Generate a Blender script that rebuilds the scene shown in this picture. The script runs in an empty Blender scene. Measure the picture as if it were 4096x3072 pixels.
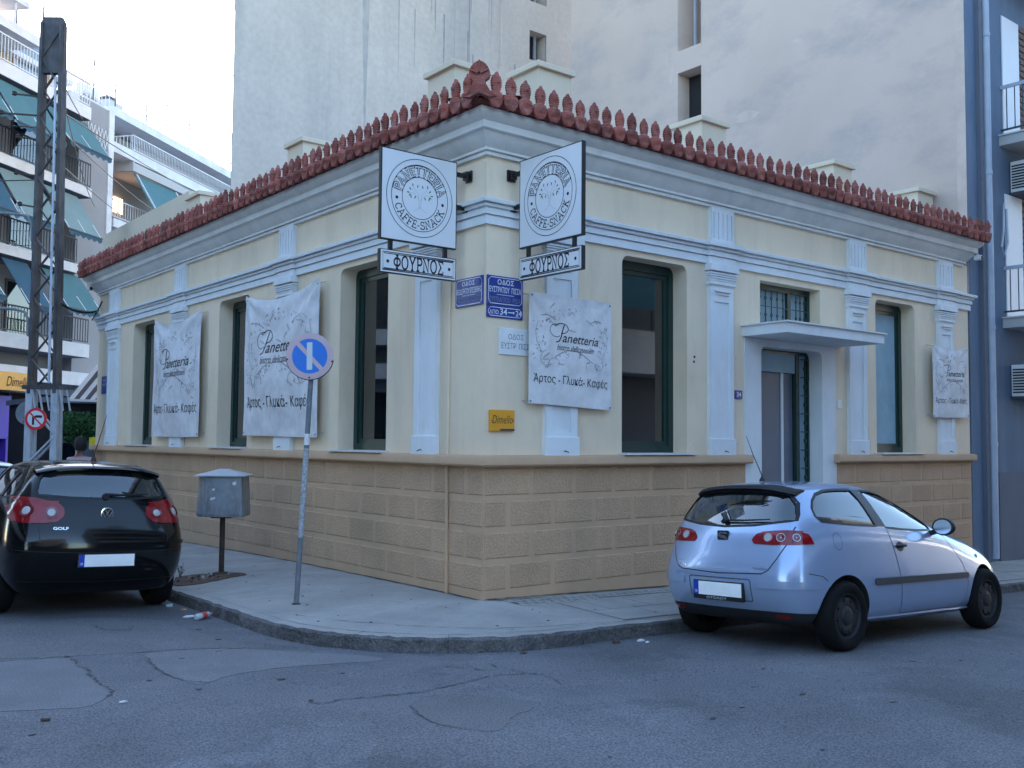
import bpy, bmesh, math, random
from mathutils import Vector, Matrix, geometry
from mathutils.bvhtree import BVHTree
random.seed(7)
R = math.radians
scene = bpy.context.scene
COL = scene.collection

# ---------------------------------------------------------------- camera, sky, sun, exposure
cam_data = bpy.data.cameras.new('camera')
cam = bpy.data.objects.new('camera', cam_data)
COL.objects.link(cam)
cam_data.sensor_fit = 'HORIZONTAL'
cam_data.sensor_width = 36.0
cam_data.lens = 34.667
cam_data.clip_start = 0.1
cam_data.clip_end = 900.0
YAW, PITCH, ROLL = R(51.36109943), R(3.30741404), R(0.48972564)
fw = Vector((math.cos(YAW) * math.cos(PITCH), math.sin(YAW) * math.cos(PITCH), math.sin(PITCH)))
r0 = Vector((math.sin(YAW), -math.cos(YAW), 0.0))
u0 = r0.cross(fw)
rt = r0 * math.cos(ROLL) + u0 * math.sin(ROLL)
up = -r0 * math.sin(ROLL) + u0 * math.cos(ROLL)
M = Matrix((rt, up, -fw)).transposed().to_4x4()
M.translation = Vector((-6.1244535, -8.10845654, 1.62))
cam.matrix_world = M
scene.camera = cam

SUN_AZ = R(84.0)      # measured from +X towards +Y
SUN_EL = R(15.0)
world = bpy.data.worlds.new('World')
scene.world = world
world.use_nodes = True
wn = world.node_tree
bg = wn.nodes['Background']
sky = wn.nodes.new('ShaderNodeTexSky')
sky.sky_type = 'NISHITA'
sky.sun_disc = False
sky.sun_elevation = SUN_EL
sky.sun_rotation = math.pi / 2 - SUN_AZ
sky.air_density = 1.0
sky.dust_density = 1.0
sky.ozone_density = 1.9
wn.links.new(sky.outputs[0], bg.inputs[0])
bg.inputs[1].default_value = 0.15
sun_data = bpy.data.lights.new('sun', 'SUN')
sun_data.energy = 2.0
sun_data.angle = R(2.0)
sun_data.color = (1.0, 0.86, 0.68)
sun = bpy.data.objects.new('sun', sun_data)
COL.objects.link(sun)
sd = Vector((math.cos(SUN_AZ) * math.cos(SUN_EL), math.sin(SUN_AZ) * math.cos(SUN_EL), math.sin(SUN_EL)))
sun.rotation_euler = sd.to_track_quat('Z', 'Y').to_euler()
scene.view_settings.view_transform = 'Standard'
scene.view_settings.look = 'None'
scene.view_settings.exposure = 2.76
scene.view_settings.gamma = 1.0
scene.view_settings.use_curve_mapping = False
scene.cycles.max_bounces = 6
scene.cycles.transparent_max_bounces = 10

# ---------------------------------------------------------------- materials
def mat(name, col, rough=0.85, metal=0.0, var=0.12, vscale=3.0, bump=0.0, bscale=40.0, spec=0.4,
        stain=None, stain_amt=0.0, stain_scale=(1.2, 1.2, 0.35), coat=0.0, speck=0.0, speck_scale=300.0, emit=None, estr=0.0, bdist=0.01, objrand=0.0, patch=0.0):
    m = bpy.data.materials.new(name)
    m.use_nodes = True
    nt = m.node_tree; N = nt.nodes; L = nt.links
    b = N['Principled BSDF']
    b.inputs['Roughness'].default_value = rough
    b.inputs['Metallic'].default_value = metal
    b.inputs['Specular IOR Level'].default_value = spec
    if coat:
        b.inputs['Coat Weight'].default_value = coat
        b.inputs['Coat Roughness'].default_value = 0.03
    tc = N.new('ShaderNodeTexCoord')
    geo = N.new('ShaderNodeNewGeometry')
    pos = geo.outputs['Position'] if stain is not None or name.endswith('_w') else tc.outputs['Object']
    c = (col[0], col[1], col[2], 1.0)
    n1 = N.new('ShaderNodeTexNoise'); n1.inputs['Scale'].default_value = vscale; n1.inputs['Detail'].default_value = 6.0
    n1.inputs['Roughness'].default_value = 0.62
    L.new(pos, n1.inputs['Vector'])
    mr = N.new('ShaderNodeMapRange'); mr.inputs[1].default_value = 0.3; mr.inputs[2].default_value = 0.7
    mr.inputs[3].default_value = 1.0 - var; mr.inputs[4].default_value = 1.0 + var
    L.new(n1.outputs['Fac'], mr.inputs[0])
    mx = N.new('ShaderNodeMix'); mx.data_type = 'RGBA'; mx.blend_type = 'MULTIPLY'; mx.inputs[0].default_value = 1.0
    mx.inputs[6].default_value = c
    L.new(mr.outputs[0], mx.inputs[7])
    out = mx.outputs[2]
    if stain is not None and stain_amt > 0:
        mp = N.new('ShaderNodeMapping'); mp.inputs['Scale'].default_value = stain_scale
        L.new(pos, mp.inputs['Vector'])
        n2 = N.new('ShaderNodeTexNoise'); n2.inputs['Scale'].default_value = 1.0; n2.inputs['Detail'].default_value = 8.0
        n2.inputs['Roughness'].default_value = 0.7
        L.new(mp.outputs[0], n2.inputs['Vector'])
        m2 = N.new('ShaderNodeMapRange'); m2.inputs[1].default_value = 0.48; m2.inputs[2].default_value = 0.72
        m2.inputs[3].default_value = 0.0; m2.inputs[4].default_value = stain_amt
        L.new(n2.outputs['Fac'], m2.inputs[0])
        x2 = N.new('ShaderNodeMix'); x2.data_type = 'RGBA'
        L.new(m2.outputs[0], x2.inputs[0]); L.new(out, x2.inputs[6]); x2.inputs[7].default_value = (*stain, 1.0)
        out = x2.outputs[2]
    if patch > 0:
        for sc_, lo, hi, amt in ((0.42, 0.515, 0.53, 1.0 - patch), (0.75, 0.60, 0.612, 1.0 + patch * .9), (0.16, 0.45, 0.62, 1.0 - patch * .8)):
            n5 = N.new('ShaderNodeTexNoise'); n5.inputs['Scale'].default_value = sc_; n5.inputs['Detail'].default_value = 7.0; n5.inputs['Roughness'].default_value = 0.55; n5.inputs['Distortion'].default_value = 0.6
            L.new(pos, n5.inputs['Vector'])
            m5 = N.new('ShaderNodeMapRange'); m5.inputs[1].default_value = lo; m5.inputs[2].default_value = hi; m5.inputs[3].default_value = 1.0; m5.inputs[4].default_value = amt
            L.new(n5.outputs['Fac'], m5.inputs[0])
            x5 = N.new('ShaderNodeMix'); x5.data_type = 'RGBA'; x5.blend_type = 'MULTIPLY'; x5.inputs[0].default_value = 1.0
            L.new(out, x5.inputs[6]); L.new(m5.outputs[0], x5.inputs[7]); out = x5.outputs[2]
    if objrand > 0:
        oi = N.new('ShaderNodeObjectInfo'); m6 = N.new('ShaderNodeMapRange'); m6.inputs[3].default_value = 1.0 - objrand; m6.inputs[4].default_value = 1.0 + objrand
        L.new(oi.outputs['Random'], m6.inputs[0])
        x6 = N.new('ShaderNodeMix'); x6.data_type = 'RGBA'; x6.blend_type = 'MULTIPLY'; x6.inputs[0].default_value = 1.0
        L.new(out, x6.inputs[6]); L.new(m6.outputs[0], x6.inputs[7]); out = x6.outputs[2]
    if speck > 0:
        n4 = N.new('ShaderNodeTexNoise'); n4.inputs['Scale'].default_value = speck_scale; n4.inputs['Detail'].default_value = 2.0
        L.new(pos, n4.inputs['Vector'])
        m4 = N.new('ShaderNodeMapRange'); m4.inputs[1].default_value = 0.3; m4.inputs[2].default_value = 0.7
        m4.inputs[3].default_value = 1.0 - speck; m4.inputs[4].default_value = 1.0 + speck
        L.new(n4.outputs['Fac'], m4.inputs[0])
        x4 = N.new('ShaderNodeMix'); x4.data_type = 'RGBA'; x4.blend_type = 'MULTIPLY'; x4.inputs[0].default_value = 1.0
        L.new(out, x4.inputs[6]); L.new(m4.outputs[0], x4.inputs[7])
        out = x4.outputs[2]
    L.new(out, b.inputs['Base Color'])
    if bump > 0:
        n3 = N.new('ShaderNodeTexNoise'); n3.inputs['Scale'].default_value = bscale; n3.inputs['Detail'].default_value = 5.0
        L.new(pos, n3.inputs['Vector'])
        bp = N.new('ShaderNodeBump'); bp.inputs['Strength'].default_value = bump; bp.inputs['Distance'].default_value = bdist
        L.new(n3.outputs['Fac'], bp.inputs['Height']); L.new(bp.outputs[0], b.inputs['Normal'])
    if emit:
        b.inputs['Emission Color'].default_value = (*emit, 1.0); b.inputs['Emission Strength'].default_value = estr
    return m

def glass_mat(name, tint, refl=0.04, rough=0.02, see=0.6, body=(0.02, 0.03, 0.035)):
    m = bpy.data.materials.new(name); m.use_nodes = True
    nt = m.node_tree; N = nt.nodes; L = nt.links; N.clear()
    o = N.new('ShaderNodeOutputMaterial'); tr = N.new('ShaderNodeBsdfTransparent'); gl = N.new('ShaderNodeBsdfGlossy')
    df = N.new('ShaderNodeBsdfDiffuse'); df.inputs[0].default_value = (*body, 1)
    tr.inputs[0].default_value = (*tint, 1); gl.inputs['Roughness'].default_value = rough
    fr = N.new('ShaderNodeFresnel'); fr.inputs[0].default_value = 1.52
    ad = N.new('ShaderNodeMath'); ad.operation = 'MULTIPLY_ADD'; ad.inputs[1].default_value = 1.7; ad.inputs[2].default_value = refl; ad.use_clamp = True
    L.new(fr.outputs[0], ad.inputs[0])
    m1 = N.new('ShaderNodeMixShader'); m1.inputs[0].default_value = see
    L.new(df.outputs[0], m1.inputs[1]); L.new(tr.outputs[0], m1.inputs[2])
    m2 = N.new('ShaderNodeMixShader'); L.new(ad.outputs[0], m2.inputs[0]); L.new(m1.outputs[0], m2.inputs[1]); L.new(gl.outputs[0], m2.inputs[2])
    L.new(m2.outputs[0], o.inputs[0])
    return m

MT = {}
def T(k): return MT[k]
MT['cream'] = mat('cream_plaster_w', (0.79, 0.645, 0.475), 0.9, var=0.06, vscale=0.9, bump=0.25, bscale=120, stain=(0.52, 0.43, 0.31), stain_amt=0.40, stain_scale=(2.2, 2.2, 0.5))
MT['cream2'] = mat('pale_cream_plaster_w', (0.68, 0.575, 0.43), 0.9, var=0.04, vscale=1.0, stain=(0.5, 0.44, 0.34), stain_amt=0.18)
MT['white'] = mat('white_trim_w', (0.71, 0.735, 0.755), 0.8, var=0.05, vscale=1.6, bump=0.08, bscale=80, stain=(0.50, 0.49, 0.46), stain_amt=0.40, stain_scale=(3, 3, 0.8))
MT['cornice'] = mat('cornice_white_w', (0.72, 0.715, 0.69), 0.85, var=0.08, vscale=3.0, bump=0.1, bscale=60, stain=(0.36, 0.38, 0.38), stain_amt=0.35, stain_scale=(2.2, 2.2, 2.0))
MT['plinth'] = mat('tan_plinth_margin_w', (0.54, 0.355, 0.225), 0.92, var=0.05, vscale=2.0, bump=0.15, bscale=90, stain=(0.26, 0.20, 0.14), stain_amt=0.25)
MT['stone'] = mat('tan_rough_render_w', (0.50, 0.325, 0.205), 0.95, var=0.10, vscale=1.1, bump=0.8, bscale=42, stain=(0.36, 0.25, 0.16), stain_amt=0.4, bdist=0.018, speck=0.13, speck_scale=60, objrand=0.05)
MT['terra'] = mat('terracotta_w', (0.29, 0.088, 0.068), 0.9, var=0.38, vscale=6.0, bump=0.6, bscale=60, stain=(0.40, 0.27, 0.25), stain_amt=0.6, stain_scale=(7, 7, 12), spec=0.2, objrand=0.28)
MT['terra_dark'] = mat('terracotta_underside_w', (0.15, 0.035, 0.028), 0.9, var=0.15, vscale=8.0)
MT['green'] = mat('dark_green_paint', (0.008, 0.036, 0.030), 0.35, var=0.08, spec=0.5)
MT['marble'] = mat('pale_marble_w', (0.62, 0.62, 0.62), 0.4, var=0.06, vscale=12)
MT['asphalt'] = mat('asphalt_w', (0.150, 0.152, 0.166), 0.9, var=0.26, vscale=0.55, bump=0.9, bscale=110, stain=(0.21, 0.205, 0.21), stain_amt=0.7, stain_scale=(0.45, 0.6, 1), speck=0.5, speck_scale=75, patch=0.15, bdist=0.012)
MT['asphalt2'] = mat('asphalt_dark_patch_w', (0.138, 0.136, 0.142), 0.9, var=0.10, vscale=2.0, bump=0.5, bscale=150, stain=(0.16, 0.158, 0.165), stain_amt=0.4, stain_scale=(1, 1, 1), speck=0.45, speck_scale=80)
MT['asphalt3'] = mat('asphalt_light_patch_w', (0.162, 0.162, 0.172), 0.9, var=0.12, vscale=1.8, bump=0.6, bscale=110, stain=(0.20, 0.198, 0.205), stain_amt=0.5, stain_scale=(1.4, 1.4, 1), speck=0.3, speck_scale=80)
MT['crack'] = mat('crack_dark_w', (0.082, 0.08, 0.084), 0.95, var=0.5, vscale=14)
MT['pave'] = mat('worn_concrete_w', (0.31, 0.295, 0.275), 0.9, var=0.18, vscale=1.3, bump=0.4, bscale=90, stain=(0.41, 0.39, 0.365), stain_amt=0.75, stain_scale=(0.9, 1.6, 1), speck=0.2, speck_scale=120)
MT['slab'] = mat('paving_slab_w', (0.32, 0.305, 0.285), 0.9, var=0.12, vscale=2.6, bump=0.3, bscale=90, stain=(0.2, 0.2, 0.2), stain_amt=0.4, stain_scale=(2, 2, 1), speck=0.12, speck_scale=120)
MT['kerb'] = mat('kerb_stone_w', (0.115, 0.108, 0.108), 0.95, var=0.35, vscale=7.0, bump=1.0, bscale=28, stain=(0.07, 0.068, 0.068), stain_amt=0.8, stain_scale=(9, 9, 9), bdist=0.03, speck=0.3, speck_scale=60, objrand=0.15)
MT['black'] = mat('black_metal', (0.012, 0.012, 0.014), 0.45, var=0.1)
MT['ink'] = mat('black_print', (0.015, 0.013, 0.018), 0.6, var=0.05)
MT['ink2'] = mat('faded_grey_print', (0.30, 0.285, 0.30), 0.7, var=0.2, vscale=15)
MT['ink3'] = mat('pale_grey_print', (0.47, 0.455, 0.47), 0.7, var=0.2, vscale=15)
MT['signwhite'] = mat('white_sign_face', (0.72, 0.72, 0.74), 0.4, var=0.02)
MT['leafprint'] = mat('olive_print', (0.06, 0.11, 0.03), 0.6)
MT['cloth'] = mat('banner_vinyl', (0.66, 0.65, 0.66), 0.7, var=0.16, vscale=4.0, bump=0.25, bscale=12)
MT['blueplate'] = mat('blue_enamel', (0.022, 0.045, 0.25), 0.35, var=0.12, vscale=12)
MT['enamelwhite'] = mat('white_enamel', (0.72, 0.74, 0.76), 0.4)
MT['faded'] = mat('faded_letter', (0.17, 0.19, 0.25), 0.6, var=0.3, vscale=30)
MT['orange'] = mat('orange_acrylic', (0.74, 0.33, 0.03), 0.3, var=0.05)
MT['galv'] = mat('galvanised_steel_w', (0.28, 0.30, 0.32), 0.55, metal=0.35, var=0.2, vscale=9.0, stain=(0.17, 0.10, 0.07), stain_amt=0.75, stain_scale=(14, 14, 2.5), bump=0.2, bscale=30)
MT['galvroof'] = mat('galvanised_lid', (0.40, 0.41, 0.42), 0.6, metal=0.2, var=0.12, vscale=9.0)
MT['rust'] = mat('rusty_dark_steel', (0.055, 0.035, 0.028), 0.8, var=0.35, vscale=14)
MT['poleg'] = mat('grey_painted_post_w', (0.15, 0.165, 0.19), 0.6, var=0.15, vscale=8, stain=(0.45, 0.46, 0.47), stain_amt=0.35, stain_scale=(22, 22, 9))
MT['sticker'] = mat('torn_sticker_w', (0.42, 0.43, 0.45), 0.8, var=0.4, vscale=40, stain=(0.12, 0.13, 0.15), stain_amt=1.0, stain_scale=(60, 60, 40))
MT['signblue'] = mat('sign_blue', (0.015, 0.17, 0.62), 0.35, var=0.03)
MT['signpink'] = mat('faded_red_ring', (0.56, 0.40, 0.43), 0.45, var=0.04)
MT['signgrey'] = mat('sign_bar_white', (0.58, 0.63, 0.66), 0.45, var=0.04)
MT['signred'] = mat('sign_red', (0.62, 0.03, 0.04), 0.4)
MT['rubber'] = mat('tyre_rubber', (0.010, 0.010, 0.011), 0.85, spec=0.15, var=0.15, vscale=10)
MT['plast'] = mat('black_plastic', (0.02, 0.02, 0.022), 0.55, var=0.1)
MT['trimgrey'] = mat('dark_trim', (0.05, 0.052, 0.06), 0.5)
MT['interior'] = mat('car_interior', (0.03, 0.031, 0.034), 0.9)
MT['silver'] = mat('silver_blue_paint', (0.35, 0.44, 0.62), 0.24, metal=0.42, var=0.015, coat=0.8, spec=0.5)
MT['blackpaint'] = mat('black_car_paint', (0.0025, 0.0025, 0.003), 0.12, var=0.02, coat=0.25, spec=0.35)
MT['whitepaint'] = mat('white_car_paint', (0.72, 0.73, 0.75), 0.3, var=0.01, coat=0.8)
MT['chrome'] = mat('chrome', (0.75, 0.76, 0.78), 0.15, metal=1.0)
MT['lampred'] = mat('red_lens', (0.24, 0.004, 0.008), 0.10, var=0.3, vscale=14, coat=0.6)
MT['lampred2'] = mat('red_lens_dark', (0.16, 0.004, 0.008), 0.15, coat=1.0)
MT['lampclear'] = mat('clear_lens', (0.45, 0.43, 0.44), 0.15, coat=1.0)
MT['rim'] = mat('steel_wheel_dark', (0.022, 0.022, 0.025), 0.6, var=0.2, vscale=10)
MT['platewhite'] = mat('plate_white', (0.93, 0.93, 0.93), 0.4, emit=(1, 1, 1), estr=0.0)
MT['plateblue'] = mat('plate_blue', (0.01, 0.05, 0.42), 0.4)
MT['carglass'] = glass_mat('car_glass', (0.6, 0.72, 0.72), 0.11, 0.01, 0.8, (0.02, 0.035, 0.04))
MT['winglass'] = glass_mat('window_glass', (0.55, 0.68, 0.74), 0.07, 0.02, 0.88, (0.02, 0.035, 0.045))
MT['curtain'] = mat('grey_curtain', (0.15, 0.18, 0.22), 0.9, var=0.15, vscale=6)
MT['sheet'] = mat('pale_blue_sheet', (0.30, 0.42, 0.48), 0.85, var=0.12, vscale=3)
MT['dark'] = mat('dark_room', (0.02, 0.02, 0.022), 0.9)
MT['greydoor'] = mat('blue_grey_door_panel', (0.13, 0.155, 0.20), 0.45, var=0.05)
MT['wallgrey'] = mat('weathered_grey_render_w', (0.55, 0.465, 0.405), 0.93, var=0.08, vscale=0.5, bump=0.2, bscale=30, stain=(0.40, 0.355, 0.33), stain_amt=0.85, stain_scale=(0.55, 0.55, 0.06), speck=0.05, speck_scale=8)
MT['wallpink'] = mat('weathered_pinkish_render_w', (0.575, 0.445, 0.37), 0.93, var=0.08, vscale=0.35, bump=0.2, bscale=25, stain=(0.40, 0.335, 0.315), stain_amt=0.95, stain_scale=(0.3, 0.45, 0.9))
MT['repair'] = mat('pale_repair_plaster_w', (0.60, 0.475, 0.40), 0.93, var=0.12, vscale=3)
MT['damp'] = mat('damp_render_w', (0.40, 0.365, 0.335), 0.93, var=0.16, vscale=2.5, stain=(0.50, 0.43, 0.38), stain_amt=0.9, stain_scale=(5, 5, 0.5))
MT['streak'] = mat('dark_damp_streak_w', (0.27, 0.265, 0.27), 0.93, var=0.3, vscale=3)
MT['bluewall'] = mat('blue_grey_render_w', (0.12, 0.165, 0.235), 0.9, var=0.10, vscale=0.8, stain=(0.22, 0.26, 0.32), stain_amt=0.5, stain_scale=(2, 2, 0.4))
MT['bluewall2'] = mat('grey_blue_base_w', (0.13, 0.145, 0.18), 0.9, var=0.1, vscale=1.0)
MT['pipegrey'] = mat('pale_pipe_w', (0.40, 0.44, 0.52), 0.5, var=0.1, vscale=3)
MT['concrete'] = mat('balcony_concrete_w', (0.46, 0.455, 0.45), 0.9, var=0.10, vscale=1.2, stain=(0.30, 0.28, 0.27), stain_amt=0.4, stain_scale=(1.2, 1.2, 1.2))
MT['awall'] = mat('apartment_render_w', (0.29, 0.29, 0.30), 0.9, var=0.08, vscale=0.7, stain=(0.29, 0.275, 0.27), stain_amt=0.5, stain_scale=(0.8, 0.8, 0.15))
MT['fascia'] = mat('white_fascia_w', (0.66, 0.66, 0.68), 0.85, var=0.08, vscale=1.5, stain=(0.42, 0.38, 0.36), stain_amt=0.4, stain_scale=(0.8, 0.8, 1.5))
MT['sunlitbeige'] = mat('sunlit_beige_wall_w', (0.50, 0.38, 0.24), 0.9, var=0.08)  # warm beige with the sunlight of the top floor put into the colour
MT['brick'] = mat('roof_clutter_brick_w', (0.30, 0.20, 0.17), 0.9, var=0.25, vscale=2)
MT['awning'] = mat('teal_awning_w', (0.06, 0.15, 0.165), 0.85, var=0.08, vscale=1.5)
MT['awning2'] = mat('pale_teal_awning_w', (0.16, 0.235, 0.24), 0.85, var=0.08, vscale=1.5)
MT['awning3'] = mat('deep_blue_awning_w', (0.03, 0.09, 0.14), 0.85, var=0.08, vscale=1.5)
MT['whitemetal'] = mat('white_railing_paint', (0.62, 0.63, 0.65), 0.5, var=0.05)
MT['darkmetal'] = mat('dark_railing_paint', (0.05, 0.055, 0.07), 0.6, var=0.1)
MT['brownshut'] = mat('brown_shutter', (0.14, 0.085, 0.075), 0.7, var=0.15, vscale=6)
MT['latgrey'] = mat('weathered_lattice_w', (0.06, 0.058, 0.065), 0.8, var=0.35, vscale=4, stain=(0.19, 0.15, 0.14), stain_amt=0.5, stain_scale=(6, 6, 2))
MT['latwhite'] = mat('whitewashed_lattice_w', (0.42, 0.45, 0.50), 0.85, var=0.15, vscale=5, stain=(0.2, 0.2, 0.22), stain_amt=0.5, stain_scale=(5, 5, 3))
MT['purple'] = mat('purple_shop_panel', (0.075, 0.035, 0.42), 0.5, var=0.05)
MT['foliage'] = mat('leaf_green', (0.018, 0.075, 0.022), 0.8, var=0.4, vscale=3)
MT['weed'] = mat('dusty_weed', (0.05, 0.07, 0.04), 0.8, var=0.3)
MT['bark'] = mat('bark', (0.06, 0.05, 0.045), 0.9, var=0.3)
MT['soil'] = mat('soil_w', (0.10, 0.062, 0.045), 0.95, var=0.5, vscale=14, bump=0.8, bscale=50, stain=(0.17, 0.13, 0.09), stain_amt=0.6, stain_scale=(20, 20, 20))
MT['skin'] = mat('skin', (0.42, 0.26, 0.2), 0.6)
MT['hair'] = mat('dark_hair', (0.012, 0.01, 0.01), 0.7)
MT['shirt'] = mat('pink_shirt', (0.45, 0.30, 0.33), 0.8)
MT['jeans'] = mat('dark_jeans', (0.03, 0.04, 0.07), 0.85)
MT['bluebin'] = mat('blue_plastic', (0.05, 0.12, 0.28), 0.6)
MT['yellow'] = mat('yellow_plastic', (0.55, 0.50, 0.03), 0.6)
MT['pet'] = mat('bottle_plastic', (0.45, 0.5, 0.52), 0.15, var=0.1)
MT['redlabel'] = mat('red_label', (0.55, 0.06, 0.07), 0.5, var=0.3, vscale=40)
MT['sunreflect'] = mat('warm_lit_window', (0.6, 0.35, 0.2), 0.5, emit=(1.0, 0.55, 0.25), estr=2.2)  # emission imitates low sun mirrored in a window pane
MT['stripe_d'] = mat('awning_brown_stripe', (0.045, 0.035, 0.035), 0.85)
MT['stripe_l'] = mat('awning_cream_stripe', (0.40, 0.38, 0.36), 0.85)
MT['stickergreen'] = mat('green_sticker', (0.02, 0.25, 0.09), 0.5)

# ---------------------------------------------------------------- mesh builder
Z3 = Vector((0, 0, 1))
class Fr:
    """local frame: u along, d outward, z up"""
    def __init__(s, O, U, N): s.O = Vector(O); s.U = Vector(U).normalized(); s.N = Vector(N).normalized()
    def P(s, u, z, d=0.0): return s.O + s.U * u + s.N * d + Z3 * z
FX = Fr((0, 0, 0), (1, 0, 0), (0, -1, 0))       # right wall, u = X
FY = Fr((0, 0, 0), (0, 1, 0), (-1, 0, 0))       # left wall, u = Y
WORLD = Fr((0, 0, 0), (1, 0, 0), (0, 1, 0))

class MB:
    def __init__(s): s.v = []; s.f = []; s.sm = False
    def add(s, vs, fs):
        n = len(s.v); s.v += [Vector(v) for v in vs]; s.f += [tuple(i + n for i in f) for f in fs]; return s
    def box(s, x0, x1, y0, y1, z0, z1): return s.fbox(WORLD, x0, x1, z0, z1, y0, y1)
    def fbox(s, F, u0, u1, z0, z1, d0, d1):
        vs = [F.P(u, z, d) for u in (u0, u1) for z in (z0, z1) for d in (d0, d1)]
        return s.add(vs, [(0, 1, 3, 2), (4, 6, 7, 5), (0, 4, 5, 1), (2, 3, 7, 6), (0, 2, 6, 4), (1, 5, 7, 3)])
    def bar(s, a, b, w, h=None, upv=Z3):
        a = Vector(a); b = Vector(b); h = h or w; t = (b - a).normalized()
        if abs(t.dot(upv)) > 0.98: upv = Vector((1, 0, 0))
        x = t.cross(upv).normalized() * (w / 2); y = x.cross(t).normalized() * (h / 2)
        vs = [p + sx * x + sy * y for p in (a, b) for sx, sy in ((-1, -1), (1, -1), (1, 1), (-1, 1))]
        return s.add(vs, [(3, 2, 1, 0), (4, 5, 6, 7), (0, 1, 5, 4), (1, 2, 6, 5), (2, 3, 7, 6), (3, 0, 4, 7)])
    def tube(s, pts, r, n=8, cap=True):
        pts = [Vector(p) for p in pts]; rs = r if isinstance(r, (list, tuple)) else [r] * len(pts)
        base = len(s.v); ref = None
        for i, p in enumerate(pts):
            t = (pts[min(i + 1, len(pts) - 1)] - pts[max(i - 1, 0)]).normalized()
            if ref is None: ref = Vector((1, 0, 0)) if abs(t.x) < 0.9 else Vector((0, 1, 0))
            x = (ref - t * ref.dot(t)).normalized(); y = t.cross(x); ref = x
            for k in range(n):
                a = 2 * math.pi * k / n
                s.v.append(p + (x * math.cos(a) + y * math.sin(a)) * rs[i])
        for i in range(len(pts) - 1):
            for k in range(n):
                a = base + i * n + k; b = base + i * n + (k + 1) % n
                s.f.append((a, b, b + n, a + n))
        if cap:
            s.f.append(tuple(base + k for k in reversed(range(n))))
            s.f.append(tuple(base + (len(pts) - 1) * n + k for k in range(n)))
        return s
    def prism(s, pts_a, pts_b):
        n = len(pts_a)
        fs = [tuple(range(n))[::-1], tuple(range(n, 2 * n))] + [(i, (i + 1) % n, n + (i + 1) % n, n + i) for i in range(n)]
        return s.add(list(pts_a) + list(pts_b), fs)
    def lathe(s, prof, O, axis='Z', n=24, U=None, V=None, A=None):
        O = Vector(O)
        if A is None:
            A, U, V = {'Z': (Z3, Vector((1, 0, 0)), Vector((0, 1, 0))), 'Y': (Vector((0, 1, 0)), Vector((1, 0, 0)), Z3), 'X': (Vector((1, 0, 0)), Vector((0, 1, 0)), Z3)}[axis]
        base = len(s.v)
        for r, h in prof:
            for k in range(n):
                a = 2 * math.pi * k / n
                s.v.append(O + A * h + (U * math.cos(a) + V * math.sin(a)) * r)
        for i in range(len(prof) - 1):
            for k in range(n):
                a = base + i * n + k; b = base + i * n + (k + 1) % n
                s.f.append((a, b, b + n, a + n))
        return s
    def holed(s, F, outer, holes, d, reveal):
        """flat face with openings; the openings' edges run back by `reveal`"""
        loops = [[Vector((p[0], p[1], 0)) for p in outer]] + [[Vector((p[0], p[1], 0)) for p in h] for h in holes]
        tris = geometry.tessellate_polygon(loops)
        flat = [p for l in loops for p in l]
        s.add([F.P(p.x, p.y, d) for p in flat], tris)
        for h in holes:
            n = len(h)
            s.add([F.P(p[0], p[1], d) for p in h] + [F.P(p[0], p[1], d - reveal) for p in h],
                  [(i, (i + 1) % n, n + (i + 1) % n, n + i) for i in range(n)])
        return s
    def sweep(s, path, prof, closed=False):
        """path: plan points with outward dirs [(x,y,dx,dy)], prof: [(d,z)]"""
        m = len(prof); base = len(s.v)
        for (x, y, dx, dy) in path:
            for d, z in prof: s.v.append(Vector((x + dx * d, y + dy * d, z)))
        for i in range(len(path) - 1):
            for k in range(m - 1):
                a = base + i * m + k
                s.f.append((a, a + 1, a + m + 1, a + m))
        s.f.append(tuple(base + k for k in range(m))); s.f.append(tuple(base + (len(path) - 1) * m + k for k in range(m)))
        return s

class Root:
    pass
def thing(name, label, cat, loc=(0, 0, 0), rz=0.0, group=None):
    o = bpy.data.objects.new(name, None); COL.objects.link(o)
    o.location = loc; o.rotation_euler = (0, 0, rz); o.empty_display_size = 0.2
    o['label'] = label; o['category'] = cat
    if group: o['group'] = group
    return o
def wm(o):
    m = Matrix.LocRotScale(o.location, o.rotation_euler, o.scale)
    return (wm(o.parent) @ m) if o.parent else m
def tag(o, label, cat, group=None):
    o['label'] = label; o['category'] = cat
    if group: o['group'] = group
    return o
def obj(name, mb, m, parent=None, smooth=False, label=None, recalc=True, local=False, kind=None, bevel=0.0, origin=None):
    me = bpy.data.meshes.new(name)
    v = [Vector(p) for p in mb.v]
    if parent and not local:
        inv = wm(parent).inverted(); v = [inv @ p for p in v]
    if not parent and origin is not None: v = [p - Vector(origin) for p in v]
    me.from_pydata(v, [], mb.f); me.validate()
    if recalc or bevel:
        bm = bmesh.new(); bm.from_mesh(me)
        if recalc: bmesh.ops.recalc_face_normals(bm, faces=bm.faces)
        if bevel: bmesh.ops.bevel(bm, geom=[e for e in bm.edges if len(e.link_faces) == 2 and e.calc_face_angle(0) > 0.5], offset=bevel, segments=2, affect='EDGES', profile=0.5)
        bm.to_mesh(me); bm.free()
    if smooth:
        me.polygons.foreach_set('use_smooth', [True] * len(me.polygons))
        if smooth != 'all': me.set_sharp_from_angle(angle=R(38))
    if isinstance(m, str): m = MT[m]
    me.materials.append(m)
    o = bpy.data.objects.new(name, me); COL.objects.link(o)
    if parent: o.parent = parent
    elif origin is not None: o.location = origin
    if label: o['label'] = label
    if kind: o['kind'] = kind
    return o
def dup(o, loc=None, rot=None, parent=None, scale=None):
    c = o.copy(); COL.objects.link(c)
    if parent is not None: c.parent = parent
    if loc is not None: c.location = loc
    if rot is not None: c.rotation_euler = rot
    if scale is not None: c.scale = scale
    return c
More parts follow.
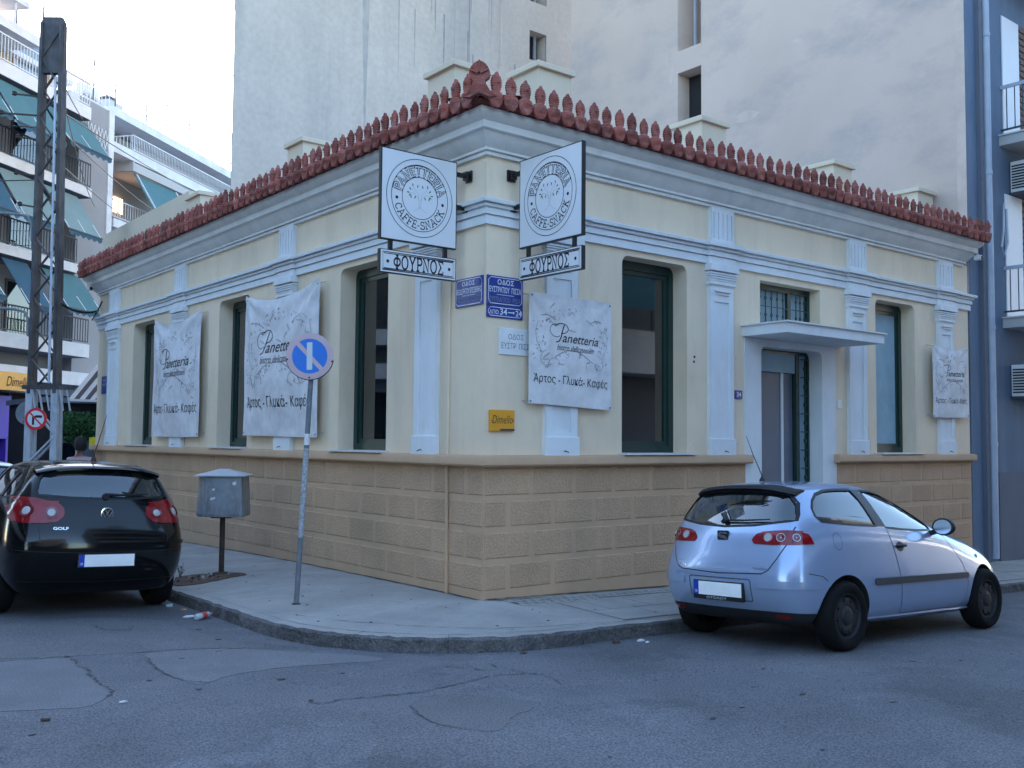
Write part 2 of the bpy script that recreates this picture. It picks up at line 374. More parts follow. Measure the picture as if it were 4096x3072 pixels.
def copy_tree(o, parent=None):
    c = o.copy(); COL.objects.link(c); c.parent = parent
    for ch in list(o.children): copy_tree(ch, c)
    return c
def arcp(cx, cy, rx, ry, a0, a1, n):
    return [(cx + rx * math.cos(R(a0 + (a1 - a0) * i / n)), cy + ry * math.sin(R(a0 + (a1 - a0) * i / n))) for i in range(n + 1)]
def rrect(x0, x1, y0, y1, r, n=4, corners='all'):
    p = []
    for cx, cy, a, key in ((x1 - r, y1 - r, 0, 't'), (x0 + r, y1 - r, 90, 't'), (x0 + r, y0 + r, 180, 'b'), (x1 - r, y0 + r, 270, 'b')):
        if corners == 'all' or key in corners: p += arcp(cx, cy, r, r, a, a + 90, n)
        else: p.append((x0 if cx < (x0 + x1) / 2 else x1, y0 if cy < (y0 + y1) / 2 else y1))
    return p

# ---------------------------------------------------------------- text and strokes
def text_polys(body, font_shear=0.0, offset=0.0, spacing=1.0):
    c = bpy.data.curves.new('t', 'FONT'); c.body = body; c.shear = font_shear; c.offset = offset; c.space_character = spacing; c.resolution_u = 3
    o = bpy.data.objects.new('t', c); COL.objects.link(o)
    dg = bpy.context.evaluated_depsgraph_get(); dg.update()
    me = o.evaluated_get(dg).to_mesh()
    vs = [(v.co.x, v.co.y) for v in me.vertices]; fs = [tuple(p.vertices) for p in me.polygons]
    bpy.data.objects.remove(o); bpy.data.curves.remove(c)
    x0 = min(v[0] for v in vs); x1 = max(v[0] for v in vs); y0 = min(v[1] for v in vs); y1 = max(v[1] for v in vs)
    return [((x - x0) / (x1 - x0), (y - y0) / (y1 - y0)) for x, y in vs], fs
def put_text(mb, body, fn, u0, u1, z0, z1, shear=0.0, offset=0.0, spacing=1.0, d=0.002):
    vs, fs = text_polys(body, shear, offset, spacing)
    mb.add([fn(u0 + (u1 - u0) * x, z0 + (z1 - z0) * y, d) for x, y in vs], fs)
def stroke(mb, fn, pts, w, d=0.002, closed=False):
    n = len(pts)
    L_, R_ = [], []
    for i, p in enumerate(pts):
        a = pts[(i - 1) % n] if (closed or i > 0) else p; b = pts[(i + 1) % n] if (closed or i < n - 1) else p
        tx, ty = b[0] - a[0], b[1] - a[1]; l = math.hypot(tx, ty) or 1.0
        if 0 < i < n - 1 or closed:
            t1 = (p[0] - a[0], p[1] - a[1]); l1 = math.hypot(*t1) or 1; cs = abs((t1[0] * tx + t1[1] * ty) / (l1 * l))
            k = min(1.0 / max(cs, 0.5), 1.6)
        else: k = 1.0
        nx, ny = -ty / l * w / 2 * k, tx / l * w / 2 * k
        L_.append((p[0] + nx, p[1] + ny)); R_.append((p[0] - nx, p[1] - ny))
    vs = [fn(x, y, d) for x, y in L_] + [fn(x, y, d) for x, y in R_]
    rng = range(n if closed else n - 1)
    mb.add(vs, [(i, (i + 1) % n, n + (i + 1) % n, n + i) for i in rng])
def disc(mb, fn, cx, cy, rx, ry, d=0.002, n=16, a0=0, rot=0.0):
    c, s_ = math.cos(rot), math.sin(rot)
    pts = []
    for k in range(n):
        a = 2 * math.pi * k / n; x = rx * math.cos(a); y = ry * math.sin(a)
        pts.append(fn(cx + x * c - y * s_, cy + x * s_ + y * c, d))
    mb.add(pts, [tuple(range(n))])
def S_(x0, x1, y): return [(x0, y), (x1, y)]
GL = {
 'P': (0.78, [[(.2, 0), (.2, 1)], S_(.04, .4, 0), [(.04, 1), (.5, 1)] + arcp(.5, .74, .24, .26, 90, -90, 8) + [(.2, .48)]]),
 'A': (0.95, [[(.14, 0), (.46, 1), (.8, 0)], S_(0, .3, 0), S_(.64, .95, 0), S_(.25, .68, .33), S_(.28, .5, 1)]),
 'N': (0.95, [[(.17, 0), (.17, 1), (.76, 0), (.76, 1)], S_(.02, .32, 0), S_(.02, .2, 1), S_(.6, .93, 1)]),
 'E': (0.78, [[(.18, 0), (.18, 1)], [(.03, 0), (.7, 0), (.7, .2)], [(.03, 1), (.68, 1), (.68, .8)], S_(.18, .52, .5), [(.52, .38), (.52, .62)]]),
 'T': (0.82, [[(.41, 0), (.41, 1)], [(.05, .78), (.05, 1), (.77, 1), (.77, .78)], S_(.24, .58, 0)]),
 'R': (0.85, [[(.18, 0), (.18, 1)], S_(.03, .36, 0), [(.03, 1), (.48, 1)] + arcp(.48, .75, .22, .25, 90, -90, 8) + [(.18, .5)], [(.46, .5), (.68, 0), (.84, 0)]]),
 'I': (0.45, [[(.22, 0), (.22, 1)], S_(.05, .4, 0), S_(.05, .4, 1)]),
 'C': (0.85, [arcp(.45, .5, .36, .5, 40, 320, 14), [(.74, .68), (.74, 1)]]),
 'F': (0.75, [[(.18, 0), (.18, 1)], S_(.03, .38, 0), [(.03, 1), (.68, 1), (.68, .8)], S_(.18, .52, .5), [(.52, .38), (.52, .62)]]),
 'K': (0.9, [[(.18, 0), (.18, 1)], S_(.03, .34, 0), S_(.03, .34, 1), [(.18, .4), (.68, 1)], S_(.54, .84, 1), [(.36, .6), (.74, 0)], S_(.6, .9, 0)]),
 'S': (0.75, [arcp(.38, .75, .28, .25, 30, 270, 10) + arcp(.38, .25, .3, .25, 90, -150, 10), [(.64, .75), (.64, 1)], [(.08, 0), (.08, .25)]]),
 '-': (0.45, [S_(.05, .38, .42)]),
 '\u03a6': (0.95, [[(.46, 0), (.46, 1)], S_(.3, .62, 0), S_(.3, .62, 1), arcp(.46, .5, .4, .3, 0, 360, 18)]),
 '\u039f': (0.95, [arcp(.46, .5, .38, .5, 0, 360, 20)]),
 '\u03a5': (0.88, [[(.42, 0), (.42, .45), (.1, 1)], [(.42, .45), (.76, 1)], S_(.26, .58, 0), S_(0, .24, 1), S_(.62, .86, 1)]),
 '\u03a1': None, '\u039d': None,
 '\u03a3': (0.85, [[(.72, .8), (.72, 1), (.1, 1), (.46, .52), (.1, 0), (.74, 0), (.74, .22)]]),
}
GL['\u03a1'] = GL['P']; GL['\u039d'] = GL['N']
def put_glyphs(mb, s, fn, w, d, h=1.0, gap=0.06):
    """fn(x, y, d) in glyph units"""
    x = 0.0
    for ch in s:
        if ch == ' ': x += 0.5; continue
        g = GL[ch]
        for st in g[1]: stroke(mb, lambda a, b, dd: fn(x + a, b * h, dd), st, w, d)
        x += g[0] + gap
    return x
def glyph_len(s, gap=0.06): return sum((0.5 if c == ' ' else GL[c][0] + gap) for c in s)
# ================================================================= GROUND
KR, KCX, KCY = 2.17, 0.0, 0.56
def g_e(x, y):
    x = min(max(x, 0.0), 14.0); y = max(y, 0.0)
    q = 0.0016 * y * y if y < 12 else 0.0016 * 144 + 0.012 * (min(y, 26) - 12)
    return -0.033 * x - q
def g_d(x, y):
    if x < KCX and y < KCY: return math.hypot(x - KCX, y - KCY) - KR
    if y >= KCY: return -(KR - KCX) - x
    return (KCY - KR) - y
def z_road(x, y):
    d = g_d(x, y)
    if d <= 0: return g_e(x, y) - 0.175
    t = min(d / 2.2, 1.0); t = t * (2 - t)
    return g_e(x, y) - 0.175 + 0.085 * t
def z_side(x, y):
    d = -g_d(x, y)
    return g_e(x, y) - 0.05 * (1 - min(max(d, 0) / 1.6, 1.0))
def axis_pts(a, b):
    p = []; x = a
    while x < b: p.append(x); x += 0.3
    p.append(b)
    lo = [-420, -200, -100, -60, -40, -28, -20]; hi = [20, 28, 40, 60, 100, 200, 420]
    return [q for q in lo if q < a - 1] + p + [q for q in hi if q > b + 1]
gx, gy = axis_pts(-11.0, 16.0), axis_pts(-12.0, 16.0)
mb = MB()
mb.v = [Vector((x, y, z_road(x, y))) for x in gx for y in gy]
ny = len(gy)
mb.f = [(i * ny + j, (i + 1) * ny + j, (i + 1) * ny + j + 1, i * ny + j + 1) for i in range(len(gx) - 1) for j in range(ny - 1)]
road = obj('road', mb, 'asphalt', smooth='all', kind='structure')

def smooth_poly(pts, n=5, jit=0.0, closed=True):
    out = []; m = len(pts)
    for i in range(m if closed else m - 1):
        p0, p1, p2, p3 = (pts[(i - 1) % m] if closed or i > 0 else pts[i]), pts[i], pts[(i + 1) % m], (pts[(i + 2) % m] if closed or i < m - 2 else pts[(i + 1) % m])
        for k in range(n):
            t = k / n
            q = [0.5 * ((2 * p1[a]) + (-p0[a] + p2[a]) * t + (2 * p0[a] - 5 * p1[a] + 4 * p2[a] - p3[a]) * t * t + (-p0[a] + 3 * p1[a] - 3 * p2[a] + p3[a]) * t ** 3) for a in (0, 1)]
            out.append((q[0] + random.uniform(-jit, jit), q[1] + random.uniform(-jit, jit)))
    if not closed: out.append(pts[-1])
    return out
def flat_patch(name, pts, m, lift, zf, parent, n=5, jit=0.012, skirt=0.003):
    pl = smooth_poly(pts, n, jit)
    xs = [p[0] for p in pl]; ys = [p[1] for p in pl]
    inner = []
    st = max((max(xs) - min(xs)), (max(ys) - min(ys))) / 9
    def inside(x, y):
        c = False; j = len(pl) - 1
        for i in range(len(pl)):
            if (pl[i][1] > y) != (pl[j][1] > y) and x < (pl[j][0] - pl[i][0]) * (y - pl[i][1]) / (pl[j][1] - pl[i][1]) + pl[i][0]: c = not c
            j = i
        return c
    x = min(xs) + st / 2
    while x < max(xs):
        y = min(ys) + st / 2
        while y < max(ys):
            if inside(x, y): inner.append((x, y))
            y += st
        x += st
    vv = [Vector(p) for p in pl + inner]
    res = geometry.delaunay_2d_cdt(vv, [], [tuple(range(len(pl)))], 1, 1e-5)
    mb = MB(); mb.add([(v.x, v.y, zf(v.x, v.y) + lift) for v in res[0]], res[2])
    k = len(pl)
    mb.add([(p[0], p[1], zf(*p) + lift) for p in pl] + [(p[0], p[1], zf(*p) + lift - skirt) for p in pl], [(i, (i + 1) % k, k + (i + 1) % k, k + i) for i in range(k)])
    o = obj(name, mb, m, parent, recalc=False)
    o.data.polygons.foreach_set('use_smooth', [False] * len(o.data.polygons))
    bm = bmesh.new(); bm.from_mesh(o.data)
    for f in bm.faces:
        if abs(f.normal.z) > 0.5 and f.normal.z < 0: f.normal_flip()
    bm.to_mesh(o.data); bm.free()
    return o
def crack(pts, w, parent, zf=z_road, lift=0.006, m='crack', name='crack'):
    pl = smooth_poly(pts, 7, 0.016, closed=False)
    mb = MB(); n = len(pl); L_ = []; R_ = []
    for i, p in enumerate(pl):
        a = pl[max(i - 1, 0)]; b = pl[min(i + 1, n - 1)]
        tx, ty = b[0] - a[0], b[1] - a[1]; l = math.hypot(tx, ty) or 1
        ww = w * .8 * random.uniform(0.05, 1.25) * (0.4 if i in (0, n - 1) else 1)
        L_.append((p[0] - ty / l * ww, p[1] + tx / l * ww)); R_.append((p[0] + ty / l * ww, p[1] - tx / l * ww))
    mb.add([(x, y, zf(x, y) + lift) for x, y in L_ + R_], [(i + 1, i, n + i, n + i + 1) for i in range(n - 1)])
    return obj(name, mb, m, parent, recalc=False)
flat_patch('asphalt_patch', [(-2.58, -2.65), (-2.46, -2.58), (-2.37, -2.47), (-2.23, -2.55), (-2.11, -2.63), (-2.03, -2.79), (-1.91, -3.01), (-1.99, -3.19), (-2.2, -3.25), (-2.46, -3.44), (-2.6, -3.3), (-2.68, -3.1), (-2.66, -2.9)], 'asphalt2', 0.003, z_road, road)
flat_patch('asphalt_patch', [(-2.69, 0.89), (-2.65, 0.66), (-2.6, 0.32), (-2.62, -0.13), (-2.83, -0.09), (-2.98, -0.03), (-3.3, 0.02), (-3.9, 0.15), (-4.5, 0.5), (-4.6, 1.3), (-4.2, 1.9), (-3.2, 1.9), (-2.75, 1.5)], 'asphalt2', 0.002, z_road, road)
flat_patch('asphalt_patch', [(-2.66, -0.19), (-2.98, -0.06), (-3.3, -0.05), (-3.44, -0.1), (-3.48, -0.4), (-3.52, -0.76), (-3.51, -1.09), (-3.47, -1.29), (-3.4, -1.3), (-3.17, -1.17), (-2.7, -1.09), (-2.3, -1.15), (-1.9, -1.2), (-1.95, -0.9), (-2.3, -0.5)], 'asphalt3', 0.003, z_road, road)
flat_patch('asphalt_patch', [(-4.9, 0.3), (-4.4, 0.25), (-4.19, 0.21), (-3.95, 0.09), (-3.95, -0.11), (-3.97, -0.42), (-3.98, -0.64), (-3.99, -0.86), (-4.0, -1.16), (-4.11, -1.34), (-4.25, -1.45), (-4.49, -1.36), (-4.7, -1.25), (-5.1, -1.1)], 'asphalt3', 0.0035, z_road, road)
for p, w in (([(-3.08, -2.17), (-3.01, -2.27), (-2.81, -2.27), (-2.64, -2.33), (-2.54, -2.34), (-2.36, -2.39), (-2.18, -2.37), (-2.06, -2.36), (-1.85, -2.32), (-1.63, -2.26), (-1.45, -2.32), (-1.31, -2.41)], 0.011),
             ([(-1.7, -1.77), (-1.63, -1.77), (-1.6, -1.91), (-1.51, -2.07)], 0.010), ([(-1.33, -1.78), (-1.36, -2.05), (-1.36, -2.22), (-1.31, -2.41), (-1.31, -2.57), (-1.4, -2.8)], 0.006),
             ([(-3.95, 0.09), (-3.94, -0.06), (-3.98, -0.28), (-3.94, -0.36), (-3.99, -0.61), (-3.99, -0.74), (-4.0, -0.98), (-4.0, -1.16), (-4.07, -1.29)], 0.016),
             ([(-4.4, 0.25), (-4.19, 0.21), (-3.95, 0.09)], 0.008), ([(-3.43, 0.01), (-3.21, 0.03), (-2.98, -0.02), (-2.64, -0.14)], 0.008),
             ([(-3.44, -0.1), (-3.48, -0.4), (-3.52, -0.76), (-3.51, -1.09), (-3.4, -1.29)], 0.010), ([(-3.38, 1.51), (-3.37, 1.3), (-3.35, 1.17), (-3.19, 1.09), (-3.09, 1.26)], 0.012),
             ([(-2.5, 0.1), (-2.3, -0.2), (-2.2, -0.35), (-2.0, -0.6)], 0.008), ([(-2.58, -2.65), (-2.66, -2.9), (-2.68, -3.1), (-2.6, -3.3)], 0.006)):
    crack(p, w, road)
for i in range(60):      # small pits in the asphalt
    x = random.uniform(-5.5, 3.0); y = random.uniform(-6.0, 1.5)
    if g_d(x, y) < 0.15: continue
    r = random.uniform(0.008, 0.03)
    flat_patch('pit', [(x + r * math.cos(a) * random.uniform(.6, 1.5), y + r * math.sin(a) * random.uniform(.5, 1)) for a in (0, 1.2, 2.5, 3.8, 5)], 'crack' if i % 3 else 'asphalt3', 0.008, z_road, road, 2, 0.001)

def kpath(s):
    """kerb line by arc length: starts far up the left street, ends far along the right street"""
    L1 = 24.0; La = KR * math.pi / 2
    if s < L1: return (-KR, KCY + L1 - s, -1.0, 0.0)
    if s < L1 + La:
        a = math.pi + (s - L1) / KR
        return (KCX + KR * math.cos(a), KCY + KR * math.sin(a), math.cos(a), math.sin(a))
    return (s - L1 - La, KCY - KR, 0.0, -1.0)
LTOT = 24.0 + KR * math.pi / 2 + 40.0
mb = MB(); S = []; s_ = 0.0
while s_ <= LTOT: S.append(s_); s_ += 0.35
NI = 9
for s_ in S:
    x, y, nx, ny_ = kpath(s_)
    ox, oy = x - nx * 0.16, y - ny_ * 0.16
    ix, iy = (0.35, y) if s_ < 24 else ((x, 0.35) if s_ > 24 + KR * math.pi / 2 else (0.35, 0.35))
    for k in range(NI + 1):
        px, py = ox + (ix - ox) * k / NI, oy + (iy - oy) * k / NI
        mb.v.append(Vector((px, py, z_side(px, py))))
for i in range(len(S) - 1):
    for k in range(NI):
        a = i * (NI + 1) + k
        mb.f.append((a, a + 1, a + NI + 2, a + NI + 1))
pavement = obj('pavement', mb, 'pave', smooth='all', kind='structure')
s_ = 8.0
while s_ < 24 + 3.4 + 14:
    ln = random.uniform(0.85, 1.1) if not (23.5 < s_ < 27.6) else random.uniform(0.75, 1.0)
    n = 11; prof = [(-0.175, 0.003), (-0.03, 0.006), (0.0, -0.014), (0.004, -0.06), (0.012, -0.16), (-0.17, -0.18)]
    mb = MB(); base = 0
    for i in range(n + 1):
        t = s_ + 0.002 + (ln - 0.004) * i / n
        x, y, nx, ny_ = kpath(t)
        for k, (d, z) in enumerate(prof):
            j = 0.009 if k in (1, 2, 3) and 0 < i < n else 0.002
            dd = d + random.uniform(-j, j * 0.6); zz = z + random.uniform(-j, j * 0.4)
            px, py = x + nx * dd, y + ny_ * dd
            mb.v.append(Vector((px, py, g_e(px, py) - 0.05 + zz)))
    m_ = len(prof)
    for i in range(n):
        for k in range(m_):
            a = i * m_ + k; b = i * m_ + (k + 1) % m_
            mb.f.append((a, b, b + m_, a + m_))
    mb.f.append(tuple(range(m_))); mb.f.append(tuple(n * m_ + k for k in range(m_)))
    ko = obj('kerb_stone', mb, 'kerb', pavement, smooth=False); ko.data.materials.append(MT['pave'])
    for pi, pf in enumerate(ko.data.polygons):
        if pi < n * m_ and pi % m_ == 0: pf.material_index = 1
    s_ += ln
for p in ([(-1.99, 0.9), (-1.80, 0.45), (-1.63, 0.0), (-1.42, -0.35), (-1.16, -0.72), (-0.78, -1.06), (-0.35, -1.28), (0.2, -1.4), (1.2, -1.42), (4, -1.42)],):
    crack(p, 0.006, pavement, z_side, 0.004, name='kerb_joint')
crack([(-1.7, 1.6), (-1.2, 1.2), (-0.8, 0.5), (-0.5, -0.2)], 0.003, pavement, z_side, 0.004)
crack([(-1.9, 2.6), (-1.2, 2.4), (-0.6, 2.5), (-0.1, 2.2)], 0.003, pavement, z_side, 0.004)
crack([(0.0, -0.03), (0.25, -0.10), (0.6, -0.13), (1.0, -0.12)], 0.018, pavement, z_side, 0.006)
# paving slabs and setts along the right-hand street
def piece(name, m, x0, x1, y0, y1, lift, th=0.03):
    mb = MB(); g = 0.006
    c = [(x0 + g, y0 + g), (x1 - g, y0 + g), (x1 - g, y1 - g), (x0 + g, y1 - g)]; b = 0.004; j = random.uniform(-0.0015, 0.002)
    c2 = [(x0 + g + b, y0 + g + b), (x1 - g - b, y0 + g + b), (x1 - g - b, y1 - g - b), (x0 + g + b, y1 - g - b)]
    low = [(x, y, z_side(x, y) - th) for x, y in c]; mid = [(x, y, z_side(x, y) + lift + j - 0.003) for x, y in c]; top = [(x, y, z_side(x, y) + lift + j) for x, y in c2]
    mb.add(low + mid + top, [(i, (i + 1) % 4, 4 + (i + 1) % 4, 4 + i) for i in range(4)] + [(4 + i, 4 + (i + 1) % 4, 8 + (i + 1) % 4, 8 + i) for i in range(4)] + [(8, 9, 10, 11)])
    return obj(name, mb, m, pavement, recalc=False)
def underlay(x0, x1, y0, y1):
    mb = MB(); n = max(2, int((x1 - x0) / .3))
    for i in range(n + 1):
        for y in (y0, (y0 + y1) / 2, y1): x = x0 + (x1 - x0) * i / n; mb.v.append(Vector((x, y, z_side(x, y) + .004)))
    for i in range(n):
        for k in range(2): a = i * 3 + k; mb.f.append((a, a + 3, a + 4, a + 1))
    obj('paving_joint_bed', mb, 'crack', pavement, recalc=False)
underlay(.62, 12.1, -1.405, -.455); underlay(.17, 3.45, -.355, -.135); piece('paving_slab', 'slab', .62, .92, -.92, -.46, .009); piece('paving_slab', 'slab', 11.9, 12.1, -1.4, -.93, .009)
x = 0.62
while x < 11.5:
    for r_, (ya, yb) in enumerate(((-1.40, -0.93), (-0.92, -0.46))):
        off = 0.0 if r_ == 0 else 0.3
        piece('paving_slab', 'slab', x + off, x + off + 0.6, ya, yb, 0.009)
    x += 0.61
x = 0.16; i = 0
while x < 3.4:
    for r_ in range(3 if x < 1.2 else 2):
        piece('paving_sett', 'slab', x + 0.05 * (r_ % 2), x + 0.105 + 0.05 * (r_ % 2), -0.24 - 0.11 * r_, -0.135 - 0.11 * r_, 0.007)
    x += 0.112
# tree pit with soil
pit = [(-1.98, 3.05), (-2.0, 3.3), (-1.92, 3.51), (-1.75, 3.8), (-1.5, 3.84), (-1.3, 3.75), (-1.05, 3.56), (-1.08, 3.36), (-1.3, 3.26), (-1.6, 3.12)]
flat_patch('soil_patch', pit, 'soil', 0.008, z_side, pavement, 4, 0.02)
for i in range(26):
    x = random.uniform(-1.95, -1.15); y = 3.1 + (x + 1.95) * 0.35 + random.uniform(0.02, 0.38)
    r = random.uniform(0.01, 0.026); mb = MB()
    mb.tube([(x - r, y, z_side(x, y) + 0.005), (x, y, z_side(x, y) + 0.016 + r * .4), (x + r, y + r, z_side(x, y) + 0.006)], [r * .3, r * .7, r * .3], 5)
    obj('rubble_bit', mb, random.choice(['soil', 'kerb', 'brick', 'stripe_l']), pavement)

# ================================================================= CORNER BUILDING
HW, HL = 10.17, 13.53
ZL0, ZL1, ZW = 1.355, 1.475, 4.63
house = thing('corner_building', 'single-storey cream neoclassical corner building with white trim, tan plinth and terracotta roof edge', 'building')
win_r = [(1.985, 3.11), (7.34, 8.455)]
win_l = [(1.93, 3.095), (5.89, 7.05), (10.06, 11.26)]
ZB, ZT = 1.49, 3.80
def win_poly(a, b): return rrect(a, b, ZB, ZT, 0.10, 5, 't')
door_hole = rrect(4.56, 5.935, -0.35, 2.905, 0.10, 4, 't')
trans_hole = [(4.56, 3.19), (5.92, 3.19), (5.92, 3.785), (4.56, 3.785)]
def wall_part(F, W, wins, extra=()):
    mb = MB()
    outer = [(0, ZL0 - 0.02), (4.2, ZL0 - 0.02), (4.2, 0.0), (6.28, 0.0), (6.28, ZL0 - 0.02), (W, ZL0 - 0.02), (W, ZW), (0, ZW)] if extra else [(0, ZL0 - 0.02), (W, ZL0 - 0.02), (W, ZW), (0, ZW)]
    holes = [win_poly(a, b) for a, b in wins]
    if extra:
        outer = [(0, ZL0 - 0.02), (4.26, ZL0 - 0.02), (4.26, 2.985), (6.24, 2.985), (6.24, ZL0 - 0.02), (W, ZL0 - 0.02), (W, ZW), (0, ZW)]
        holes.append(trans_hole)
    mb.holed(F, outer, holes, 0.0, 0.30)
    o = obj('wall', mb, 'cream', house, recalc=False)
    return o
wr = wall_part(FX, HW, win_r, True); wl = wall_part(FY, HL, win_l)
# white door surround with rounded opening
mb = MB(); mb.holed(FX, [(4.23, -0.35), (6.26, -0.35), (6.26, 3.0), (4.23, 3.0)], [[(p[0], max(p[1], -0.349)) for p in door_hole]], 0.014, 0.24)
mb.fbox(FX, 4.22, 4.232, -0.35, 3.0, -0.02, 0.014); mb.fbox(FX, 6.258, 6.27, -0.35, 3.0, -0.02, 0.014)
obj('door_surround', mb, 'white', house, recalc=False)
# end walls, back and flat roof so that the house is a closed volume
mb = MB(); mb.box(HW - 0.02, HW + 0.02, 0.02, HL, -0.6, 5.0); obj('side_wall', mb, 'cream2', house)
mb = MB(); mb.box(0.02, HW, HL - 0.02, HL + 0.02, -0.6, 5.0); obj('side_wall', mb, 'cream2', house)
mb = MB(); mb.box(0.1, HW, 0.1, HL, 4.95, 5.05); obj('flat_roof', mb, 'concrete', house)
# inner dark room lining, behind the windows
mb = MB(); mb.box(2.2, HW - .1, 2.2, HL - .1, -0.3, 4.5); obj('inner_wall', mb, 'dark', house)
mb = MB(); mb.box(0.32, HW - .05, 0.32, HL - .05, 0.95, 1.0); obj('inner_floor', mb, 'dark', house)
# plinth
def plinth(F, u0, u1, name='plinth'):
    mb = MB(); n = max(2, int((u1 - u0) / 1.0))
    mb.fbox(F, u0, u1, -0.62, ZL0 + 0.01, -0.05, 0.012)
    return obj(name, mb, 'plinth', house)
plinth(FX, 0.011, 4.235); plinth(FX, 6.255, HW); plinth(FY, -0.0115, HL)
# rusticated stone blocks
rows = [(0.09, 0.345), (0.408, 0.672), (0.735, 0.995), (1.058, 1.335)]
def stone_mesh(w, h):
    mb = MB(); nx, nz = 1, 1; b = 0.010; d = 0.008
    vs = [(0, 0, 0), (w, 0, 0), (w, 0, h), (0, 0, h), (b, -d, b), (w - b, -d, b), (w - b, -d, h - b), (b, -d, h - b)]
    mb.add(vs, [(0, 1, 5, 4), (1, 2, 6, 5), (2, 3, 7, 6), (3, 0, 4, 7), (4, 5, 6, 7)])
    me = bpy.data.meshes.new('stone_block'); me.from_pydata(mb.v, [], mb.f); me.materials.append(MT['stone']); return me
cache = {}
def stones(u0, u1, F, phase, left):
    for ri, (z0, z1) in enumerate(rows):
        off = (0.315 if ri in (0, 2) else 0.62) if not left else (0.63 if ri in (0, 2) else 0.30)
        edges = [u0 + (0.002 if u0 < 1 else 0.012)]; e = off
        while e < u1:
            if e > u0 + 0.05: edges.append(e)
            e += 0.612
        edges.append(u1 + 0.01)
        for i in range(len(edges) - 1):
            a = edges[i] + (0.032 if i > 0 else 0.0); b = edges[i + 1] - (0.032 if i < len(edges) - 2 else 0.02)
            w = round(b - a, 2)
            if w < 0.06: continue
            zz0 = z0
            key = (w, ri)
            if key not in cache: cache[key] = stone_mesh(w, z1 - z0)
            o = bpy.data.objects.new('stone_block', cache[key]); COL.objects.link(o); o.parent = house
            if not left: o.location = (a, -0.0125, zz0)
            else: o.location = (-0.0125, a + w, zz0); o.rotation_euler = (0, 0, -math.pi / 2)
stones(0.0, 4.22, FX, 0, False); stones(6.27, HW - 0.01, FX, 0, False); stones(0.0, HL - 0.02, FY, 0, True)
def corner_path(x1=HW, y1=HL, ret=True, e=1.0):
    p = [(0, y1, -1, 0), (0, 0, -1, -1), (x1, 0, 0, -1)]
    if ret: p = [(0.3, y1, 0, e), (0, y1, -1, e)] + p[1:2] + [(x1, 0, e, -1), (x1, 0.3, e, 0)]
    return p
def band(name, path, prof, m, bevel=0.0):
    mb = MB(); mb.sweep(path, prof); return obj(name, mb, m, house, smooth=True)
ledge = [(-0.02, ZL0), (0.10, ZL0 + 0.002), (0.115, ZL0 + 0.02), (0.115, ZL0 + 0.085), (0.10, ZL0 + 0.11), (-0.02, ZL1)]
band('ledge', [(0, HL, -1, 0), (0, 0, -1, -1), (4.26, 0, 0, -1)], ledge, 'plinth')
band('ledge', [(6.20, 0, 0, -1), (HW, 0, 0, -1)], ledge, 'plinth')
arch = [(-0.01, 3.875), (0.035, 3.875), (0.035, 3.962), (0.022, 3.964), (0.022, 3.974), (0.055, 3.976), (0.055, 4.034), (0.045, 4.036), (0.045, 4.046), (0.075, 4.05), (0.08, 4.068), (0.08, 4.078), (0.065, 4.08), (0.065, 4.086), (0.115, 4.09), (0.12, 4.122), (0.10, 4.135), (-0.01, 4.14)]
band('architrave', corner_path(), arch, 'white')
corn = [(-0.01, 4.600), (0.04, 4.600), (0.045, 4.628), (0.03, 4.632), (0.03, 4.640), (0.065, 4.645), (0.065, 4.67), (0.10, 4.70), (0.145, 4.745), (0.18, 4.79), (0.185, 4.80), (0.215, 4.805), (0.225, 4.815), (0.225, 4.885), (0.24, 4.895), (0.285, 4.925), (0.305, 4.95), (0.31, 4.99), (-0.01, 5.0)]
band('cornice', [(0.3, HL, 0, .8), (0, HL, -1, .8), (0, 0, -1, -1), (HW - .2, 0, .6, -1), (HW - .2, 0.3, .6, 0)], corn, 'cornice')
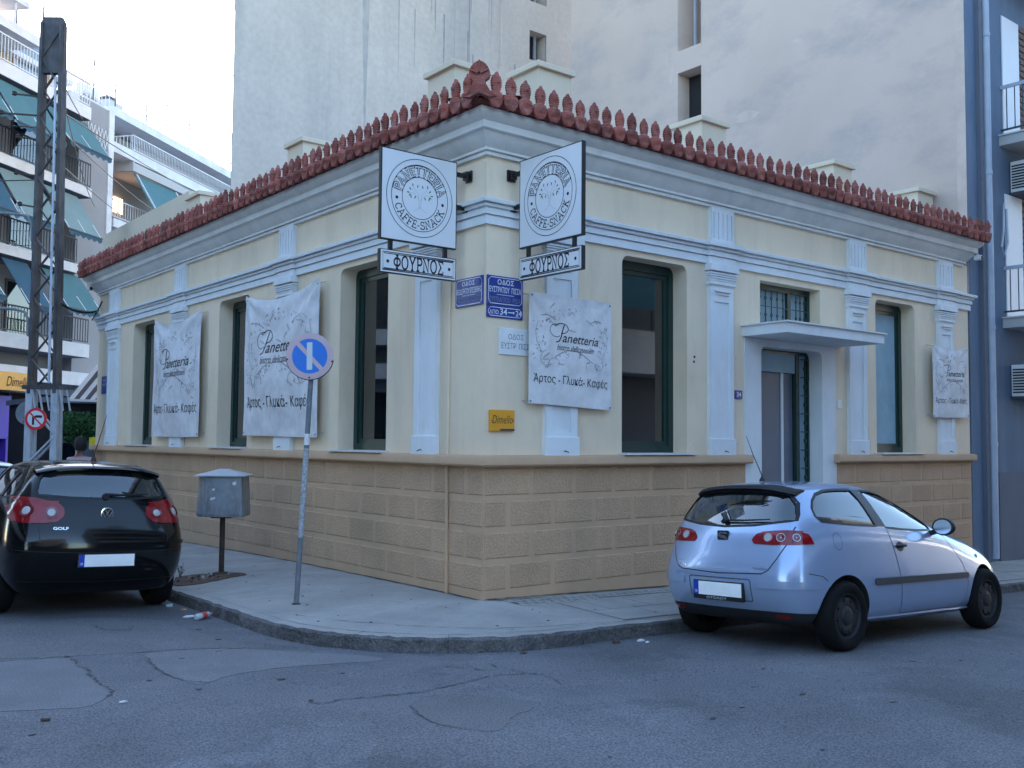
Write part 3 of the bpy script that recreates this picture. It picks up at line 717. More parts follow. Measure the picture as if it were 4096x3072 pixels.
# pilasters
pil_r = [(0.775, 1.262), (3.475, 3.965), (6.55, 7.035), (9.10, 9.60)]
pil_l = [(0.81, 1.28), (4.335, 4.83), (8.44, 8.98), (12.06, 12.72)]
def pilaster(F, u0, u1):
    w = u1 - u0; c = (u0 + u1) / 2
    mb = MB(); D = 0.052
    a, b = u0 + 0.012, u1 - 0.012
    mb.holed(F, [(a, 1.67), (b, 1.67), (b, 3.60), (a, 3.60)], [[(a + .095, 1.72), (b - .095, 1.72), (b - .095, 3.40), (a + .095, 3.40)]], D, 0.016)
    mb.fbox(F, a + .09, b - .09, 1.71, 3.41, 0.0, D - 0.016)
    mb.fbox(F, a, a + 0.002, 1.67, 3.60, 0, D); mb.fbox(F, b - 0.002, b, 1.67, 3.60, 0, D)
    sh = obj('pilaster', mb, 'white', house)
    mb = MB(); mb.fbox(F, u0 - 0.004, u1 + 0.004, ZL1 - 0.02, 1.67, 0, 0.072); obj('pilaster_base', mb, 'white', sh, bevel=0.006)
    mb = MB()
    for z0, z1, d, e in ((3.60, 3.615, .058, .002), (3.615, 3.655, .076, .010), (3.662, 3.692, .070, .004), (3.692, 3.712, .084, .014), (3.719, 3.738, .090, .018), (3.745, 3.764, .096, .022), (3.60, 3.784, .050, -.01)):
        mb.fbox(F, u0 - e, u1 + e, z0, z1, 0, d)
    obj('capital', mb, 'white', sh)
    mb = MB(); mb.fbox(F, c - w * .30, c + w * .30, 3.525, 3.55, 0, 0.082); mb.fbox(F, c - w * .24, c + w * .24, 3.49, 3.505, 0, 0.070); obj('small_moulding', mb, 'cornice', sh)
    mb = MB(); mb.fbox(F, u0 - 0.03, u1 + 0.03, 3.784, 3.872, 0, 0.112); obj('capital_block', mb, 'white', sh, bevel=0.004)
    # architrave breaking forward over the pilaster
    mb = MB(); x0, x1 = u0 - 0.02, u1 + 0.02
    for z0, z1, d in ((3.874, 3.962, .07), (3.962, 3.974, .055), (3.974, 4.034, .09), (4.034, 4.046, .075), (4.046, 4.078, .115), (4.078, 4.087, .10), (4.087, 4.139, .158)): mb.fbox(F, x0 - (d - .07), x1 + (d - .07), z0, z1, 0, d)
    obj('architrave_break', mb, 'white', house)
    mb = MB(); fl = []
    f0, f1 = c - w * 0.46 + 0.02, c + w * 0.46 + 0.02
    for k in range(5):
        cx = f0 + (f1 - f0) * (k + 0.5 + (k - 2) * -0.04) / 5; fl.append(rrect(cx - 0.013, cx + 0.013, 4.20, 4.54, 0.0125, 3))
    mb.holed(F, [(f0, 4.135), (f1, 4.135), (f1, 4.60), (f0, 4.60)], fl, 0.055, 0.018)
    mb.fbox(F, f0, f0 + 0.002, 4.135, 4.60, 0, 0.055); mb.fbox(F, f1 - 0.002, f1, 4.135, 4.60, 0, 0.055); mb.fbox(F, f0 + .002, f1 - .002, 4.14, 4.598, 0, 0.037)
    obj('fluted_block', mb, 'white', house)
for a, b in pil_r: pilaster(FX, a, b)
for a, b in pil_l: pilaster(FY, a, b)
# windows
def window(F, u0, u1, i):
    dp = -0.225
    mb = MB(); w = 0.085
    mb.fbox(F, u0 - 0.01, u0 + w, ZB, ZT + .0, dp - .07, dp); mb.fbox(F, u1 - w, u1 + 0.01, ZB, ZT, dp - .07, dp)
    mb.fbox(F, u0 + w, u1 - w, ZT - w - 0.02, ZT, dp - .07, dp - .001); mb.fbox(F, u0 + w, u1 - w, ZB, ZB + w, dp - .07, dp - .001)
    wi = obj('window', mb, 'green', house)
    mb = MB(); a, b, z0, z1 = u0 + w, u1 - w, ZB + w, ZT - w - .02; s2 = 0.055
    mb.fbox(F, a, a + s2, z0, z1, dp - .06, dp - .022); mb.fbox(F, b - s2, b, z0, z1, dp - .06, dp - .022)
    mb.fbox(F, a + s2, b - s2, z1 - s2, z1, dp - .06, dp - .023); mb.fbox(F, a + s2, b - s2, z0, z0 + s2, dp - .06, dp - .023)
    obj('sash', mb, 'green', wi)
    mb = MB(); mb.fbox(F, a + s2, b - s2, z0 + s2, z1 - s2, dp - .046, dp - .042); obj('pane', mb, 'winglass', wi)
    mb = MB(); mb.fbox(F, u0 - 0.06, u1 + 0.03, ZL1 - 0.004, ZL1 + 0.018, -0.25, 0.135); obj('sill', mb, 'marble', wi)
    return wi, a + s2, b - s2, z0 + s2, z1 - s2
for i, (a, b) in enumerate(win_r):
    wi, x0, x1, z0, z1 = window(FX, a, b, i)
    mb = MB()
    if i == 0:
        mb.fbox(FX, x0 + (x1 - x0) * .60, x0 + (x1 - x0) * .88, z0, z1, -0.42, -0.40); obj('curtain', mb, 'curtain', wi)
    else:
        mb.fbox(FX, x0, x1, z0, z1, -0.266, -0.262); obj('sheet_behind_glass', mb, 'sheet', wi)
for a, b in win_l:
    wi, x0, x1, z0, z1 = window(FY, a, b, 9)
    mb = MB(); mb.fbox(FY, x0 + (x1 - x0) * 0.35, x1, z0, z1, -0.42, -0.40); obj('curtain', mb, 'curtain', wi)
# transom window with ironwork, door
def grille(F, u0, u1, z0, z1, d, nx, nz, parent, m='green', w=0.012):
    for k in range(1, nx):
        u = u0 + (u1 - u0) * k / nx; mb = MB(); mb.fbox(F, u - w / 2, u + w / 2, z0, z1, d - w, d)
        for q in range(nz):
            zc = z0 + (z1 - z0) * (q + .5) / nz; mb.fbox(F, u - w * 1.3, u + w * 1.3, zc - w * 1.6, zc + w * 1.6, d - w * 1.2, d + w * .3)
        obj('grille_bar', mb, m, parent)
    for k in range(nz + 1):
        z = z0 + (z1 - z0) * k / nz; mb = MB(); mb.fbox(F, u0, u1, z - w / 2, z + w / 2, d - w * .8, d - .002); obj('grille_bar', mb, m, parent)
mb = MB(); D0 = -0.17
for (a, b, c, d) in ((4.55, 4.62, 3.19, 3.79), (5.86, 5.93, 3.19, 3.79), (4.62, 5.86, 3.71, 3.79), (4.62, 5.86, 3.19, 3.25), (5.40, 5.47, 3.25, 3.71)): mb.fbox(FX, a, b, c, d, D0 - .06, D0)
tw = obj('transom_window', mb, 'green', house)
mb = MB(); mb.fbox(FX, 4.62, 5.86, 3.25, 3.71, D0 - .05, D0 - .045); obj('pane', mb, 'sheet', tw)
grille(FX, 4.62, 5.40, 3.25, 3.71, D0 + .025, 6, 2, tw); grille(FX, 5.47, 5.86, 3.25, 3.71, D0 + .025, 4, 2, tw)
mb = MB(); DD = -0.20
for (a, b, c, d) in ((4.55, 4.585, -.35, 2.9), (5.90, 5.95, -.35, 2.9), (4.585, 5.90, 2.855, 2.9), (5.63, 5.70, -.35, 2.855)): mb.fbox(FX, a, b, c, d, DD - .06, DD)
door = obj('door', mb, 'green', house)
mb = MB(); mb.fbox(FX, 4.585, 5.63, 2.60, 2.855, DD - .05, DD - .02); obj('door_head_panel', mb, 'sheet', door)
mb = MB(); mb.fbox(FX, 4.585, 5.63, -.35, 2.60, DD - .10, DD - .07); obj('door_leaf', mb, 'greydoor', door)
mb = MB(); mb.fbox(FX, 5.36, 5.40, -.35, 2.60, DD - .07, DD - .05); obj('door_leaf_edge', mb, 'white', door)
mb = MB(); mb.fbox(FX, 5.70, 5.90, -.35, 2.855, DD - .05, DD - .045); obj('side_light', mb, 'sheet', door)
grille(FX, 5.70, 5.90, 0.0, 2.80, DD + .03, 2, 11, door, w=0.016)
mb = MB(); disc(mb, lambda u, z, d: FX.P(u, z, d), 4.72, 1.62, 0.085, 0.12, DD - 0.065, 20); obj('round_sticker', mb, 'stickergreen', door)
for z in (2.45, 1.55): mb = MB(); mb.fbox(FX, 5.615, 5.645, z - .05, z + .05, DD, DD + .025); obj('hinge', mb, 'darkmetal', door)
mb = MB(); mb.fbox(FX, 4.18, 6.40, 3.005, 3.135, -0.01, 0.70); cn = obj('canopy', mb, 'white', house, bevel=0.004)
mb = MB(); mb.fbox(FX, 4.15, 6.43, 3.135, 3.155, -0.01, 0.73); obj('canopy_lip', mb, 'cornice', cn)
# downpipe
mb = MB(); mb.tube([(-0.012, 0.63, 3.45), (-0.012, 0.635, 2.9), (-0.012, 0.64, 1.46)], 0.013, 8); obj('wall_conduit', mb, 'cream', house, smooth=True)
mb = MB(); mb.tube([(-0.035, 0.62, 1.36), (-0.035, 0.60, z_side(0, .6))], 0.020, 8); obj('downpipe', mb, 'plinth', house, smooth=True)
# rooftop pillars and parapet
def rp(x, y, wx=0.5, wy=0.5, top=6.0):
    mb = MB(); mb.box(x, x + wx, y, y + wy, 5.0, top - 0.07); o = obj('rooftop_pillar', mb, 'cream2', house)
    mb = MB(); mb.box(x - .045, x + wx + .045, y - .045, y + wy + .045, top - 0.07, top); obj('pillar_cap', mb, 'cream2', o, bevel=0.008)
rp(0.29, 1.02, 0.47, 0.55); rp(1.05, 0.43); rp(0.27, 4.79); rp(3.96, 0.48); rp(7.10, 0.53); rp(9.62, 0.55)
rp(0.28, 8.75, 0.55, 0.6, 5.98)
mb = MB(); mb.box(0.30, 0.55, 9.35, HL + .9, 4.9, 6.1); obj('parapet', mb, 'cream2', house)
# terracotta edge: underside strip, pan tiles and antefixes
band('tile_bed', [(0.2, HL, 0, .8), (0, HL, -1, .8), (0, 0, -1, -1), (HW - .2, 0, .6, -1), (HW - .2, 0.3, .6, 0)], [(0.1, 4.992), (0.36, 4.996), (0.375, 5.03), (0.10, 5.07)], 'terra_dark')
def antefix_mesh(big=False):
    mb = MB(); H = 0.342
    prof = [(.018, -.022), (.052, -.004), (.082, .04), (.096, .09), (.086, .125), (.042, .145)]
    n = 5
    for i in range(1, 13):
        t = i / 12.0; w_ = 0.067 * math.sqrt(max(0.02, 1 - ((t - .46) / .62) ** 2)) + (0.005 if i % 2 else -0.007)
        prof.append((max(w_, .016), 0.158 + 0.150 * t))
    prof.append((0.004, H))
    L_ = [(-x, z) for x, z in prof]; R2 = [(x, z) for x, z in prof]
    fv = []; 
    for (x, z) in prof:
        bulge = -0.05 if 0.05 < z < 0.14 else (-0.022 if z < 0.3 else 0.0)
        fv += [(-x, 0.0, z), (-x * .5, bulge * .7, z), (0, bulge, z), (x * .5, bulge * .7, z), (x, 0.0, z)]
    m_ = len(prof)
    fs = [(i * 5 + k, i * 5 + k + 1, i * 5 + 5 + k + 1, i * 5 + 5 + k) for i in range(m_ - 1) for k in range(4)]
    bv = [(-x * .9, 0.03, z) for x, z in prof] + [(x * .9, 0.03, z) for x, z in prof]
    nb = len(fv)
    fs += [(nb + i, nb + i + 1, nb + m_ + i + 1, nb + m_ + i) for i in range(m_ - 1)]
    fs += [(i * 5, i * 5 + 5, nb + i + 1, nb + i) for i in range(m_ - 1)] + [(i * 5 + 4, nb + m_ + i, nb + m_ + i + 1, i * 5 + 9) for i in range(m_ - 1)]
    mb.add(fv + bv, fs)
    mb.tube([(0, -0.034, 0.225), (0, -0.04, 0.25)], [0.016, 0.008], 6)
    # cover tile running back
    mb.add([(-.078, 0.0, .04), (-.06, 0.0, .11), (0, 0.0, .15), (.06, 0.0, .11), (.078, 0.0, .04), (-.078, .62, .09), (-.06, .62, .17), (0, .62, .2), (.06, .62, .17), (.078, .62, .09)], [(i, i + 1, i + 6, i + 5) for i in range(4)])
    me = bpy.data.meshes.new('antefix'); me.from_pydata(mb.v, [], mb.f)
    bm = bmesh.new(); bm.from_mesh(me); bmesh.ops.recalc_face_normals(bm, faces=bm.faces); bm.to_mesh(me); bm.free()
    me.materials.append(MT['terra']); return me
am = antefix_mesh()
def place_af(x, y, rz):
    o = bpy.data.objects.new('antefix', am); COL.objects.link(o); o.parent = house
    o.location = (x, y, 4.985 + random.uniform(-.006, .006)); o.rotation_euler = (random.uniform(-.04, .04), random.uniform(-.03, .03), rz + random.uniform(-.06, .06)); s_ = random.uniform(.94, 1.03); o.scale = (s_, s_, s_)
u = -0.20
while u < HW - 0.05: place_af(u, -0.40, 0); u += 0.1945
u = -0.17
while u < HL + 0.32: place_af(-0.40, u, -math.pi / 2); u += 0.1975
# roof pan surface (S shaped pans between the cover tiles)
def pans(F, u0, u1, step, name='pan_tiles'):
    mb = MB(); n = int((u1 - u0) / step) * 6
    for i in range(n + 1):
        u = u0 + (u1 - u0) * i / n; ph = 2 * math.pi * (u - u0) / step; h = 0.018 * math.cos(ph)
        for d, z in ((0.375, 5.035), (0.38, 5.05), (-0.25, 5.17)): mb.v.append(F.P(u, z + h, d))
    for i in range(n):
        for k in range(2): a = i * 3 + k; mb.f.append((a, a + 1, a + 4, a + 3))
    o = obj(name, mb, 'terra_dark', house, smooth='all'); o['kind'] = 'stuff'; return o
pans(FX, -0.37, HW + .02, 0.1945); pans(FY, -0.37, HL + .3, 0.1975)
# big corner palmette
mb = MB(); cN = Vector((-1, -1, 0)).normalized(); cU = Vector((1, -1, 0)).normalized(); FC = Fr((-0.40, -0.40, 5.0), cU, cN)
pts = [(-.17, 0.02), (-.11, .06), (-.07, .13), (-.055, .165), (-.095, .20), (-.105, .235), (-.10, .27), (-.088, .30), (-.066, .33), (-.038, .35), (-.012, .36), (0, .375), (.012, .36), (.038, .35), (.066, .33), (.088, .30), (.10, .27), (.105, .235), (.095, .20), (.055, .165), (.07, .13), (.11, .06), (.17, .02), (.10, .0), (.04, .03), (0, .04), (-.04, .03), (-.10, 0)]
tri = geometry.tessellate_polygon([[Vector((a, b, 0)) for a, b in pts]])
n = len(pts)
mb.add([FC.P(a, b, 0.05 + 0.03 * math.cos(a * 12)) for a, b in pts] + [FC.P(a, b, 0.0) for a, b in pts], list(tri) + [tuple(n + i for i in t)[::-1] for t in tri] + [(i, (i + 1) % n, n + (i + 1) % n, n + i) for i in range(n)])
for k in range(7):
    a = R(-75 + 25 * k); mb.bar(FC.P(0.012 * math.sin(a), .235 + 0.012 * math.cos(a), .085), FC.P(.09 * math.sin(a), .255 + .09 * math.cos(a), .075), 0.016, 0.02)
obj('corner_palmette', mb, 'terra', house)

# dirt gathered at the foot of the walls
for q in range(2):
    crack([(-.03 - .02 * q, y) for y in [0.0, .8, 1.7, 2.6, 3.6, 4.8, 6.2, 8, 10, 13]], .022 - .008 * q, pavement, z_side, 0.004 + q * .002, 'soil' if q else 'crack', 'dirt_line')
    crack([(x, -.03 - .02 * q) for x in [0.0, .5, 1.1, 1.9, 2.8, 3.6, 4.6, 6, 8, 10]], .020 - .008 * q, pavement, z_side, 0.011 + q * .002, 'soil' if q else 'crack', 'dirt_line')
random.seed(31)
for i in range(70):
    s0 = random.uniform(15, 34); x, y, nx, ny_ = kpath(s0); d = random.uniform(-1.7, -.22); px, py = x + nx * d, y + ny_ * d
    if px > -.05 and py > -.05: continue
    r = random.uniform(.006, .018)
    flat_patch('gum_spot', [(px + r * math.cos(a), py + r * math.sin(a) * .8) for a in (0, 1.3, 2.5, 3.8, 5)], 'crack' if i % 2 else 'kerb', 0.012 if py < -.4 and px > .6 else .005, z_side, pavement, 2, 0.001)
# ================================================================= SIGNS ON THE HOUSE
def frame_fn(F, u0, z0, sx=1.0, sz=1.0, d0=0.0): return lambda x, y, d: F.P(u0 + x * sx, z0 + y * sz, d0 + d)
def logo_disc(F, cx, cz, r, d0, parent, txt_scale=1.0):
    fn = lambda x, y, d: F.P(cx + x, cz + y, d0 + d)
    mb = MB()
    for rr in (r, r * 0.855, r * 0.54): stroke(mb, fn, arcp(0, 0, rr, rr, 0, 354, 59), 0.0065, 0.001, closed=True)
    obj('ring_lines', mb, 'ink', parent, recalc=False)
    def ring_text(s, rad, a_mid, h, w_in, w, m, d, flip, squeeze):
        mb = MB(); L_ = glyph_len(s); sc = h
        def fn2(x, y, dd):
            s_ = (x - L_ / 2) * sc * squeeze
            if flip: a = a_mid + s_ / rad; rr = rad - h / 2 * -1 - (y * h); rr = rad + h / 2 - y * h; a_ = a_mid + s_ / rad; return fn(rr * math.cos(a_), rr * math.sin(a_), dd)
            a_ = a_mid - s_ / rad; rr = rad - h / 2 + y * h
            return fn(rr * math.cos(a_), rr * math.sin(a_), dd)
        put_glyphs(mb, s, fn2, w, d); return mb
    m1 = ring_text('PANETTERIA', r * 0.70, R(90), r * 0.225, 0, 0.30, 'ink', 0.001, False, 1.0)
    obj('lettering', m1, 'ink', parent, recalc=False)
    m2 = ring_text('PANETTERIA', r * 0.70, R(90), r * 0.225, 0, 0.115, 'signwhite', 0.0022, False, 1.0)
    obj('letter_fill', m2, 'signwhite', parent, recalc=False)
    m3 = ring_text('CAFFE-SNACK', r * 0.70, R(270), r * 0.19, 0, 0.13, 'ink', 0.001, True, 0.97)
    obj('lettering', m3, 'ink', parent, recalc=False)
    mb = MB()
    for a in (R(186), R(-6)): disc(mb, fn, r * .70 * math.cos(a), r * .70 * math.sin(a), .017, .017, 0.001, 12)
    obj('dots', mb, 'ink', parent, recalc=False)
    # little olive tree
    mb = MB(); lv = MB(); k = r * 0.5
    for sx in (-1, 1):
        stroke(mb, fn, [(sx * .05 * k, -.55 * k), (sx * .05 * k, -.2 * k), (sx * .12 * k, .05 * k), (sx * .4 * k, .22 * k), (sx * .6 * k, .2 * k)], .0035, .001)
        stroke(mb, fn, [(sx * .05 * k, -.2 * k), (sx * .1 * k, .2 * k), (sx * .35 * k, .42 * k), (sx * .42 * k, .55 * k)], .003, .001)
        stroke(mb, fn, [(sx * .05 * k, -.45 * k), (sx * .2 * k, -.62 * k), (sx * .42 * k, -.72 * k)], .003, .001)
        for lx, ly, an in ((.72, .22, .1), (.6, .42, .8), (.45, .64, 1.6), (.15, .6, 1.8), (.55, .02, -1.7), (.3, .02, -1.2), (.62, .1, -.6)):
            disc(lv, fn, sx * lx * k, ly * k, .085 * k, .032 * k, .001, 8, rot=an if sx > 0 else math.pi - an)
    obj('tree_stem_print', mb, 'ink3', parent, recalc=False); obj('tree_leaf_print', lv, 'leafprint', parent, recalc=False)
def hanging_sign(F, u0, u1, wall_u, label, side):
    W = u1 - u0
    t = thing('hanging_sign', label, 'shop sign', tuple(F.P((u0 + u1) / 2, 3.3)), group='double hanging shop signs')
    mb = MB(); mb.fbox(F, u0, u1, 3.62, 4.55, -0.045, 0.0); p = obj('panel_frame', mb, 'black', t)
    mb = MB(); mb.fbox(F, u0 + .012, u1 - .012, 3.632, 4.538, 0.0, 0.003); f = obj('panel_face', mb, 'signwhite', t)
    logo_disc(F, (u0 + u1) / 2, 4.09, 0.40, 0.004, f)
    mb = MB(); mb.fbox(F, u0, u1, 3.285, 3.52, -0.045, 0.0); obj('lower_panel_frame', mb, 'black', t)
    mb = MB(); mb.fbox(F, u0 + .010, u1 - .010, 3.293, 3.512, 0.0, 0.003); f2 = obj('lower_panel_face', mb, 'signwhite', t)
    mb = MB()
    for e in (.028, .042):
        stroke(mb, lambda x, y, d: F.P(x, y, d), [(u0 + e, 3.285 + e), (u1 - e, 3.285 + e), (u1 - e, 3.52 - e), (u0 + e, 3.52 - e)], .008, .004, closed=True)
    obj('border_lines', mb, 'ink', f2, recalc=False)
    s = '\u03a6\u039f\u03a5\u03a1\u039d\u039f\u03a3'; L_ = glyph_len(s); sc = 0.615 / L_ ; mb = MB()
    put_glyphs(mb, s, lambda x, y, d: F.P(u0 + W / 2 - 0.305 + x * sc, 3.338 + y * 0.13, 0.004 + d), 0.16, 0.0005)
    disc(mb, lambda x, y, d: F.P(x, y, d), u0 + .09, 3.40, .017, .017, .0045, 12); disc(mb, lambda x, y, d: F.P(x, y, d), u1 - .09, 3.40, .017, .017, .0045, 12)
    obj('lettering', mb, 'ink', f2, recalc=False)
    for c in (u0 + .13, u1 - .13):
        mb = MB(); mb.fbox(F, c - .022, c + .022, 3.51, 3.63, -0.035, -0.008); obj('connector', mb, 'black', t)
    for z in (4.43, 4.08):
        mb = MB(); a, b = sorted((u1 if side > 0 else u0, wall_u))
        mb.fbox(F, a, b, z - .022, z + .022, -0.04, -0.006)
        w_ = wall_u
        mb.fbox(F, min(w_, w_ - side * .02), max(w_, w_ - side * .02), z - .06, z + .06, -.075, .03)
        mid = w_ - side * 0.05
        mb.fbox(F, mid - .018, mid + .018, z - .045, z + .045, -.055, .012)
        obj('bracket', mb, 'black', t)
    return t
FLS = Fr((0, 0.28, 0), (1, 0, 0), (0, -1, 0))     # left-hand sign, plane Y = .28
hanging_sign(FLS, -1.11, -0.185, -0.004, 'left one of the two round-logo shop signs hanging at the corner', 1)
FRS = Fr((0.29, 0, 0), (0, -1, 0), (-1, 0, 0))    # right-hand sign, plane X = .29, u = -Y
hanging_sign(FRS, 0.185, 1.15, 0.004, 'right one of the two round-logo shop signs hanging at the corner', -1)

# street plates ------------------------------------------------------
FXL = FX
FYV = Fr((0, 0, 0), (0, -1, 0), (-1, 0, 0))       # left wall seen by the viewer: u = -Y
def plate(name, F, u0, u1, z0, z1, m, label, cat, d0=0.004, th=0.012, border=None, group=None):
    mb = MB(); mb.fbox(F, u0, u1, z0, z1, 0.0, th + d0)
    t = thing(name, label, cat, tuple(F.P((u0 + u1) / 2, z0, 0)), group=group)
    p = obj('plate', mb, m, t, bevel=0.002)
    if border:
        e = 0.018; mb = MB(); k = 0.03
        pts = [(u0 + e + k, z0 + e), (u1 - e - k, z0 + e), (u1 - e, z0 + e + k), (u1 - e, z1 - e - k), (u1 - e - k, z1 - e), (u0 + e + k, z1 - e), (u0 + e, z1 - e - k), (u0 + e, z0 + e + k)]
        stroke(mb, lambda x, y, d: F.P(x, y, d), pts, .006, th + d0 + .001, closed=True); obj('border_line', mb, border, p, recalc=False)
    return t, p, (lambda x, y, d, F=F, o=th + d0: F.P(x, y, o + d))
def words(p, fn, lines, name='lettering'):
    for body, a, b, z0, z1, m, sh, off in lines:
        mb = MB(); put_text(mb, body, fn, a, b, z0, z1, shear=sh, offset=off, d=0.0012); obj(name, mb, m, p, recalc=False)
t, p, fn = plate('street_sign', FX, 0.004, 0.485, 3.035, 3.345, 'blueplate', 'blue enamel street plate on the right side of the corner, above the number strip', 'street sign', border='enamelwhite')
words(p, fn, [('\u039f\u0394\u039f\u03a3', .14, .36, 3.255, 3.31, 'enamelwhite', 0, .01), ('\u0395\u03a5\u03a3\u03a4\u03a1\u0391\u03a4\u0399\u039f\u03a5  \u03a0\u0399\u03a3\u03a3\u0391', .035, .455, 3.17, 3.232, 'enamelwhite', 0, .012), ('EYSTRATIOU  PISSA', .035, .455, 3.07, 3.125, 'faded', 0, .01)])
mb = MB(); stroke(mb, fn, [(.13, 3.148), (.36, 3.148)], .005, .0012); obj('rule', mb, 'enamelwhite', p, recalc=False)
t2, p, fn = plate('house_number_sign', FX, 0.004, 0.485, 2.905, 3.03, 'blueplate', 'blue enamel strip with number range and arrow under the street plate', 'number sign', border='enamelwhite')
words(p, fn, [('\u0391\u03a0\u039f', .035, .155, 2.94, 2.985, 'enamelwhite', 0, .01), ('34', .175, .27, 2.938, 3.005, 'enamelwhite', 0, .012), ('24', .385, .465, 2.938, 3.0, 'enamelwhite', 0, .012)])
mb = MB(); stroke(mb, fn, [(.285, 2.97), (.355, 2.97)], .01, .0012); mb.add([fn(.35, 2.987, .0012), fn(.375, 2.97, .0012), fn(.35, 2.953, .0012)], [(0, 1, 2)]); obj('arrow', mb, 'enamelwhite', p, recalc=False)
t, p, fn = plate('street_sign', FYV, -0.525, -0.035, 3.04, 3.345, 'blueplate', 'blue enamel street plate on the left side of the corner, the smaller of the two', 'street sign', border='enamelwhite')
words(p, fn, [('\u039f\u0394\u039f\u03a3', -.40, -.17, 3.26, 3.31, 'enamelwhite', 0, .01), ('\u0398\u0395\u039f\u0394\u03a9\u03a1\u0397\u03a4\u039f\u03a5 \u0392\u03a1\u0395\u03a3\u0398\u0395\u039d\u0397\u03a3', -.50, -.06, 3.175, 3.235, 'enamelwhite', 0, .012), ('THEODORITOU VRESTHENIS', -.50, -.06, 3.085, 3.135, 'faded', 0, .012)])
mb = MB(); stroke(mb, fn, [(-.40, 3.157), (-.17, 3.157)], .005, .0012); obj('rule', mb, 'enamelwhite', p, recalc=False)
t, p, fn = plate('street_sign', FYV, -13.18, -12.78, 2.52, 2.88, 'blueplate', 'small blue street plate at the far left end of the cream house', 'street sign')
words(p, fn, [('\u039f\u0394\u039f\u03a3', -13.08, -12.88, 2.77, 2.82, 'enamelwhite', 0, .0), ('\u0398\u0395\u039f\u0394\u03a9\u03a1\u0397\u03a4\u039f\u03a5', -13.15, -12.81, 2.68, 2.73, 'enamelwhite', 0, .0), ('VRESTHENIS', -13.15, -12.81, 2.59, 2.63, 'faded', 0, .0)])
t, p, fn = plate('white_street_sign', FX, 0.17, 0.66, 2.525, 2.805, 'enamelwhite', 'white street plate with black letters, partly behind the banner', 'street sign')
words(p, fn, [('\u039f\u0394\u039f\u03a3', .29, .50, 2.69, 2.745, 'ink', 0, -.01), ('\u0395\u03a5\u03a3\u03a4\u03a1  \u03a0\u0399\u03a3\u03a3\u0391', .20, .62, 2.59, 2.65, 'ink', 0, -.01)])
t, p, fn = plate('orange_sign', FX, 0.05, 0.37, 1.722, 1.942, 'orange', 'small orange brand plate on the cream wall just right of the corner', 'sign', d0=.02)
words(p, fn, [('Dimello', .075, .345, 1.80, 1.885, 'ink', 0.25, -.005)])
mb = MB(); mb.fbox(FX, .18, .37, 1.726, 1.746, .032, .034); obj('grey_bar', mb, 'trimgrey', p)
mb = MB(); 
for q in ((.07, 1.83), (.35, 1.83)): disc(mb, fn, q[0], q[1], .007, .007, .003, 8)
obj('stud', mb, 'chrome', p)
t, p, fn = plate('house_number_plate', FX, 4.02, 4.165, 2.187, 2.297, 'blueplate', 'small blue house number plate left of the doorway', 'number sign')
words(p, fn, [('34', 4.05, 4.135, 2.212, 2.275, 'enamelwhite', 0, .01)])
t, p, fn = plate('doorbell_plate', FX, 6.325, 6.42, 2.13, 2.24, 'enamelwhite', 'small white doorbell plate right of the doorway', 'doorbell')
mb = MB()
for k in range(3): mb.fbox(FX, 6.35, 6.395, 2.145 + k * .03, 2.162 + k * .03, .016, .018)
obj('button', mb, 'marble', p)
# small floodlights under the cornice ends
for (x, y, lab) in ((HW - .04, -0.22, 'small white floodlight under the right end of the cornice'), (-0.22, HL - .05, 'small floodlight under the left end of the cornice')):
    t = thing('floodlight', lab, 'lamp', (x, y, 4.72))
    mb = MB(); mb.box(x - .05, x + .05, y - .06, y + .06, 4.70, 4.78); obj('housing', mb, 'signwhite', t, bevel=.01)
    mb = MB(); mb.lathe([(.0, 0), (.035, 0), (.035, .02), (0, .02)], (x, y - .08, 4.735), 'Y', 12); obj('lens', mb, 'black', t)
    mb = MB(); mb.box(x - .012, x + .012, y, y + .03, 4.78, 4.81); obj('arm', mb, 'signwhite', t)

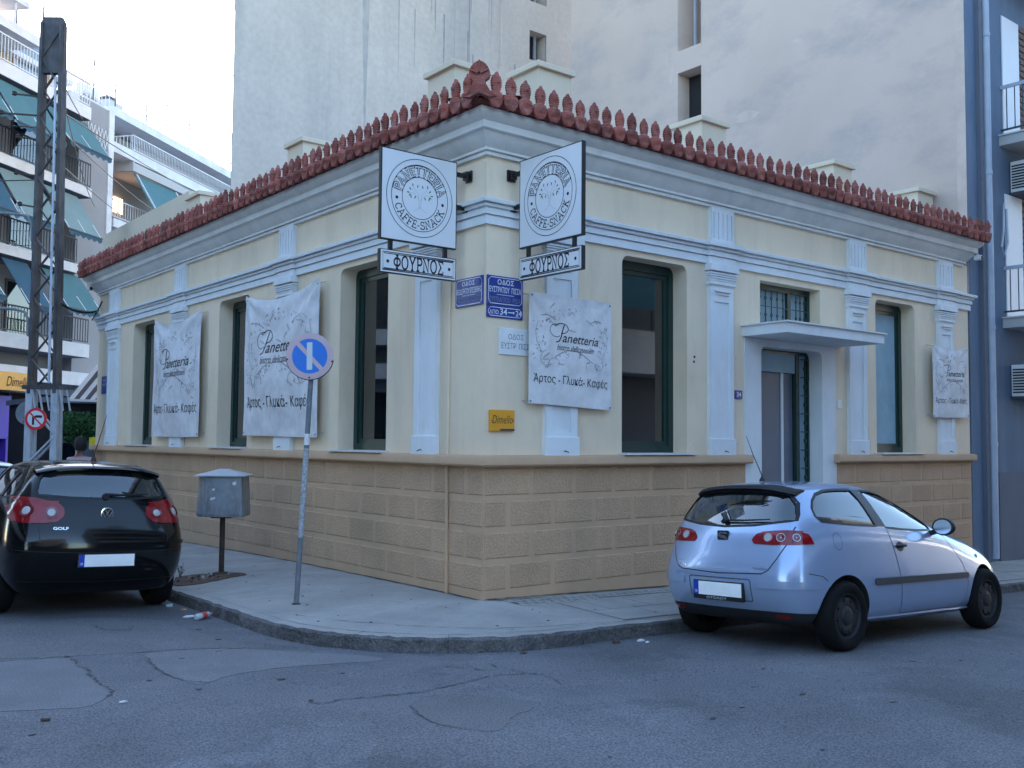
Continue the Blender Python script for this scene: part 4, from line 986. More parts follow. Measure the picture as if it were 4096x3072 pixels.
# banners -------------------------------------------------------------
def banner(F, u0, u1, z0, z1, sag, label, d0, seed, fold=1.0, sh=0.0):
    """vinyl sheet tied at its corners; F.u runs left to right as seen from the street"""
    rnd = random.Random(seed); W = u1 - u0; H = z1 - z0
    ph = [rnd.uniform(0, 6.28) for _ in range(6)]
    def S(x, y, d=0.0):
        """x, y in 0..1"""
        topsag = sag * 4 * x * (1 - x) * (y ** 3)
        u = u0 + W * x - 0.03 * W * (0.5 - x) * 0.0; z = z0 + H * y - topsag * H + sh * x * (1 if y > .5 else 1) 
        z += 0.012 * math.sin(x * 3.1 + ph[0]) * (1 - y)
        dl = abs(x) ; dr = abs(1 - x)
        # folds radiating from the two upper corners plus gentle belly
        r1 = math.atan2(1 - y, x + .02); r2 = math.atan2(1 - y, 1 - x + .02)
        f = 0.016 * math.sin(r1 * 9 + ph[1]) * math.exp(-1.6 * math.hypot(x, 1 - y)) + 0.016 * math.sin(r2 * 9 + ph[2]) * math.exp(-1.6 * math.hypot(1 - x, 1 - y))
        f += 0.009 * math.sin(x * 9 + y * 3 + ph[3]) * (.4 + .6 * (1 - y)) + 0.006 * math.sin(x * 17 - y * 9 + ph[4]) + .005 * math.sin(y * 13 + x * 4 + ph[5])
        e = min(x, 1 - x, 0.08) / .08 * min(y, 1 - y, .05) / .05
        f *= (0.35 + 0.65 * e)
        b = 0.05 * math.sin(math.pi * x) * math.sin(math.pi * min(1, y * 1.02))
        return F.P(u, z, d0 + fold * (f + b) + sag * .25 * y ** 4 * math.sin(math.pi * x) + d)
    t = thing('banner', label, 'banner', tuple(F.P((u0 + u1) / 2, z0, d0)), group='vinyl bakery banners on the walls')
    n, m_ = 40, 40
    mb = MB(); mb.v = [S(i / n, j / m_) for i in range(n + 1) for j in range(m_ + 1)]
    mb.f = [(i * (m_ + 1) + j, (i + 1) * (m_ + 1) + j, (i + 1) * (m_ + 1) + j + 1, i * (m_ + 1) + j + 1) for i in range(n) for j in range(m_)]
    k0 = len(mb.v); mb.v += [S(i / n, j / m_, -.003) for i in range(n + 1) for j in range(m_ + 1)]
    mb.f += [tuple(k0 + q for q in f[::-1]) for f in mb.f[:]]
    cl = obj('sheet', mb, 'cloth', t, smooth='all', recalc=False)
    fn = lambda x, y, d: S(x, y, d + .002)
    A = W / H
    # faded ornament frame
    o1 = MB(); o2 = MB()
    def sp(cx, cy, r_, a0, turns, s_=1, w=.004):
        pts = []
        for i in range(22):
            q = i / 21; a = R(a0) + s_ * q * turns * 6.283; rr = r_ * (1 - .8 * q)
            pts.append((cx + rr * math.cos(a), cy + rr * math.sin(a) * A))
        stroke(o1, fn, pts, w, .001)
    for sx in (0, 1):
        X = lambda x: (1 - x) if sx else x
        sg = -1 if sx else 1
        sp(X(.19), .40, .085, 90 if not sx else 90, .9, sg); sp(X(.30), .36, .10, 200 if not sx else -20, .6, -sg)
        stroke(o1, fn, [(X(.5), .505), (X(.42), .50), (X(.34), .465), (X(.28), .43)], .008, .001)
        stroke(o1, fn, [(X(.14), .80), (X(.20), .81), (X(.26), .79), (X(.30), .77)], .008, .001)
        stroke(o1, fn, [(X(.1), .75), (X(.07), .66), (X(.08), .56), (X(.13), .47)], .004, .001)
        for i in range(95):
            q = rnd.random() ** .9; side = rnd.random()
            if side < .35: cx, cy = .05 + .12 * rnd.random(), .36 + .40 * rnd.random()
            elif side < .7: cx = .12 + .38 * rnd.random(); cy = .80 + .12 * (cx - .12) / .38 + rnd.uniform(-.045, .05) - .05
            else: cx = .12 + .36 * rnd.random(); cy = .32 + .18 * (cx - .12) / .38 + rnd.uniform(-.03, .045)
            s_ = rnd.uniform(.003, .015); disc(o1 if rnd.random() < .35 else o2, fn, X(cx), cy, s_, s_ * rnd.uniform(.3, .7) * A, .001, 7, rot=rnd.uniform(0, 3.1))
        for i in range(7): disc(o2, fn, X(rnd.uniform(.1, .5)), rnd.uniform(.35, .9), rnd.uniform(.02, .05), rnd.uniform(.006, .012) * A, .0008, 9, rot=rnd.uniform(-.8, .8))
    obj('ornament_print', o1, 'ink2', cl, recalc=False, kind='stuff'); obj('pale_ornament_print', o2, 'ink3', cl, recalc=False, kind='stuff')
    # script title
    mb = MB(); put_text(mb, 'anetteria', fn, .375, .82, .575, .655, shear=.32, offset=.004, d=.002)
    stroke(mb, fn, [(.335, .60 - .02), (.36, .62), (.385, .70), (.40, .735)], .011, .002)
    stroke(mb, fn, [(.28, .735)] + [(.37 + .075 * math.cos(R(a)), .70 + .045 * A * math.sin(R(a))) for a in range(160, -95, -18)] + [(.36, .655)], .007, .002)
    stroke(mb, fn, [(.30 + .07 * math.cos(R(a)), .675 + .058 * A * math.sin(R(a))) for a in range(60, 330, 18)], .005, .002)
    stroke(mb, fn, [(.335 - .04 * q, .58 - .012 * q) for q in (0, .5, 1)], .009, .002)
    obj('lettering', mb, 'ink', cl, recalc=False)
    mb = MB(); put_text(mb, 'bistro delicatessen', fn, .31, .76, .50, .553, shear=.3, offset=.0, d=.002); obj('lettering', mb, 'trimgrey', cl, recalc=False)
    mb = MB(); put_text(mb, '\u0386\u03c1\u03c4\u03bf\u03c2 - \u0393\u03bb\u03c5\u03ba\u03ac- K\u03b1\u03c6\u03ad\u03c2', fn, .055, .945, .175, .275, offset=0, d=.002); obj('lettering', mb, 'ink', cl, recalc=False)
    for x, y in ((.025, .97), (.975, .97), (.02, .02), (.98, .02)):
        mb = MB(); c = S(x, y, .004); mb.lathe([(0, .0), (.012, 0), (.012, .006), (0, .006)], c, 'Z', 8, A=F.N, U=F.U, V=Z3); mb.bar(c, F.P(u0 + W * x + (-.05 if x < .5 else .05), z0 + H * y + .015, 0.0), .006)
        obj('eyelet', mb, 'galv', t)
    return t
banner(FX, 0.515, 1.73, 2.01, 3.215, 0.0, 'pale printed banner on the right wall beside the corner, next to the white street plate', 0.085, 3, .5, -0.02)
banner(FX, 8.81, 9.94, 2.065, 3.225, 0.045, 'small pale banner at the far right end of the house, right of the last window', 0.10, 5)
banner(FYV, -5.80, -3.47, 1.655, 3.74, 0.075, 'large pale banner on the left wall behind the no-parking sign', 0.10, 8, 1.5, 0.0)
banner(FYV, -9.80, -7.56, 1.65, 3.74, 0.07, 'large pale banner further along the left wall, between the two farther windows', 0.10, 11, 1.5, 0.0)

# ================================================================= STREET FURNITURE
# no-parking sign, leaning a little
bz = z_side(-1.55, 1.05)
t = thing('no_parking_sign', 'round blue and faded-pink alternate parking sign on a leaning grey post covered in old stickers', 'road sign', (-1.55, 1.053, bz))
top = Vector((-1.528, .88, 2.20)); bot = Vector((-1.55, 1.053, bz))
mb = MB(); mb.tube([bot, bot.lerp(top, .5), top + (top - bot).normalized() * .35], 0.026, 14); obj('post', mb, 'poleg', t, smooth=True)
mb = MB(); a = bot.lerp(top, .30); b = bot.lerp(top, .70); mb.tube([a.lerp(b, i / 12) for i in range(13)], [0.0275 + .001 * random.random() for _ in range(13)], 14, cap=False); obj('old_stickers', mb, 'sticker', t, smooth=True)
mb = MB(); a = bot.lerp(top, .715); b = bot.lerp(top, .765); mb.tube([a, b], 0.0285, 14, cap=False); obj('white_tape', mb, 'signwhite', t, smooth=True)
mb = MB(); mb.lathe([(0.027, 0.012), (.045, .004), (.05, -.01)], bot, 'Z', 14); obj('base_collar', mb, 'rust', t)
# sign disc
toC = (Vector((-6.12, -8.1, 2.0)) - Vector((-1.545, .866, 2.45))); toC.z = 0; toC.normalize()
toC = Matrix.Rotation(R(-8), 3, 'Z') @ toC
Us = Z3.cross(toC).normalized(); Us = -Us if Us.dot(rt) < 0 else Us
FS = Fr(Vector((-1.545, .866, 2.45)) + toC * .045, Us, toC)
mb = MB(); Rr = 0.234
mb.lathe([(0, -.012), (Rr - .004, -.012), (Rr, -.008), (Rr, .0), (Rr - .012, .001), (0, .001)], FS.O, A=toC, U=FS.U, V=Z3, n=48); obj('sign_disc', mb, 'signpink', t, smooth=True)
fn = lambda x, y, d: FS.P(x, y, d)
mb = MB(); disc(mb, fn, 0, 0, .175, .175, .002, 48); obj('blue_field', mb, 'signblue', t, recalc=False)
mb = MB(); stroke(mb, fn, [(-.125, .13), (.125, -.135)], .043, .0035); obj('diagonal_bar', mb, 'signpink', t, recalc=False)
mb = MB(); mb.add([fn(-.03, .135, .0045), fn(.025, .14, .0045), fn(.028, -.135, .0045), (fn(-.027, -.14, .0045))], [(0, 1, 2, 3)]); obj('vertical_bar', mb, 'signgrey', t, recalc=False)
mb = MB()
mb.tube([FS.P(-.228, -.03, -.03)] + [FS.P(.236 * math.cos(R(a)), .236 * math.sin(R(a)), -.018) for a in range(190, 352, 12)] + [FS.P(.228, -.03, -.03)], .006, 6); obj('clamp_ring', mb, 'black', t)
for x, y in ((-.222, -.035), (.222, -.05), (0, -.215)):
    mb = MB(); mb.lathe([(0, .006), (.009, .006), (.009, 0)], FS.P(x, y, .002), A=toC, U=FS.U, V=Z3, n=10); obj('bolt', mb, 'black', t)
# metal box on a rusty post
bx, by = -1.256, 3.677; bz = z_side(bx, by)
t = thing('metal_box', 'dented galvanised metal box with shallow lid on a rusty post in the pavement', 'post box', (bx, by, bz))
mb = MB(); mb.tube([(bx, by, bz), (bx, by, .68)], .033, 10); obj('post', mb, 'rust', t, smooth=True)
mb = MB(); mb.lathe([(0.032, .03), (.10, .018), (.12, .0)], (bx, by, bz), 'Z', 12); obj('base_plate', mb, 'rust', t)
a = R(-52)
FB = Fr((bx, by, 0), (math.cos(a), math.sin(a), 0), (math.sin(a) * 1, -math.cos(a) * 1, 0))
FB = Fr((bx, by, 0), (math.cos(R(-38)), math.sin(R(-38)), 0), (-math.sin(R(38)), -math.cos(R(38)), 0))
mb = MB()
def ring(z, h, w, cut=.10): return [FB.P(x, z, d) for x, d in ((-w, -h), (w, -h), (w, h), (w - .02, h + .0), (-w + cut, h), (-w, h - cut * .75))]
rings = [ring(.665, .19, .285), ring(.70, .195, .29), ring(1.15, .195, .265), ring(1.175, .19, .255)]
k = len(rings[0])
mb.v = [p for r_ in rings for p in r_]; mb.f = [(i * k + j, i * k + (j + 1) % k, (i + 1) * k + (j + 1) % k, (i + 1) * k + j) for i in range(3) for j in range(k)] + [tuple(range(k)), tuple(3 * k + j for j in range(k))]
obj('box_body', mb, 'galv', t)
mb = MB(); e = .04
low = [FB.P(x, 1.17, d) for x, d in ((-.30, -.23), (.315, -.23), (.315, .235), (-.30, .235))]; ap = [FB.P(x, 1.245, d) for x, d in ((-.05, -.03), (.06, -.03), (.06, .03), (-.05, .03))]; lw = [p - Vector((0, 0, .012)) for p in low]
mb.add(lw + low + ap, [(0, 1, 2, 3)] + [(i, (i + 1) % 4, 4 + (i + 1) % 4, 4 + i) for i in range(4)] + [(4 + i, 4 + (i + 1) % 4, 8 + (i + 1) % 4, 8 + i) for i in range(4)] + [(8, 9, 10, 11)]); obj('lid', mb, 'galvroof', t)
mb = MB(); random.seed(4)
for q in range(5):
    x = random.uniform(-.15, .2); z = random.uniform(.85, 1.1); w = random.uniform(.015, .045)
    mb.add([FB.P(x, z, .199), FB.P(x + w, z + .01, .199), FB.P(x + w * .9, z + w * 1.3, .199), FB.P(x - .01, z + w, .199)], [(0, 1, 2, 3)])
obj('paper_scraps', mb, 'signwhite', t, recalc=False)
mb = MB(); mb.fbox(FB, -.12, .12, .645, .667, -.05, .10); obj('bottom_bracket', mb, 'rust', t)

# lattice pole --------------------------------------------------------
pc = Vector((-1.09, 13.40, 0)); U_ = rt.copy(); U_.z = 0; U_.normalize(); V_ = Vector((-U_.y, U_.x, 0))
zg = z_side(-1.1, 13.4) - .1
t = thing('lattice_pole', 'tall weathered steel lattice pole with whitewashed base beside the far end of the house', 'utility pole', (pc.x, pc.y, zg))
def legpos(z, s, q):
    w = 0.345 - (0.345 - .262) * max(0, (z - 0.0)) / 10.0
    lean = .06 - .10 * max(z, 0) / 10
    return pc + U_ * (s * (w - .07) + lean) + V_ * (q * (w - .07) * .32) + Z3 * z
zs = [2.58 + i * .62 for i in range(13)]
for s in (-1, 1):
    mb = MB()
    for q in (-1, 1):
        a, b = legpos(2.5, s, q), legpos(10.15, s, q); mb.bar(a, b, .05, .15, V_)
    mb2 = [legpos(2.5, s, 0), legpos(9.95, s, 0)]
    mb.bar(legpos(2.5, s, -1) + U_ * s * .02, legpos(10.15, s, -1) + U_ * s * .02, .03, .13, V_)
    obj('pole_leg', mb, 'latgrey', t)
for s in (-1, 1):
    mb = MB()
    for q in (-1, 1): mb.bar(legpos(zg, s, q) + U_ * s * .0, legpos(2.6, s, q), .13, .10, V_)
    obj('whitewashed_leg', mb, 'latwhite', t)
for i in range(len(zs) - 1):
    s = 1 if i % 2 else -1
    for q, mname in ((-1, 'lattice_brace'), (1, 'lattice_brace')):
        mb = MB(); mb.bar(legpos(zs[i], s * q, q * 1.15), legpos(zs[i + 1], -s * q, q * 1.15), .065, .02, U_); obj(mname, mb, 'latgrey', t)
for i in range(4):
    z0 = zg + .2 + i * .62; s = 1 if i % 2 else -1
    for q in (-1, 1):
        mb = MB(); mb.bar(legpos(z0, s, q * 1.3), legpos(z0 + .55, -s, q * 1.3), .08, .03, U_); obj('lattice_brace', mb, 'latwhite', t)
mb = MB(); mb.prism([legpos(9.1, s, q) + U_ * s * .04 for s, q in ((-1, -1), (1, -1), (1, 1), (-1, 1))], [legpos(10.15, s, q) + U_ * s * .05 for s, q in ((-1, -1), (1, -1), (1, 1), (-1, 1))])
mb.prism([legpos(10.15, s, q) + U_ * s * .06 for s, q in ((-1, -1), (1, -1), (1, 1), (-1, 1))], [legpos(10.28, s * 1.0, q) for s, q in ((-1, -1), (1, -1), (1, 1), (-1, 1))]); obj('pole_head', mb, 'latgrey', t)
mb = MB(); mb.tube([legpos(2.7, .55, -1.5), legpos(6, .55, -1.5), legpos(9.0, .55, -1.5)], .025, 8); obj('conduit', mb, 'pipegrey', t, smooth=True)
mb = MB(); mb.bar(legpos(2.62, -1.55, -1.2), legpos(2.62, 2.5, -1.2), .08, .10, V_); obj('crossbar', mb, 'latgrey', t)
for k in range(6):
    mb = MB(); a = legpos(2.57, -.75 + k * .55, -1.5); mb.bar(a, a - Z3 * .42 + U_ * .08, .045, .02, U_); obj('painted_strap', mb, 'latwhite', t)
for z in (6.15, 4.2):
    mb = MB(); a = legpos(z - .55, -1.3, -1); pts = [a, a + Z3 * .35 - U_ * .02, a + Z3 * .5 - U_ * .1, a + Z3 * .55 - U_ * .3, a + Z3 * .62 - U_ * 1.6]; mb.tube(pts, .03, 8); obj('bracket_arm', mb, 'poleg', t, smooth=True)
for z, dx in ((8.6, -.5), (8.2, -.75), (7.7, -.4), (6.95, -.4), (6.3, -.3)):
    mb = MB(); a = legpos(z, -1.2, -1); mb.bar(a, a + U_ * dx + Z3 * .05, .03); mb.lathe([(0, -.05), (.05, -.03), (.035, 0), (.05, .03), (0, .06)], a + U_ * dx + Z3 * .06, 'Z', 8); obj('insulator', mb, 'rust', t)
# turn prohibition sign hung on the pole
c = legpos(1.98, -.25, -1) - V_ * .12; toC = -V_
FT = Fr(c, U_, toC)
t = thing('no_turn_sign', 'small round red-rimmed no-turn sign fixed to the lattice pole', 'road sign', tuple(c - Z3 * .22))
mb = MB(); mb.lathe([(0, -.01), (.218, -.01), (.22, 0), (0, .001)], c, A=toC, U=FT.U, V=Z3, n=32); obj('sign_disc', mb, 'signred', t, smooth=True)
fn = lambda x, y, d: FT.P(x, y, d)
mb = MB(); disc(mb, fn, 0, 0, .165, .165, .003, 32); obj('white_field', mb, 'signgrey', t, recalc=False)
mb = MB(); stroke(mb, fn, [(-.05, -.12), (-.05, .035), (.02, .05)], .045, .005); stroke(mb, fn, [(0, .05), (.13, .045)], .05, .005); obj('arrow', mb, 'ink', t, recalc=False)
mb = MB(); stroke(mb, fn, [(-.12, .125), (.12, -.125)], .03, .007); obj('red_slash', mb, 'signred', t, recalc=False)
# traffic mirror / grey disc at the side of the pole
c2 = legpos(2.1, -1.35, .5); t = thing('round_mirror', 'round grey disc seen from behind at the left side of the lattice pole', 'mirror', tuple(c2 - Z3 * .25))
mb = MB(); mb.lathe([(0, -.03), (.20, -.01), (.24, .0), (.24, .015), (0, .02)], c2, A=-V_, U=U_, V=Z3, n=28); obj('disc', mb, 'poleg', t, smooth=True)
mb = MB(); mb.bar(c2, c2 + U_ * .3, .03); obj('bracket', mb, 'poleg', t)

# litter ---------------------------------------------------------------
x, y = -2.33, 1.50; z = z_road(x, y) + .036
t = thing('plastic_bottle', 'crushed clear plastic bottle with red label lying in the gutter', 'bottle', (x, y, z_road(x, y)))
ax = Vector((.8, .5, 0)).normalized(); pt = [Vector((x, y, z)) + ax * q for q in (-.12, -.10, -.04, .03, .08, .11, .125)]
mb = MB(); mb.tube(pt, [.02, .034, .033, .030, .03, .012, .012], 10); obj('body', mb, 'pet', t, smooth=True)
mb = MB(); mb.tube([pt[2], Vector((x, y, z + .002)), pt[3]], [.0345, .034, .0325], 10, cap=False); obj('label_wrap', mb, 'redlabel', t, smooth=True)
mb = MB(); mb.tube([pt[-1], pt[-1] + ax * .015], .014, 8); obj('cap', mb, 'redlabel', t)
def scrap(name, label, cat, x, y, r, m, h=.012):
    mb = MB(); n = 7; z = z_road(x, y) if g_d(x, y) > 0 else z_side(x, y)
    rr = [r * random.uniform(.6, 1.2) for _ in range(n)]
    top = [(x + rr[i] * math.cos(i * .9), y + rr[i] * .6 * math.sin(i * .9), z + .007 + random.uniform(.002, h)) for i in range(n)]
    mb.add(top + [(x, y, z + .006 + h)] + [(p[0], p[1], z + .005) for p in top], [(i, (i + 1) % n, n) for i in range(n)] + [(i, n + 1 + i, n + 1 + (i + 1) % n, (i + 1) % n) for i in range(n)])
    tag(obj(name, mb, m, origin=(x, y, z)), label, cat)
scrap('paper_scrap', 'flat white paper scrap in the gutter left of the crushed bottle', 'litter', -2.42, 1.64, .06, 'signwhite')
scrap('paper_scrap', 'crumpled grey scrap in the gutter behind the black car', 'litter', -2.33, 2.42, .04, 'pet', .03)
scrap('dry_leaf', 'small yellowish leaf in the gutter near the black car', 'leaf', -2.28, 2.14, .03, 'orange')
scrap('paper_scrap', 'orange-brown paper bit on the road near the right kerb', 'litter', .16, -1.76, .05, 'soil', .03)
scrap('paper_scrap', 'small white paper bit on the road near the silver car', 'litter', .42, -1.80, .05, 'signwhite')
scrap('paper_scrap', 'tiny white chip on the road just nearer than the paper bit by the silver car', 'litter', .38, -1.93, .025, 'signwhite')
scrap('dry_leaf', 'brown leaf against the kerb at the front of the corner', 'leaf', -.78, -1.62, .04, 'soil')
scrap('paper_scrap', 'white chip on the asphalt at the left foreground', 'litter', -4.03, -1.5, .025, 'signwhite')
scrap('dry_leaf', 'pale brown leaf on the asphalt at the left foreground', 'leaf', -4.53, -1.63, .035, 'soil')
for o in [o for o in bpy.data.objects if o.name.startswith(('paper_scrap', 'dry_leaf'))]: o['group'] = 'small litter on the road' if o.name.startswith('paper') else 'fallen leaves on the road'
# weed
t = thing('weed', 'small dusty weed growing in the soil pit beside the metal box', 'plant', (-1.75, 3.72, z_side(-1.75, 3.72)))
mb = MB(); st = MB(); b0 = Vector((-1.75, 3.72, z_side(-1.75, 3.72)))
for k in range(7):
    a = k * .9; e = b0 + Vector((.05 * math.cos(a), .05 * math.sin(a), .10 + .015 * k)); st.tube([b0, b0.lerp(e, .5) + Z3 * .02, e], [.003, .002, .001], 4)
    for q in range(3):
        c = b0.lerp(e, .5 + .2 * q); n_ = Vector((random.uniform(-1, 1), random.uniform(-1, 1), .6)).normalized() * .03; m_ = n_.cross(Z3).normalized() * .012
        mb.add([c, c + n_ * .5 + m_, c + n_, c + n_ * .5 - m_], [(0, 1, 2, 3)])
obj('stem', st, 'weed', t); obj('leaves', mb, 'weed', t, recalc=False)
# ================================================================= CARS
def car_cage(tab, bow, crown, fbow):
    """tab: rows (bottom to top) of stations [(x, y, z)...] for the left half; closed cage around both sides"""
    nr, ns = len(tab), len(tab[0]); cols = [1.0, 0.72, 0.36, 0.0, -0.36, -0.72, -1.0]
    V = {}; verts = []
    def vid(key, p):
        if key not in V: V[key] = len(verts); verts.append(Vector(p))
        return V[key]
    def side(k, i, s):
        x, y, z = tab[k][i]; return vid(('s', k, i, s), (x, y * s, z))
    def rear(k, c):
        t = cols[c]
        if abs(t) == 1: return side(k, 0, 1 if t > 0 else -1)
        x, y, z = tab[k][0]; return vid(('r', k, c), (x - bow[k] * (1 - t * t), y * t, z + (crown[0] * (1 - t * t) if k == nr - 1 else 0)))
    def front(k, c):
        t = cols[c]
        if abs(t) == 1: return side(k, ns - 1, 1 if t > 0 else -1)
        x, y, z = tab[k][-1]; return vid(('f', k, c), (x + fbow * (1 - t * t), y * t, z + (crown[-1] * (1 - t * t) if k == nr - 1 else 0)))
    def cap(k, i, c):
        t = cols[c]
        if i == 0: return rear(k, c)
        if i == ns - 1: return front(k, c)
        if abs(t) == 1: return side(k, i, 1 if t > 0 else -1)
        x, y, z = tab[k][i]; top = k == nr - 1
        return vid(('c', k, i, c), (x + (0.10 * (1 - t * t) if top and i in GLASSX else 0), y * t, z + (crown[i] * (1 - t * t) if top else 0)))
    F = []
    GLASSX = car_cage.glassx
    for s in (1, -1):
        for k in range(nr - 1):
            for i in range(ns - 1): F.append((side(k, i, s), side(k, i + 1, s), side(k + 1, i + 1, s), side(k + 1, i, s)))
    for k in range(nr - 1):
        for c in range(6):
            F.append((rear(k, c), rear(k, c + 1), rear(k + 1, c + 1), rear(k + 1, c)))
            F.append((front(k, c), front(k, c + 1), front(k + 1, c + 1), front(k + 1, c)))
    for k in (0, nr - 1):
        for i in range(ns - 1):
            for c in range(6): F.append((cap(k, i, c), cap(k, i, c + 1), cap(k, i + 1, c + 1), cap(k, i + 1, c)))
    return verts, F
car_cage.glassx = ()
def mesh_obj(verts, faces, name='tmp'):
    me = bpy.data.meshes.new(name); me.from_pydata([tuple(v) for v in verts], [], faces)
    bm = bmesh.new(); bm.from_mesh(me); bmesh.ops.recalc_face_normals(bm, faces=bm.faces); bm.to_mesh(me); bm.free()
    o = bpy.data.objects.new(name, me); COL.objects.link(o); return o
def bake(o):
    dg = bpy.context.evaluated_depsgraph_get(); dg.update()
    me = bpy.data.meshes.new_from_object(o.evaluated_get(dg)); return me
def kill(o):
    me = o.data; bpy.data.objects.remove(o); bpy.data.meshes.remove(me)
def densify(poly, step, closed=True):
    out = []; n = len(poly)
    for i in range(n if closed else n - 1):
        a, b = poly[i], poly[(i + 1) % n]; l = math.hypot(b[0] - a[0], b[1] - a[1]); k = max(1, int(l / step))
        for j in range(k): out.append((a[0] + (b[0] - a[0]) * j / k, a[1] + (b[1] - a[1]) * j / k))
    if not closed: out.append(poly[-1])
    return out
def in_poly(pl, x, y):
    c = False; j = len(pl) - 1
    for i in range(len(pl)):
        if (pl[i][1] > y) != (pl[j][1] > y) and x < (pl[j][0] - pl[i][0]) * (y - pl[i][1]) / (pl[j][1] - pl[i][1]) + pl[i][0]: c = not c
        j = i
    return c
def grow(poly, e):
    n = len(poly); A = sum(poly[i][0] * poly[(i + 1) % n][1] - poly[(i + 1) % n][0] * poly[i][1] for i in range(n)); s = 1 if A > 0 else -1; out = []
    for i in range(n):
        a, p, b = poly[i - 1], poly[i], poly[(i + 1) % n]
        def nrm(u, v): l = math.hypot(v[0] - u[0], v[1] - u[1]) or 1; return ((v[1] - u[1]) / l * s, -(v[0] - u[0]) / l * s)
        n1, n2 = nrm(a, p), nrm(p, b); m = (n1[0] + n2[0], n1[1] + n2[1]); l = math.hypot(*m) or 1; k = e / max(0.5, (1 + n1[0] * n2[0] + n1[1] * n2[1]) / 2) ** .5
        out.append((p[0] + m[0] / l * k, p[1] + m[1] / l * k))
    return out

class CarSkin:
    def __init__(s, me): s.bvh = BVHTree.FromPolygons([v.co.copy() for v in me.vertices], [tuple(p.vertices) for p in me.polygons])
    def hit(s, axis, a, b):
        """axis 'R'/'L' side views (a=x,b=z), 'B' back view (a=y,b=z), 'T' top view (a=x,b=y)"""
        if axis == 'R': o, d = Vector((a, -3, b)), Vector((0, 1, 0))
        elif axis == 'L': o, d = Vector((a, 3, b)), Vector((0, -1, 0))
        elif axis == 'B': o, d = Vector((-3, a, b)), Vector((1, 0, 0))
        elif axis == 'F': o, d = Vector((8, a, b)), Vector((-1, 0, 0))
        else: o, d = Vector((a, b, 4)), Vector((0, 0, -1))
        r = s.bvh.ray_cast(o, d)
        if r[0] is None:
            r = s.bvh.find_nearest(o + d * 2.4)
        n = r[1] if r[1].dot(d) < 0 else -r[1]
        return r[0], n
    def decal(s, axis, poly, off, step=0.04, skirt=0.02, closed_loop=None, dens=True):
        pl = densify(poly, step) if dens else poly
        xs = [p[0] for p in pl]; ys = [p[1] for p in pl]; inner = []
        x = min(xs) + step * .6
        while x < max(xs):
            y = min(ys) + step * .6
            while y < max(ys):
                if in_poly(pl, x, y) and min((x - q[0]) ** 2 + (y - q[1]) ** 2 for q in pl) > (step * .35) ** 2: inner.append((x, y))
                y += step
            x += step
        res = geometry.delaunay_2d_cdt([Vector(p) for p in pl + inner], [], [tuple(range(len(pl)))], 1, 1e-5)
        mb = MB(); pts = []; nn = []
        for v in res[0]:
            p, n = s.hit(axis, v.x, v.y); pts.append(p + n * off); nn.append(n)
        mb.add(pts, [tuple(f) for f in res[2]])
        if skirt:
            lo = []; hi = []
            for q in pl:
                p, n = s.hit(axis, *q); hi.append(p + n * off); lo.append(p + n * (off - skirt))
            k = len(pl); mb.add(hi + lo, [(i, (i + 1) % k, k + (i + 1) % k, k + i) for i in range(k)])
        return mb
    def ribbon(s, axis, line, w, off, step=0.03, closed=False):
        pl = densify(line, step, closed); n = len(pl); A = []; B = []
        for i, p in enumerate(pl):
            a = pl[(i - 1) % n] if closed or i else p; b = pl[(i + 1) % n] if closed or i < n - 1 else p
            tx, ty = b[0] - a[0], b[1] - a[1]; l = math.hypot(tx, ty) or 1
            for s_, L_ in ((1, A), (-1, B)):
                q, nn = s.hit(axis, p[0] - ty / l * w / 2 * s_, p[1] + tx / l * w / 2 * s_); L_.append(q + nn * off)
        mb = MB(); mb.add(A + B, [(i, (i + 1) % n, n + (i + 1) % n, n + i) for i in range(n if closed else n - 1)])
        return mb

def wheel(t, x, y, r, side, rimm='rim', w=0.19, steer=0.0, name='wheel', caps=0):
    A = Vector((math.sin(steer) * -side, side * math.cos(steer), 0)).normalized(); U = Vector((0, 0, 1)); Vv = A.cross(U)
    O = Vector((x, y, r))
    mb = MB(); hw = w / 2; ri = r * 0.655
    mb.lathe([(ri - .01, -hw + .01), (ri, -hw), (r * .86, -hw - .008), (r * .965, -hw + .016), (r, -hw + .045), (r, hw - .045), (r * .965, hw - .016), (r * .93, hw - .002), (r * .86, hw + .008), (ri + .02, hw), (ri - .005, hw - .012), (ri - .012, hw - .05)], O, A=A, U=U, V=Vv, n=44)
    wt = obj(name, mb, 'rubber', t, smooth=True)
    mb = MB(); n = 44
    mb.lathe([(ri - .005, hw - .012), (ri - .012, hw - .012), (ri - .02, hw - .04), (ri * .86, hw - .055), (ri * .78, hw - .03), (ri * .58, hw - .022), (ri * .42, hw - .03), (ri * .34, hw - .012), (ri * .24, hw - .008), (0, hw - .006)], O, A=A, U=U, V=Vv, n=n)
    obj('rim', mb, rimm, wt, smooth=True)
    for k in range(8 if caps == 0 else 5):
        a = 2 * math.pi * (k + .3) / (8 if caps == 0 else 5); c = O + A * (hw - .022) + (U * math.cos(a) + Vv * math.sin(a)) * ri * .68
        mb = MB(); mb.lathe([(0, .004), (ri * .085, .004), (ri * .09, -.01)], c, A=A, U=U, V=Vv, n=10); obj('wheel_hole', mb, 'black', wt)
    return wt

